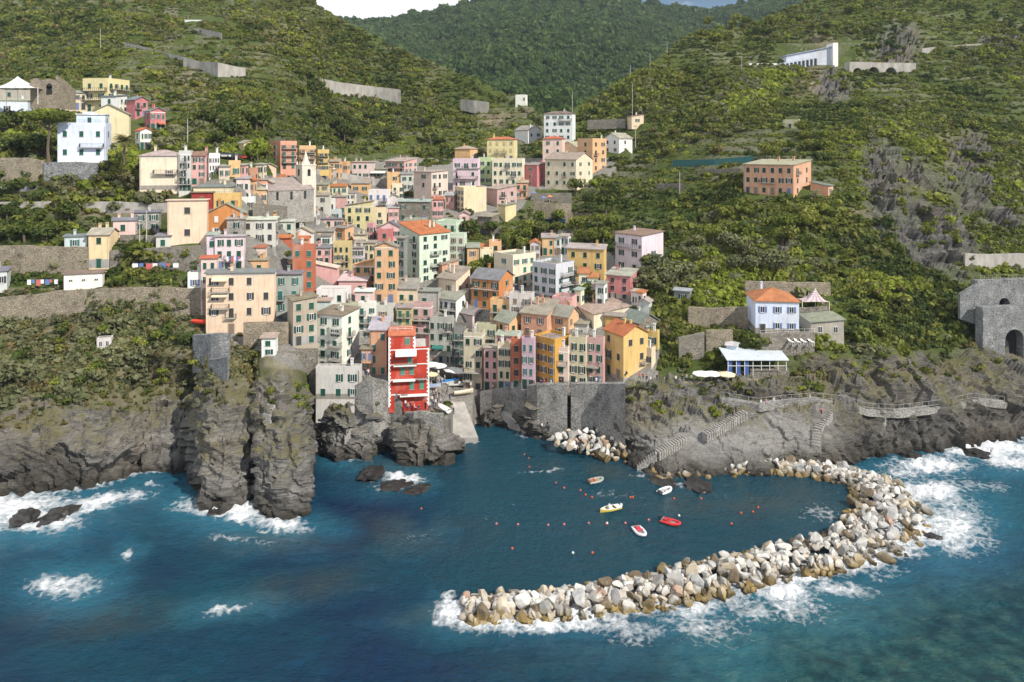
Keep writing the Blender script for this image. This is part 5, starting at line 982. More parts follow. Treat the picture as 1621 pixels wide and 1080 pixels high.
# ------------------------------------------------------------------ boulders, boats, people, plants
import bmesh
ORD = 'first second third fourth fifth sixth seventh eighth ninth tenth eleventh twelfth thirteenth fourteenth fifteenth sixteenth seventeenth eighteenth nineteenth twentieth'.split()
def ordw(i): return ORD[i] if i < 20 else ('twenty-'+ORD[i-20] if i < 29 else 'thirtieth' if i == 29 else 'thirty-'+ORD[i-30])
def proj(p): return (CX+F*p[0]/p[1], HOR+F*(CAMH-p[2])/p[1])
bm = bmesh.new(); bmesh.ops.create_icosphere(bm, subdivisions=3, radius=1); ICO = np.array([v.co[:] for v in bm.verts]); ICF = np.array([[v.index for v in f.verts] for f in bm.faces]); bm.free()
m, N, Lk, p = nodes('boulder_rock', .9, .2); oi = N.new('ShaderNodeObjectInfo'); ge = N.new('ShaderNodeNewGeometry'); tc = N.new('ShaderNodeTexCoord')
n1 = rng_(N, Lk, noise(N, Lk, tc.outputs['Object'], 1.3, 7, .7), .3, .7, .62, 1.12); c = mixc(N, Lk, 1.0, oi.outputs['Color'], n1, 'MULTIPLY')
vn = rng_(N, Lk, noise(N, Lk, tc.outputs['Object'], .7, 5, .6), .56, .66); c = mixc(N, Lk, math_(N, Lk, 'MULTIPLY', vn, .5), c, (.30,.22,.13))
sz = N.new('ShaderNodeSeparateXYZ'); Lk(ge.outputs['Position'], sz.inputs[0]); zn = math_(N, Lk, 'ADD', sz.outputs[2], math_(N, Lk, 'MULTIPLY', noise(N, Lk, ge.outputs['Position'], .6, 4), 1.6))
alg = mixc(N, Lk, rng_(N, Lk, noise(N, Lk, ge.outputs['Position'], .16, 3), .42, .58), (.075,.055,.022), (.24,.165,.05)); c = mixc(N, Lk, rng_(N, Lk, zn, 1.2, 2.3, .9, 0), c, alg); c = mixc(N, Lk, rng_(N, Lk, zn, .75, 1.1, .7, 0), c, (.022,.018,.012)); Lk(c, p.inputs[0])
bump(N, Lk, p, noise(N, Lk, tc.outputs['Object'], 4, 6, .7), .6, .12); M['boulder'] = m
m = M['boulder'].copy(); m.name = 'rubble_rock'; N = m.node_tree.nodes; oi = [q for q in N if q.type == 'OBJECT_INFO'][0]; at = N.new('ShaderNodeAttribute'); at.attribute_name = 'tint'; r = ramp(N, [(.0,(.16,.13,.09)),(.2,(.33,.315,.30)),(.45,(.47,.45,.42)),(.7,(.60,.58,.54)),(1,(.48,.41,.32))]); m.node_tree.links.new(at.outputs['Fac'], r.inputs[0]); m.node_tree.links.new(r.outputs[0], oi.outputs['Color'].links[0].to_socket); M['rubble'] = m
def rockmesh(seed, cuts=9, name='boulder'):
    r = np.random.default_rng(seed); v = ICO.copy()
    for k in range(cuts):
        n = r.normal(size=3); n /= np.linalg.norm(n); d = r.uniform(.38, .72); q = v@n; v = v-np.outer(np.clip(q-d, 0, None), n)
    v *= (1+.05*fbm(v[:,0]*2+seed, v[:,1]*2, v[:,2]*2, 3))[:, None]; v *= r.uniform(.8, 1.2, 3)*np.array([1.1, .95, .9])
    return npmesh(name, v, ICF, [M['boulder']], False)
ROCKS = [rockmesh(100+i, 9+i % 6) for i in range(14)]
placed = []; BOUL = []
def addb(px, py, pz, r_, colr, zone):
    o = link('boulder', ROCKS[int(rng.integers(14))], None, (px, py, pz), None, tuple(r_*rng.uniform(.82, 1.2, 3)), colr); o.rotation_euler = tuple(rng.uniform(-3, 3, 3)); BOUL.append((o, zone, (px, py, pz))); placed.append((px, py, r_))
BC = [('chalk white',(.66,.645,.61),.34),('pale grey',(.47,.465,.45),.30),('warm beige',(.50,.43,.33),.18),('dark brown',(.16,.125,.085),.09),('rusty pink',(.40,.27,.21),.04),('mid grey',(.30,.295,.285),.05)]
def pickc(h): 
    pr = np.array([c[2] for c in BC])*(np.array([1,1,1,.6,1,1]) if h > .45 else np.array([.45,.8,1.2,3,1,2])); i = int(rng.choice(len(BC), p=pr/pr.sum())); return BC[i]
cum = [0]
for a, b_ in zip(BW, BW[1:]): cum.append(cum[-1]+math.hypot(b_[0]-a[0], b_[1]-a[1]))
ZN = ['tip of the breakwater','outer arm of the breakwater','long arm of the breakwater','bend of the breakwater','landward end of the breakwater']
tries = 0; nb = 0
cand = []
while nb < 226 and tries < 60000:
    tries += 1; s = rng.uniform(0, cum[-1]); i = min(np.searchsorted(cum, s)-1, len(BW)-2) if s > 0 else 0; t = (s-cum[i])/(cum[i+1]-cum[i]); a, b_ = BW[i], BW[i+1]; hw = a[2]+(b_[2]-a[2])*t
    dx, dy = b_[0]-a[0], b_[1]-a[1]; L = math.hypot(dx, dy); e = rng.uniform(-1.12, 1.12); x = a[0]+dx*t-dy/L*e*hw; y = a[1]+dy*t+dx/L*e*hw; ee = abs(e)
    r_ = rng.uniform(.68, 1.42)*(1.0 if tries < 15000 else .85)
    if any((x-q[0])**2+(y-q[1])**2 < (.62*(r_+q[2]))**2 for q in placed): continue
    z = 1.6*max(0, 1-ee**2)*min(1, .5+hw/9)+.15+rng.uniform(-.2, .35)
    sea = e < 0 if dx > 0 else e < 0
    cn, cc, _ = pickc(z/3); zone = ZN[min(4, int(s/cum[-1]*5))]; addb(x, y, z, r_, tuple(np.array(cc)*rng.uniform(.85, 1.1)), (cn, ('crest' if ee < .5 else 'seaward side' if e*1.0 < 0 else 'harbour side'), zone)); nb += 1
# heap below the harbour wall
HEAP = [(882,700),(905,690),(940,686),(975,692),(1012,700),(1005,716),(975,722),(940,712),(905,704)]
nh = 0; tries = 0
while nh < 66 and tries < 20000:
    tries += 1; x_, y_ = rng.uniform(878, 1018), rng.uniform(676, 732)
    if not inpoly(np.array(x_), np.array(y_), [(876,688),(900,680),(950,678),(990,684),(1018,700),(1005,730),(985,733),(950,722),(905,710),(880,703)]): continue
    t = (y_-678)/54; Y = S(y_)*(1-.0)-.0; z = 3.4*(1-t)+.3; q = P3(x_, y_, (CAMH-z)*F/(y_-HOR)); r_ = rng.uniform(.65, 1.25)
    if any((q.x-w[0])**2+(q.y-w[1])**2 < (.55*(r_+w[2]))**2 for w in placed[nb:]): continue
    cn, cc, _ = pickc(.8 if t < .7 else .2); addb(q.x, q.y, z-.3, r_, tuple(np.array(cc)*rng.uniform(.9, 1.1)), (cn, 'upper part' if t < .5 else 'lower edge', 'rock heap below the harbour wall')); nh += 1
bins = {}
for o, z_, p_ in BOUL: bins.setdefault(z_, []).append((proj(p_)[0], o))
for (cn, row, zone), L_ in bins.items():
    L_.sort(key=lambda q: q[0]); n = len(L_)
    for i, (_, o) in enumerate(L_): tag(o, (f'{cn} boulder, only one of that colour, {row}, {zone}' if n == 1 else f'{ordw(i)} from left of the {cn} boulders, {row}, {zone}'), 'boulder', 'boulders of the breakwater' if 'heap' not in zone else 'boulders of the rock heap')
# the packed small stone between and beneath them
Vs, Fs, k, SCOL = [], [], 0, []
def addstuff(x, y, z, r_):
    global k
    me = ROCKS[int(rng.integers(14))]; v = np.empty(len(me.vertices)*3, np.float32); me.vertices.foreach_get('co', v); a = rng.uniform(0, 6.28); R_ = np.array([[math.cos(a), -math.sin(a), 0],[math.sin(a), math.cos(a), 0],[0,0,1]])
    global SCOL
    SCOL.append(np.full(len(ICO), rng.random()))
    Vs.append(v.reshape(-1, 3)@R_.T*r_+np.array([x, y, z])); Fs.append(ICF+k); k += len(ICO)
for i_ in range(1250):
    s = rng.uniform(0, cum[-1]); i = max(0, min(np.searchsorted(cum, s)-1, len(BW)-2)); t = (s-cum[i])/(cum[i+1]-cum[i]); a, b_ = BW[i], BW[i+1]; hw = a[2]+(b_[2]-a[2])*t; dx, dy = b_[0]-a[0], b_[1]-a[1]; L = math.hypot(dx, dy); e = rng.uniform(-1.1, 1.1)
    addstuff(a[0]+dx*t-dy/L*e*hw, a[1]+dy*t+dx/L*e*hw, 1.55*max(0, 1-e*e)*min(1, .5+hw/9)-.05, rng.uniform(.5, 1.0))
for i_ in range(130):
    x_, y_ = rng.uniform(880, 1015), rng.uniform(680, 730)
    if inpoly(np.array(x_), np.array(y_), [(876,688),(900,680),(950,678),(990,684),(1018,700),(1005,730),(985,733),(950,722),(905,710),(880,703)]): z = 3.0*(1-(y_-678)/54); q = P3(x_, y_, (CAMH-z)*F/(y_-HOR)); addstuff(q.x, q.y+.5, z-.6, rng.uniform(.5, .9))
for i_ in range(110):
    x_ = rng.uniform(1000, 1330); y_ = np.interp(x_, [1000,1050,1200,1330], [738,760,752,742])+rng.uniform(-8, 3); q = P3(x_, y_, S(y_)); addstuff(q.x, q.y+.5, rng.uniform(-.3, .5), rng.uniform(.5, 1.1))
rm_ = npmesh('rubble', np.concatenate(Vs), np.concatenate(Fs), [M['rubble']], False); attr(rm_, 'tint', np.concatenate(SCOL)); o = link('rubble', rm_); tag(o, 'smaller stone packed between the boulders of breakwater and rock heap', 'rubble', kind='stuff')
# dark rocks awash
SEAR = [(94,817,3.0,1.0,'dark wave washed rock, right of a pair in the foam at far left'),(40,820,2.6,.9,'dark wave washed rock, left of a pair in the foam at far left'),(345,806,2.2,.8,'low brown rock in the surf at the foot of the left spur'),(590,750,2.8,.8,'flat dark reef rock, larger, in front of the pier rock'),(628,768,2.6,.35,'low brown reef just breaking the water below the pier rock'),(662,774,2.2,.3,'reddish submerged rock right of the flat reef'),(540,728,1.6,.8,'small dark rock in foam under the centre cliff'),(1545,718,2.2,.7,'black jagged rock in the surf beyond the landing platform'),(1440,722,2.0,.8,'small dark rock in surf left of the bathing platform'),(1475,852,1.4,.6,'lone small brown rock in the foam right of the breakwater bend'),(1050,764,2.4,.6,'dark weedy rock at the water edge below the slab'),(1105,770,2.8,.7,'wide dark weedy ledge right of the slab foot')]
m = mat('wet_rock', (.030,.027,.024), .35, nscale=.8, var=.6, bump=.8, bscale=2.5, spec=.5); 
def jag(seed):
    v = ICO.copy(); f_ = ridged(v[:,0]*1.3+seed, v[:,1]*1.3, v[:,2]*1.1, 4)+facets(v[:,0], v[:,1], v[:,2], 1.7, seed)*.8; return npmesh('sea_rock', v*(.75+.35*f_)[:, None], ICF, [m], False)
JG = [jag(q) for q in (3, 8, 15, 22)]
for x_, y_, r_, h_, lab in SEAR:
    q = P3(x_, y_, S(y_)); o = link('sea_rock', JG[int(rng.integers(4))], None, (q.x, q.y, -.1), rng.uniform(0, 3), (r_*1.25, r_*.9, h_*1.3)); tag(o, lab, 'rock', 'rocks awash')
# ---------------------------------------------------------------- boats
def sweep(b, path, rad, k=8, m=0):
    P_ = [Vector(q) for q in path]; rings = []
    for i, c in enumerate(P_):
        d = (P_[min(i+1, len(P_)-1)]-P_[max(i-1, 0)]).normalized(); u = Vector((0,0,1)); w = d.cross(u).normalized(); r_ = rad[i] if isinstance(rad, list) else rad
        rings.append([c+(w*math.cos(6.2832*j/k)+u*math.sin(6.2832*j/k))*r_ for j in range(k)])
    for a, c in zip(rings, rings[1:]):
        for j in range(k): b.quad(a[j], a[(j+1) % k], c[(j+1) % k], c[j], m=m)
    b.quad(*rings[0][::-1], m=m); b.quad(*rings[-1], m=m)
def motor(r, L):
    b = MB(); b.box(-L/2-.42,-L/2-.1,-.14,.14,.42,.78); b.box(-L/2-.35,-L/2-.2,-.06,.06,-.3,.42); b.bar((-L/2-.1,0,.6),(-L/2+.35,.05,.68),.025); return b.build('outboard_motor', [M['plastic']], r, color=(.03,.03,.035))
def inflatable(x, y, ang, col, label, L=3.6, seat=(.5,.5,.5), Wd=.72):
    q = P3(x, y, S(y)); r = empty('inflatable_boat', (q.x, q.y, .1), ang); tag(r, label, 'boat', 'boats in the harbour'); b = MB(); R_ = .23
    path = [(-L/2,-Wd,.2),(-L*.2,-Wd,.2),(L*.15,-Wd,.22),(L*.32,-Wd*.72,.28),(L*.43,-Wd*.35,.36),(L*.46,0,.40),(L*.43,Wd*.35,.36),(L*.32,Wd*.72,.28),(L*.15,Wd,.22),(-L*.2,Wd,.2),(-L/2,Wd,.2)]
    sweep(b, path, [.12]+[R_]*9+[.12]); b.build('hull_tube', [M['rubber']], r, smooth=True, color=col)
    b = MB(); b.prism([(-L*.42,-Wd,.05),(L*.15,-Wd,.05),(L*.40,0,.12),(L*.15,Wd,.05),(-L*.42,Wd,.05)],[(-L*.42,-Wd,.12),(L*.15,-Wd,.12),(L*.40,0,.2),(L*.15,Wd,.12),(-L*.42,Wd,.12)]); b.box(-L*.44,-L*.41,-Wd,Wd,.0,.45); b.build('floor', [M['plastic']], r, color=(.25,.25,.25))
    b = MB(); b.box(-.35,.0,-Wd+.1,Wd-.1,.3,.42); b.box(-L*.36,-L*.2,-.3,.3,.12,.5); b.build('seat', [M['plastic']], r, color=seat); motor(r, L); return r
inflatable(943,763,.45,(.30,.31,.27),'grey-green inflatable boat with orange cargo, nearest the harbour wall',3.4,(.5,.14,.05))
inflatable(1053,779,.65,(.72,.73,.75),'white inflatable boat with nothing aboard, below the big slab',3.1,(.5,.5,.5))
inflatable(1062,829,-.55,(.55,.03,.035),'bright red inflatable boat, rightmost of the moored boats',3.5,(.45,.04,.04))
inflatable(1013,844,-1.3,(.74,.74,.76),'white inflatable boat with a red seat, nearest the breakwater',3.4,(.55,.05,.08))
def rowboat(loc, ang, L, label, col, deck, name='motor_boat', group='boats in the harbour', cover=False, tilt=0, sc=1):
    r = empty(name, loc, ang); r.rotation_euler = (tilt, 0, ang); tag(r, label, 'boat', group); n = 9; b = MB(); rings = []
    for i in range(n):
        t = i/(n-1); x = -L/2+L*t; w = .8*sc*(1-max(0, (t-.45)/.55)**2.2)*(.86+.14*min(1, t*4)); w = max(w, .03); h = .55*sc+.25*t*t; rings.append([(x,-w,h),(x,-w*.92,h*.45),(x,-w*.45,-.05),(x,w*.45,-.05),(x,w*.92,h*.45),(x,w,h)])
    for a, c in zip(rings, rings[1:]):
        for j in range(5): b.quad(a[j], c[j], c[j+1], a[j+1])
    b.quad(*rings[0]); b.build('hull', [M['plastic']], r, color=col, smooth=False)
    b = MB()
    for i in range(n-1):
        a, c = rings[i], rings[i+1]; inn = .30 if (1 < i < 6 and not cover) else .0
        if inn:
            for s in (0, 5): 
                k = .72; b.quad(*( [a[s], c[s], (c[s][0], c[s][1]*k, c[s][2]), (a[s][0], a[s][1]*k, a[s][2])] if s == 5 else [c[s], a[s], (a[s][0], a[s][1]*k, a[s][2]), (c[s][0], c[s][1]*k, c[s][2])]))
            b.quad((a[0][0],a[0][1]*.72,.22),(c[0][0],c[0][1]*.72,.22),(c[5][0],c[5][1]*.72,.22),(a[5][0],a[5][1]*.72,.22))
        else: b.quad(a[0], c[0], c[5], a[5]) if not cover else (b.quad(a[0], c[0], (c[0][0],0,c[0][2]+.25), (a[0][0],0,a[0][2]+.25)), b.quad((a[0][0],0,a[0][2]+.25), (c[0][0],0,c[0][2]+.25), c[5], a[5]))
    b.build('deck' if not cover else 'tarpaulin', [M['cloth' if cover else 'plastic']], r, color=deck)
    if not cover: b = MB(); b.box(-.2,.35,-.3,.3,.22,.95); b.prism([(.1,-.3,.95),(.3,-.3,.95),(.3,.3,.95),(.1,.3,.95)],[(.02,-.28,1.25),(.05,-.28,1.25),(.05,.28,1.25),(.02,.28,1.25)]); b.build('console', [M['plastic']], r, color=(.72,.72,.72)); o = motor(r, L); o.color = (.7,.7,.72,1)
    return r
q = P3(966, 808, S(808)); rowboat((q.x, q.y, -.1), math.pi+.45, 4.2, 'small yellow motor boat with white deck and console in mid harbour', (.62,.48,.10), (.72,.70,.64))
GS = 'boats pulled up on the square'
for x_, y_, ang, L, lab, col, deck, cov in [(727,613,.12,5.2,'white boat with light cover parked across the tunnel head',(.7,.7,.68),(.60,.58,.50),False),(702,652,2.2,4.6,'white upturned looking boat at the top of the slip beside the crowd',(.72,.71,.68),(.74,.73,.70),True),(734,626,.35,4.8,'beige covered boat lying on the bridge over the tunnel',(.55,.47,.36),(.60,.54,.44),True),(686,604,2.6,4.6,'white rowing boat behind the red house corner',(.70,.70,.70),(.30,.28,.25),True),(713,609,.3,4.6,'boat under a bright blue tarpaulin on the square',(.5,.5,.52),(.03,.18,.45),True),(684,617,.2,4.2,'boat under a grey-blue tarpaulin near the red house',(.4,.42,.46),(.25,.32,.48),True)]:
    p_ = pt(x_, y_); rowboat((p_.x, p_.y-.3, p_.z+.55), ang, L, lab, col, deck, 'beached_boat', GS, cov)
p_ = pt(317, 514, -1.2); rowboat((p_.x, p_.y, p_.z+.3), -.3, 4.0, 'red overturned kayak lying on the slope left of the long cream house', (.55,.05,.03), (.55,.05,.03), 'kayak', 'boats pulled up on the square', True)
# buoys
BUO = {'small pink buoys strung across the harbour':[(786,830),(820,831),(868,832),(893,831),(932,829),(960,830),(990,829),(1027,824)],'orange buoys in mid harbour':[(893,773),(919,777),(927,784),(937,788),(998,788),(1002,788),(1067,790),(811,869),(938,876),(1110,790)],'red buoys near the inner breakwater':[(1173,813),(1192,811),(1200,804),(1158,830)],'tiny red floats off the boat slip':[(830,720),(837,726),(838,740),(880,765),(667,806)],'white floats near the breakwater':[(907,876),(1075,817),(961,829)]}
def _buoy(b):
    for k in range(6):
        a0, a1 = -1.2+k*.44, -1.2+(k+1)*.44; b.prism([(math.cos(6.2832*i/10)*math.cos(a0), math.sin(6.2832*i/10)*math.cos(a0), math.sin(a0)) for i in range(10)],[(math.cos(6.2832*i/10)*math.cos(a1), math.sin(6.2832*i/10)*math.cos(a1), math.sin(a1)) for i in range(10)])
    b.tube((0,0,.95),(0,0,1.35),.12,.12,6)
UM['buoy'] = unit(_buoy, 'buoy', [M['plastic']])
for g, L_ in BUO.items():
    cc = (.62,.16,.16) if 'pink' in g else (.72,.72,.7) if 'white' in g else (.60,.10,.03)
    for i, (x_, y_) in enumerate(sorted(L_)): q = P3(x_, y_, S(y_)); r_ = .2 if 'tiny' not in g else .16; tag(link('buoy', UM['buoy'], None, (q.x, q.y, .08), 0, (r_,)*3, cc), f'{ORD[i]} from the left of the {g}', 'buoy', g)
# ---------------------------------------------------------------- people: one continuous skinned body per pose
def body(name, J, E, Rr):
    me = bpy.data.meshes.new(name+'_cage'); me.from_pydata(J, E, []); o = bpy.data.objects.new(name+'_cage', me); COL.objects.link(o); sk = o.modifiers.new('skin', 'SKIN'); ss = o.modifiers.new('sub', 'SUBSURF'); ss.levels = 1
    for v_, r_ in zip(me.skin_vertices[0].data, Rr): v_.radius = r_ if isinstance(r_, tuple) else (r_, r_)
    me.skin_vertices[0].data[0].use_root = True; bpy.context.view_layer.update(); dg = bpy.context.evaluated_depsgraph_get(); n = bpy.data.meshes.new_from_object(o.evaluated_get(dg)); bpy.data.objects.remove(o); n.name = name; return n
def person_mesh(pose):
    if pose == 'sit': hip, kn, ft, sh_ = .45, [(-.1,-.42,.5),(.1,-.42,.5)], [(-.1,-.45,.06),(.1,-.45,.06)], -.55
    else: hip = .92; kn = [(-.1,-.02,.50),(.1,-.04,.50)] if pose == 'stand' else [(-.1,.10,.50),(.1,-.18,.52)]; ft = [(-.1,0,.06),(.1,0,.06)] if pose == 'stand' else [(-.1,.36,.10),(.1,-.24,.06)]
    J = [(0,0,hip),(0,0,hip+.28),(0,.0,hip+.50),(0,-.01,hip+.60),(0,-.02,hip+.72),(0,-.02,hip+.82)]; E = [(0,1),(1,2),(2,3),(3,4),(4,5)]; Rr = [(.155,.11),(.135,.095),(.15,.095),.052,(.085,.10),(.07,.08)]
    for i, s in enumerate((-1, 1)):
        n = len(J); J += [(s*.1,0,hip-.08), kn[i], (ft[i][0], ft[i][1], ft[i][2]), (ft[i][0], ft[i][1]-.16, ft[i][2]-.02)]; E += [(0,n),(n,n+1),(n+1,n+2),(n+2,n+3)]; Rr += [.095,.062,.045,.038]
        n = len(J); sw = .0 if pose == 'stand' else s*.14; J += [(s*.19,0,hip+.48),(s*.24,sw*.5,hip+.20),(s*.24,sw-.06-(.2 if pose == 'sit' else 0),hip-.04)]; E += [(2,n),(n,n+1),(n+1,n+2)]; Rr += [.06,.045,.034]
    me = body('person', J, E, Rr); me.materials.clear(); [me.materials.append(x) for x in (M['cloth'], TROU, M['skin'], HAIR)]
    for f in me.polygons: c = f.center; h = c.z-hip; f.material_index = 3 if h > .78 or (h > .66 and c.y > .02) else 2 if h > .54 or (abs(c.x) > .205 and h < .16) else 0 if h > -.02 else 1
    return me
TROU = mat('dark_trousers', (.05,.06,.09), .9); HAIR = mat('hair', (.05,.032,.02), .8)
PM = {k_: person_mesh(k_) for k_ in ('stand','walk','sit')}
SHC = dict(white=(.72,.72,.70),black=(.03,.03,.035),blue=(.06,.12,.35),red=(.5,.04,.04),grey=(.3,.3,.32),navy=(.02,.03,.10),pink=(.6,.3,.34),yellow=(.65,.52,.06),orange=(.6,.2,.04),green=(.06,.22,.12))
PPL = {'on the wall before the red house':[(642,647,'w'),(650,650,'b'),(656,650,'p'),(663,651,'n'),(668,648,'w'),(674,650,'b'),(680,650,'w'),(686,648,'n'),(690,645,'w'),(628,640,'r'),(634,643,'n'),(646,652,'g')],
 'beside the red house corner':[(684,640,'w'),(688,636,'n'),(692,638,'w'),(695,633,'b'),(690,628,'w'),(685,626,'n'),(697,644,'w'),(686,632,'g'),(693,644,'n')],
 'on the boat slip':[(718,664,'b'),(712,642,'n'),(707,629,'b'),(708,622,'b'),(733,612,'w')],'on the square among boats':[(698,612,'n'),(704,606,'w'),(690,608,'b'),(722,603,'r'),(694,598,'w'),(745,617,'w'),(752,618,'n'),(757,617,'b'),(742,610,'r')],
 'on the pier rock ledge':[(652,684,'r'),(654,690,'y'),(657,680,'o'),(649,693,'p'),(675,714,'b'),(699,713,'n'),(703,714,'b')],'along the harbour front row':[(780,621,'w'),(792,620,'n'),(803,620,'b'),(818,620,'w'),(838,617,'w'),(856,615,'n'),(862,615,'r'),(872,614,'w'),(888,613,'b'),(912,613,'w'),(935,612,'n'),(944,611,'w'),(950,612,'g'),(846,615,'b')],
 'at the harbour quay ramp':[(849,667,'y'),(803,645,'w'),(858,683,'w'),(868,684,'n'),(866,680,'b')],'on the cafe terrace':[(1012,603,'r'),(1018,604,'r'),(992,597,'n'),(1030,606,'w'),(1040,606,'b'),(1052,607,'w'),(1061,607,'n'),(1070,608,'w'),(1080,607,'b'),(1095,607,'w'),(1104,606,'b'),(1116,607,'w'),(1130,606,'n'),(1140,607,'b'),(1160,606,'w'),(1172,606,'n'),(1087,606,'g'),(1024,604,'n')],
 'on the cliff path':[(1130,622,'b'),(1205,646,'w'),(1213,646,'p'),(1225,643,'w'),(1235,642,'n'),(1282,638,'w'),(1301,661,'r'),(1370,652,'w'),(1382,697,'n'),(1036,709,'b'),(1085,685,'n'),(1160,664,'b'),(1259,755,'o'),(1345,745,'n')],'on steps by the basement house':[(574,586,'n'),(578,596,'b'),(583,598,'w'),(572,600,'p'),(580,600,'n')]}
CN = dict(w='white',b='black',n='navy',r='red',g='grey',p='pink',y='yellow',o='orange')
for place, L_ in PPL.items():
    cnt = {}; 
    for x_, y_, c_k in sorted(L_): cnt.setdefault(c_k, []).append((x_, y_))
    for c_k, Q in cnt.items():
        for i, (x_, y_) in enumerate(Q):
            pose = random.choice(('stand','stand','walk','sit') if 'cafe' in place or 'wall' in place else ('stand','walk')); q = pt(x_, y_, -1.0 if 'front' not in place else -.9)
            if place == 'on the boat slip' and x_ > 710 and y_ > 630: q.z += .9; 
            o = link('person', PM[pose], None, q+Vector((0,0,.25)), rng.uniform(-3, 3), (1.02,)*3, SHC[CN[c_k]]); pd = {'stand':'standing','walk':'walking','sit':'sitting'}[pose]
            tag(o, f'{pd} person in a {CN[c_k]} top {place}' if len(Q) == 1 else f'{ordw(i)} from left in a {CN[c_k]} top, {pd} {place}', 'person', 'people '+place)
# parasols
def parasol(p_, r_, col, label, h=2.6):
    r = empty('parasol', p_); tag(r, label, 'parasol', 'parasols'); b = MB(); n = 8; ring = [(math.cos(6.2832*i/n)*r_, math.sin(6.2832*i/n)*r_, h-.55) for i in range(n)]; r2 = [(q[0], q[1], q[2]-.18) for q in ring]
    for i in range(n): b.quad(ring[i], ring[(i+1) % n], (0,0,h)); b.quad(r2[i], r2[(i+1) % n], ring[(i+1) % n], ring[i])
    b.build('canopy', [M['cloth']], r, color=col); b = MB(); b.tube((0,0,-1.0),(0,0,h+.15),.045); b.build('pole', [M['white']], r)
for x_, y_, r_, c_k, lab in [(682,590,2.1,'white','white square parasol, leftmost, on the harbour square'),(694,592,2.1,'white','white square parasol, second from left, on the harbour square'),(716,598,2.2,'white','white parasol, third from left, on the harbour square'),(727,600,2.2,'white','white parasol, rightmost, on the harbour square'),(683,606,1.6,'lemon','pale yellow parasol behind the red house'),(1111,606,2.1,'white','white parasol, left one of the cafe terrace'),(1127,606,2.0,'white','white parasol, middle one of the cafe terrace'),(1150,607,2.0,'cream','cream parasol near the cafe steps'),(663,344,1.6,'white','white parasol on the terrace of the dark stone house'),(676,566,1.0,'brick','red parasol at the terrace behind the red house'),(845,314,1.2,'bl','blue parasol in the garden below the big cream house'),(860,322,1.2,'bl','second blue parasol lower in the same garden'),(870,320,1.1,'orange','orange parasol in the garden below the big cream house')]:
    p_ = pt(x_, y_, -1.2); parasol(p_, r_, PAL[c_k], lab)
# loungers and laundry, upper road cars
for i, x_ in enumerate((1252,1262,1272,1284)):
    p_ = pt(x_, 546, -2.0); r = empty('sun_lounger', p_+Vector((0,0,.5)), .3); tag(r, f'white sun lounger below the pale blue villa, {ORD[i]} from left', 'lounger', 'sun loungers'); b = MB(); b.box(-.3,.3,-.9,.4,.28,.36); b.prism([(-.3,.4,.28),(.3,.4,.28),(.3,.44,.36),(-.3,.44,.36)],[(-.3,.95,.75),(.3,.95,.75),(.3,.98,.8),(-.3,.98,.8)]); b.build('bed', [M['white']], r); b = MB(); [b.box(x,x+.05,y,y+.05,-.6,.28) for x in (-.28,.23) for y in (-.85,.3)]; b.build('legs', [M['white']], r)
for x_, y_, w_, lab in [(247,425,11,'white and blue washing on a line under the rubble wall'),(68,451,7,'blue washing on a line by the pergola at far left'),(372,414,4,'washing on the roof terrace of the slim pink house'),(815,478,5,'washing on the pale grey terrace house'),(795,476,4,'washing above the peach house'),(540,372,3,'washing on the mustard house roof')]:
    p_ = pt(x_, y_, -2.2); tag(link('laundry', UM['laun'], None, p_+Vector((0,0,1.2)), 0.05, (w_, 1, 1.3)), lab, 'laundry', 'washing on lines')
def _car(b):
    b.prism([(-2,-.8,.3),(2,-.8,.3),(2,.8,.3),(-2,.8,.3)],[(-1.95,-.78,.85),(1.95,-.78,.8),(1.95,.78,.8),(-1.95,.78,.85)]); b.prism([(-1.5,-.74,.851),(1.0,-.74,.82),(1.0,.74,.82),(-1.5,.74,.851)],[(-1.1,-.6,1.42),(.4,-.6,1.42),(.4,.6,1.42),(-1.1,.6,1.42)],1)
    for x in (-1.25, 1.3):
        for y in (-.82, .72): b.tube((x,y,.32),(x,y+.1,.32),.32,.32,10,2)
UM['car'] = unit(_car, 'parked_car', [M['metal'], M['glass'], M['iron']])
for i, (x_, y_) in enumerate([(358,253),(366,254),(378,255),(452,262),(480,266),(505,270),(522,272),(536,274),(551,277),(565,279),(600,287)]):
    cn = ('white','grey','dark blue','silver','red','black')[i*5 % 6]; cc = dict(white=(.7,.7,.7),grey=(.3,.3,.3),silver=(.5,.5,.52),red=(.4,.03,.03),black=(.03,.03,.03)).get(cn, (.03,.06,.2)); p_ = pt(x_, y_-1, -.1); tag(link('parked_car', UM['car'], None, p_+Vector((0,0,.4)), rng.uniform(-.2, .2)-.3, None, cc), f'{cn} parked car, {ordw(i)} from left along the upper village road', 'car', 'cars along the upper road')
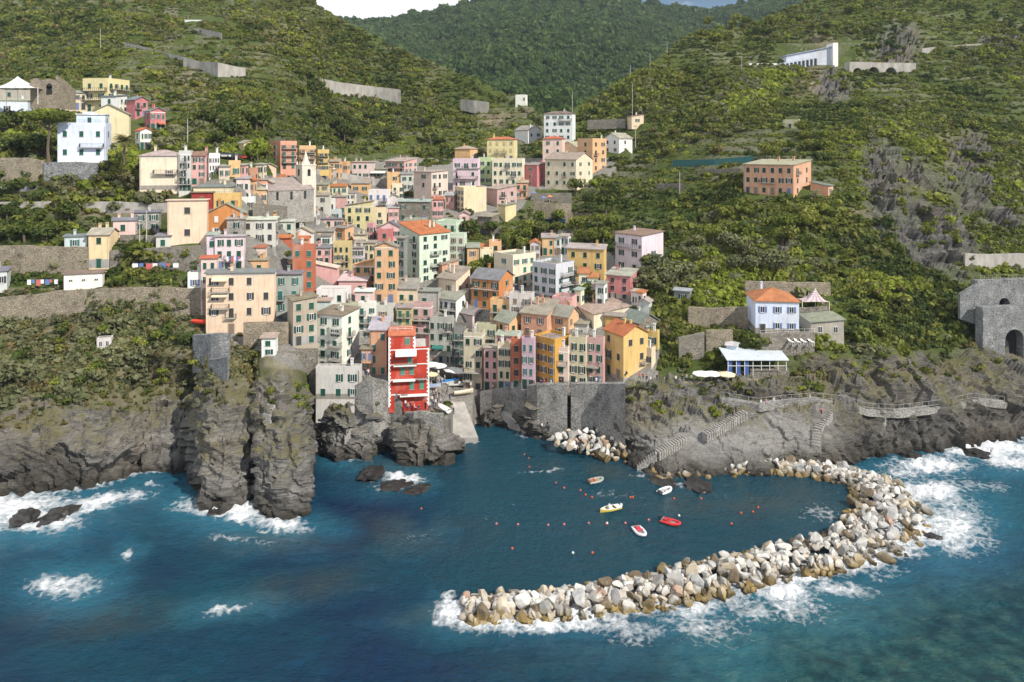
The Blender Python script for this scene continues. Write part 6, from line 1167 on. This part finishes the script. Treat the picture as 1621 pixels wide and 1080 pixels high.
# ------------------------------------------------------------------ plants
def leafmesh(name, seed, n, mats, R_=(1,1,.85), lumps=9, leaf=.16, base=.25, weights=None, spread=.62):
    r = np.random.default_rng(seed); c = r.normal(size=(lumps, 3)); c /= np.linalg.norm(c, axis=1)[:, None]; c[:, 2] = np.abs(c[:, 2])*.9-.15; c *= r.uniform(.25, spread, (lumps, 1)); lr = r.uniform(.32, .58, lumps)
    i = r.integers(0, lumps, n); d = r.normal(size=(n, 3)); d /= np.linalg.norm(d, axis=1)[:, None]; P_ = (c[i]+d*lr[i][:, None]*r.uniform(.72, 1.05, (n, 1)))*np.array(R_); P_[:, 2] += base
    nn = d+r.normal(size=(n, 3))*.55; nn /= np.linalg.norm(nn, axis=1)[:, None]; t = np.cross(nn, r.normal(size=(n, 3))); t /= np.linalg.norm(t, axis=1)[:, None]; b = np.cross(nn, t); s = leaf*r.uniform(.6, 1.35, (n, 1)); 
    V_ = np.stack([P_-t*s-b*s*.6, P_+t*s*.7-b*s*.8, P_+t*s+b*s*.6, P_-t*s*.5+b*s], 1).reshape(-1, 3); F_ = np.arange(4*n).reshape(n, 4); me = npmesh(name, V_, F_, mats, False)
    if len(mats) > 1: me.polygons.foreach_set('material_index', np.repeat(r.choice(len(mats), lumps, p=weights)[i], 1).astype(np.int32))
    return me
SRC = bpy.data.collections.new('plant_sources'); FSRC = bpy.data.collections.new('forest_sources')
VK = [('leaf',8),('leaf_dark',5),('leaf_bright',2),('leaf_olive',3),('leaf_dry',2)]; vi = 0; VIDX = {}
for kn_, cnt in VK:
    for j in range(cnt):
        me = leafmesh(f'bush_{vi:02d}', 500+vi, 110, [M[kn_]], (1, 1, .75), 7, .19, .2); o = bpy.data.objects.new(f'bush_source_{vi:02d}', me); SRC.objects.link(o); VIDX.setdefault(kn_, []).append(vi); vi += 1
for j in range(6): o = bpy.data.objects.new(f'forest_source_{j:02d}', leafmesh(f'far_tree_{j}', 700+j, 60, [M['leaf_far']], (1, 1, 1.0), 6, .3, .4)); FSRC.objects.link(o)
def scatter(name, P_, sc, idx, coll, label, cat):
    me = bpy.data.meshes.new(name); me.vertices.add(len(P_)); me.vertices.foreach_set('co', np.asarray(P_, np.float32).ravel())
    a = me.attributes.new('scl', 'FLOAT_VECTOR', 'POINT'); a.data.foreach_set('vector', np.asarray(sc, np.float32).ravel()); a = me.attributes.new('pick', 'INT', 'POINT'); a.data.foreach_set('value', np.asarray(idx, np.int32)); a = me.attributes.new('turn', 'FLOAT_VECTOR', 'POINT'); rt = np.zeros((len(P_), 3), np.float32); rt[:, 2] = rng.uniform(0, 6.28, len(P_)); a.data.foreach_set('vector', rt.ravel())
    g = bpy.data.node_groups.new(name+'_nodes', 'GeometryNodeTree'); g.interface.new_socket('Geometry', in_out='INPUT', socket_type='NodeSocketGeometry'); g.interface.new_socket('Geometry', in_out='OUTPUT', socket_type='NodeSocketGeometry'); n = g.nodes; l = g.links.new
    gi, go = n.new('NodeGroupInput'), n.new('NodeGroupOutput'); ip = n.new('GeometryNodeInstanceOnPoints'); ci = n.new('GeometryNodeCollectionInfo'); ci.inputs[0].default_value = coll; ci.inputs[1].default_value = True; ci.inputs[2].default_value = True
    def na(nm, ty): q = n.new('GeometryNodeInputNamedAttribute'); q.data_type = ty; q.inputs[0].default_value = nm; return [s for s in q.outputs if s.enabled][0]
    l(gi.outputs[0], ip.inputs['Points']); l(ci.outputs[0], ip.inputs['Instance']); ip.inputs['Pick Instance'].default_value = True; l(na('pick', 'INT'), ip.inputs['Instance Index']); l(na('scl', 'FLOAT_VECTOR'), ip.inputs['Scale']); l(na('turn', 'FLOAT_VECTOR'), ip.inputs['Rotation']); l(ip.outputs[0], go.inputs[0])
    o = link(name, me); md = o.modifiers.new('scatter', 'NODES'); md.node_group = g; tag(o, label, cat, kind='stuff'); return o
nr, nc = PX.shape; LV = LANDV[:nr]
e1 = LV[:-1, 1:]-LV[:-1, :-1]; e2 = LV[1:, :-1]-LV[:-1, :-1]; area = np.linalg.norm(np.cross(e1, e2), axis=-1); cx_ = PX[:-1, :-1]; cy_ = PY[:-1, :-1]; z_ = LV[:-1, :-1, 2]; yy_ = LV[:-1, :-1, 1]
rk_, dr_, tw_ = np.clip(rock[:nr-1, :-1], 0, 1), dry[:nr-1, :-1], pave[:nr-1, :-1]
den = (1-rk_)**2.2*(1-.72*tw_)*(1-.55*dr_); clump = fbm(LV[:-1, :-1, 0]*.03, yy_*.03, 6.6, 4)
den = np.maximum(den, .10*(rk_ > .3)*(z_ > 9)*(cy_ < pol(cx_, CLIFF)+45)); den *= np.clip(.8+clump*1.0, .38, 1.4); den *= (z_ > 6)
den *= np.where(yy_ > 300, .8, 1.); up = (cy_ < 200) & (cx_ < 640); den *= np.where(up, np.clip(.8+fbm(cx_/60, cy_/30, 2., 3)*1.2, .2, 1.2), 1.)
den *= np.where((cx_ < 330) & (cy_ > 330) & (cy_ < 460), .5, 1); den *= np.where((cx_ < 430) & (cy_ > 460), 1.9, 1.); terr_ = terr[:nr-1, :-1] if terr.shape[0] >= nr-1 else terr; den *= 1+terr_*np.where((fz[:nr-1, :-1] > .05) & (fz[:nr-1, :-1] < .42), .9, -.75)
for q_ in SCREE[:7]: den *= 1-.93*np.clip(blob(cx_, cy_, *q_)*1.5, 0, 1)*(fbm(cx_/22, cy_/22, 4.4, 3) > -.28)
for x0, x1, y0, y1, Y_ in RECT: den *= ~((cx_ > x0-5) & (cx_ < x1+5) & (cy_ > y0-2) & (cy_ < y1+5))
harbm = inpoly(cx_, cy_, [(480,560),(642,640),(640,655),(700,655),(716,705),(750,700),(790,690),(1000,620),(1200,610),(1200,590),(1000,590),(756,600),(735,520),(680,520),(680,600)]); den *= np.where(harbm, .02, 1)
w = (area*den*np.where((cx_ < -60) | (cx_ > 1690), .4, 1)).ravel(); NB = int(min(130000, w.sum()/.85)); ci_ = rng.choice(w.size, NB, p=w/w.sum()); ri, cj = ci_//(nc-1), ci_ % (nc-1); a, b_ = rng.random((NB, 1)), rng.random((NB, 1))
PT = LV[ri, cj]*(1-a)*(1-b_)+LV[ri, cj+1]*a*(1-b_)+LV[ri+1, cj]*(1-a)*b_+LV[ri+1, cj+1]*a*b_
tone = fbm(PT[:, 0]*.022, PT[:, 1]*.022, PT[:, 2]*.01+1, 3)+rng.normal(0, .28, NB); dl = dr_[ri, cj]; px_, py_ = cx_[ri, cj], cy_[ri, cj]
kind = np.where(tone < -.30, 1, np.where(tone < .30, 0, np.where(tone < .52, 3, 2))); kind = np.where((dl > .35) & (rng.random(NB) < .5), 4, kind); kind = np.where((px_ < 430) & (py_ > 455) & (rng.random(NB) < .78), np.where(rng.random(NB) < .55, 4, 3), kind); kind = np.where((py_ < 170) & (px_ < 700) & (rng.random(NB) < .28), 4, kind)
VL = [VIDX[k_[0]] for k_ in VK]; pick = np.array([VL[k_][int(rng.integers(len(VL[k_])))] for k_ in kind])
sz_ = .88*rng.lognormal(0, .42, NB)*np.where(clump[ri, cj] > .12, 1.75, 1.2)*np.where(kind == 4, .65, 1.)*np.where(PT[:, 1] > 300, 1.25, 1.)*np.where((px_ < 430) & (py_ > 460), .72, 1); sz_ *= 1-.35*terr[:nr-1, :-1][ri, cj]; sz_ = np.clip(sz_, .5, 4.2); sz_ = np.where(py_ > pol(px_, CLIFF)-4, np.minimum(sz_, 1.0), sz_)
sil_near = (py_ < pol(px_, SIL)+5); sz_ = np.where(sil_near, np.minimum(sz_, 2.2), sz_)
SCV = np.stack([sz_*rng.uniform(.8, 1.25, NB), sz_*rng.uniform(.8, 1.25, NB), sz_*rng.uniform(.7, 1.25, NB)], 1); PT[:, 2] -= .15*sz_
lm = px_ < 700
scatter('scrub', PT[lm], SCV[lm], pick[lm], SRC, 'dense green and olive scrub covering the left hillside', 'scrub'); scatter('scrub', PT[~lm], SCV[~lm], pick[~lm], SRC, 'dense green scrub covering the right hillside and gardens', 'scrub')
# far woods
n2, m2 = FPX.shape; FL = FV[:n2]; e1 = FL[:-1, 1:]-FL[:-1, :-1]; e2 = FL[1:, :-1]-FL[:-1, :-1]; ar = np.linalg.norm(np.cross(e1, e2), axis=-1)*((FPX[:-1, :-1] > 430) & (FPX[:-1, :-1] < 1380)); w = ar.ravel(); NF_ = 24000; ci_ = rng.choice(w.size, NF_, p=w/w.sum()); ri, cj = ci_//(m2-1), ci_ % (m2-1); a, b_ = rng.random((NF_, 1)), rng.random((NF_, 1))
Q_ = FL[ri, cj]*(1-a)*(1-b_)+FL[ri, cj+1]*a*(1-b_)+FL[ri+1, cj]*(1-a)*b_+FL[ri+1, cj+1]*a*b_; s_ = rng.lognormal(1.75, .3, NF_); scatter('forest', Q_, np.stack([s_, s_, s_*rng.uniform(.8, 1.4, NF_)], 1), rng.integers(0, 6, NF_), FSRC, 'dark green wood covering the far mountain', 'forest')
# single trees and shrubs that stand out
TRK = MB(); TRK.tube((0,0,-.8),(0.05,.02,.5),.10,.075,7); TRK.tube((.05,.02,.5),(-.12,.08,1.0),.06,.03,6); TRK.tube((.05,.02,.45),(.22,-.05,1.0),.055,.03,6); TRK.tube((.05,.02,.5),(.05,-.2,1.1),.05,.025,6); UM['trunk'] = TRK.mesh('trunk', [M['bark']])
def crowns(mats, wts, k, n=620, R_=(1,1,.85), leaf=.10, base=.95, lumps=15, seed=0): return [leafmesh('crown', 900+seed+i, n, [M[q] for q in mats], R_, lumps, leaf, base, wts, .75) for i in range(k)]
CR_ = dict(dark=crowns(['leaf_dark','leaf'],[.75,.25],4,seed=0), green=crowns(['leaf','leaf_dark','leaf_bright'],[.7,.2,.1],5,seed=20), bright=crowns(['leaf_bright','leaf'],[.6,.4],3,seed=40), olive=crowns(['leaf_olive','leaf'],[.85,.15],3,seed=60), shrub=crowns(['leaf','leaf_dry','leaf_dark'],[.5,.25,.25],4,520,(1,1,.7),.11,.25,11,80), oshrub=crowns(['leaf_olive','leaf_dry'],[.7,.3],3,520,(1,1,.7),.11,.25,11,100), dshrub=crowns(['leaf_dark','leaf'],[.7,.3],3,520,(1,1,.75),.11,.25,11,120), bshrub=crowns(['leaf_bright','leaf_dry'],[.75,.25],3,520,(1,1,.7),.11,.25,11,140))
def plant(x, y, size, kd, label, cat=None, group=None, dY=-.6):
    p_ = pt(x, y, dY); sz = size; shrub = 'shrub' in kd; cr = CR_[kd][int(rng.integers(len(CR_[kd])))]; rz = rng.uniform(0, 6.28); s3 = tuple(sz*rng.uniform(.85, 1.18, 3))
    if shrub: tag(link('shrub', cr, None, p_, rz, s3), label, 'shrub', group)
    else: r = empty('tree', p_, rz); r.scale = s3; tag(r, label, 'tree', group); link('trunk', UM['trunk'], r); link('crown', cr, r)
ZONES = [
 ([(0,490),(120,485),(330,500),(300,600),(120,630),(0,640)],'dark green bushes on the lower left cliff','dshrub',5,(1.6,3.0)),([(0,490),(330,495),(400,560),(300,620),(0,640)],'grey olive bushes on the lower left cliff','oshrub',11,(1.3,2.6)),([(60,500),(200,490),(300,590),(230,650),(60,620)],'yellow green bushes on the lower left cliff','bshrub',8,(1.2,2.2)),
 ([(-5,345),(140,345),(130,386),(-5,386)],'dark trees between road and upper rubble wall at left','dark',10,(2.2,3.2)),([(160,440),(290,440),(290,455),(160,455)],'green vine trees by the lowest left garden','green',5,(1.4,2.0)),([(155,262),(235,250),(235,290),(155,285)],'green bushes around the palm tree','shrub',6,(1.8,3.0)),([(-5,190),(85,190),(85,256),(-5,256)],'dark trees left of the big pale blue villa','dark',9,(2.6,4.2)),
 ([(375,255),(455,250),(470,285),(395,292)],'bright green trees in the park behind the church','bright',10,(2.6,4.0)),([(320,195),(420,190),(420,235),(300,235)],'deep green trees above the pink row houses','dark',9,(3,4.5)),([(745,395),(790,400),(785,440),(745,440)],'dark green trees right of the mint tower','green',7,(2.6,3.8)),([(770,370),(900,368),(900,400),(775,405)],'green garden trees above the tall cream house','green',12,(2.2,3.4)),
 ([(840,350),(980,345),(970,400),(900,405)],'dense trees above the sunny yellow house','green',10,(2.2,3.4)),([(905,300),(990,300),(985,340),(905,345)],'dark trees right of the big cream house','dark',8,(2.6,3.6)),([(905,450),(955,450),(955,480),(912,480)],'green trees below the sunny yellow house','green',5,(2,3)),([(1020,420),(1090,425),(1085,465),(1020,470)],'silvery olive trees right of the pale pink white house','olive',7,(2.6,3.8)),
 ([(1000,490),(1080,480),(1075,540),(1030,540)],'green garden bushes above the golden corner house','shrub',8,(1.5,2.4)),([(1090,390),(1260,385),(1260,440),(1090,440)],'grey olive trees on the middle right slope','olive',10,(2.4,3.6)),([(1090,330),(1330,330),(1330,390),(1090,385)],'leafy green trees below the salmon villa','green',15,(2.4,3.8)),([(1290,440),(1360,450),(1480,530),(1340,540)],'dark bushes on the steep slope right of the blue villa','dshrub',12,(2.2,3.6)),([(1340,430),(1450,440),(1520,510),(1420,500)],'bright green bushes on the steep right slope','bshrub',11,(2.2,3.4)),
 ([(1000,200),(1180,190),(1180,245),(1000,245)],'green bushes on the terraces above the teal fence','shrub',12,(2,3.2)),([(1190,215),(1330,215),(1330,255),(1190,255)],'leafy trees directly above the salmon villa','green',9,(2.6,3.8)),([(440,170),(760,190),(740,235),(560,240)],'dark trees scattered on the left valley slope','dark',14,(3,4.5)),([(1110,40),(1350,20),(1340,60),(1130,75)],'pine-like trees on the top right ridge','green',12,(3.4,5)),([(1130,520),(1190,535),(1185,560),(1120,555)],'dark bushes around the garden shed','dshrub',5,(1.5,2.3)),
 ([(1255,560),(1300,600),(1300,640),(1262,620)],'green creeper bushes on the right cliff below the villa','shrub',6,(1.2,2.0)),([(1010,615),(1180,640),(1150,670),(1040,660)],'small green tufts on the rocks under the cafe','bshrub',9,(.7,1.3))]
for poly, lab, kd, n, (s0, s1) in ZONES:
    P_ = []; xs_, ys2 = [q[0] for q in poly], [q[1] for q in poly]; t = 0
    while len(P_) < n and t < 4000:
        t += 1; x_, y_ = rng.uniform(min(xs_), max(xs_)), rng.uniform(min(ys2), max(ys2))
        if inpoly(np.array(x_), np.array(y_), poly) and not any(r_[0]-4 < x_ < r_[1]+4 and r_[2] < y_ < r_[3]+3 for r_ in RECT) and all(abs(x_-q[0])+abs(y_-q[1])*1.5 > 14 for q in P_): P_.append((x_, y_))
    for i, (x_, y_) in enumerate(sorted(P_)): plant(x_, y_, rng.uniform(s0, s1), kd, f'{ordw(i)} from left of {lab}', group=lab)
plant(745,375,3.4,'dark','tall dark cypress-like tree beside the mint tower'); plant(738,350,2.6,'dark','dark tree above the mint tower roofs'); plant(398,590,2.2,'bshrub','vivid green bush in the cleft right of the left spur'); plant(478,622,1.5,'bshrub','bright yellow-green creeper under the rubble terrace house'); plant(1290,525,2.0,'bright','bright green tree in front of the stone annex'); plant(1200,545,2.4,'dshrub','round dark green bush below the balustrade terrace'); plant(205,505,2.2,'oshrub','large spiky grey bush under the rubble garden wall'); plant(20,600,4.5,'oshrub','big blue-green bush at the left edge of the cliff'); plant(1035,440,4.2,'olive','big silvery olive tree beside the pale pink white house')
for i_, (x_, y_) in enumerate([(1534,552),(1549,562),(1566,574)]): plant(x_, y_, 1.9, 'shrub', f'{ordw(i_)} from left of the bushes around the railway viaduct foot', group='bushes around the viaduct', dY=-2.5)
# umbrella pine
p_ = pt(77, 254, -7); r = empty('umbrella_pine', p_); tag(r, 'tall umbrella pine with flat crown left of the pale blue villa', 'tree'); b = MB(); pa = [(0,0,-1),(-.3,.1,3.6),(.2,0,7.4),(-.1,.2,10.2)]
for i in range(3): b.tube(pa[i], pa[i+1], .42-.09*i, .33-.09*i, 8)
for a_ in range(7): b.tube((0,.1,7.6+.3*(a_ % 3)), (math.cos(a_*.9)*3.6, math.sin(a_*.9)*3.0, 11.2), .16, .05, 6)
b.build('trunk', [M['bark']], r); link('crown', leafmesh('crown', 77, 3800, [M['leaf'], M['leaf_bright'], M['leaf_dark']], (1,1,.36), 26, .055, 0, [.3,.62,.08], .85), r, (0,0,11.6), 0, (6.6,5.2,5.2))
# palms and agaves
def palm(x, y, h, fr, n, label, name='palm_tree', dY=-1, col='leaf_olive'):
    p_ = pt(x, y, dY); r = empty(name, p_); tag(r, label, 'palm tree' if h else 'agave'); R_ = random.Random(int(x))
    if h: b = MB(); [b.tube((.06*math.sin(k), 0, h*k/8-.3), (.06*math.sin(k+1), 0, h*(k+1)/8-.3), .34, .27, 8) for k in range(8)]; b.build('trunk', [M['bark']], r)
    b = MB()
    for k in range(n):
        az = k*2.399; el = R_.uniform(-.25, 1.25) if h else R_.uniform(.15, 1.1); L = fr*R_.uniform(.8, 1.1); d = Vector((math.cos(az), math.sin(az), 0)); sd = Vector((-d.y, d.x, 0)); prev = None
        for i in range(8):
            t = i/7; o_ = d*(L*t*math.cos(el*(1-.3*t)))+Vector((0,0,L*(math.sin(el)*t-(.55*t*t if h else .12*t*t)))); w_ = (.30 if h else .2)*math.sin(min(1, t*1.15+.12)*math.pi*.95)*fr/3+.015; q = (o_-sd*w_-Vector((0,0,w_*.5)), o_, o_+sd*w_-Vector((0,0,w_*.5)))
            if prev:
                f_ = [Vector((0,0,h-.2))+v_ for v_ in (*prev, *q)]
                if h and i > 1:
                    for s_ in range(3):
                        a0 = s_/3; a1 = a0+.2; b.quad(f_[0].lerp(f_[3],a0), f_[1].lerp(f_[4],a0), f_[1].lerp(f_[4],a1), f_[0].lerp(f_[3],a1)); b.quad(f_[1].lerp(f_[4],a0), f_[2].lerp(f_[5],a0), f_[2].lerp(f_[5],a1), f_[1].lerp(f_[4],a1))
                else: b.quad(f_[0], f_[1], f_[4], f_[3]); b.quad(f_[1], f_[2], f_[5], f_[4])
            prev = q
    b.build('crown', [M[col]], r)
palm(197, 260, 6.2, 4.8, 54, 'tall palm tree with dry skirt right of the pale blue villa', dY=-8, col='leaf_dry'); palm(1290, 318, 2.6, 3.0, 30, 'small palm below the low salmon outbuilding'); palm(1004, 612, 0, 2.2, 34, 'big grey agave cluster on the wall below the corner house', 'agave', -1.6); palm(1018, 614, 0, 1.6, 26, 'smaller agave right of the big agave cluster', 'agave', -1.6); palm(240, 494, .6, 2.8, 30, 'low spiky palm under the left garden wall')
# ------------------------------------------------------------------ the air
b = MB(); b.box(-4300, 4300, -60, 2500, -45, 640); hz = b.mesh('haze', []); m = bpy.data.materials.new('haze'); m.use_nodes = True; t = m.node_tree; t.nodes.remove(t.nodes['Principled BSDF']); pv = t.nodes.new('ShaderNodeVolumePrincipled'); pv.inputs['Color'].default_value = (.72,.84,1,1); pv.inputs['Density'].default_value = .00007; pv.inputs['Anisotropy'].default_value = .2; t.links.new(pv.outputs[0], t.nodes['Material Output'].inputs['Volume']); hz.materials.append(m); tag(link('haze', hz), kind='stuff')
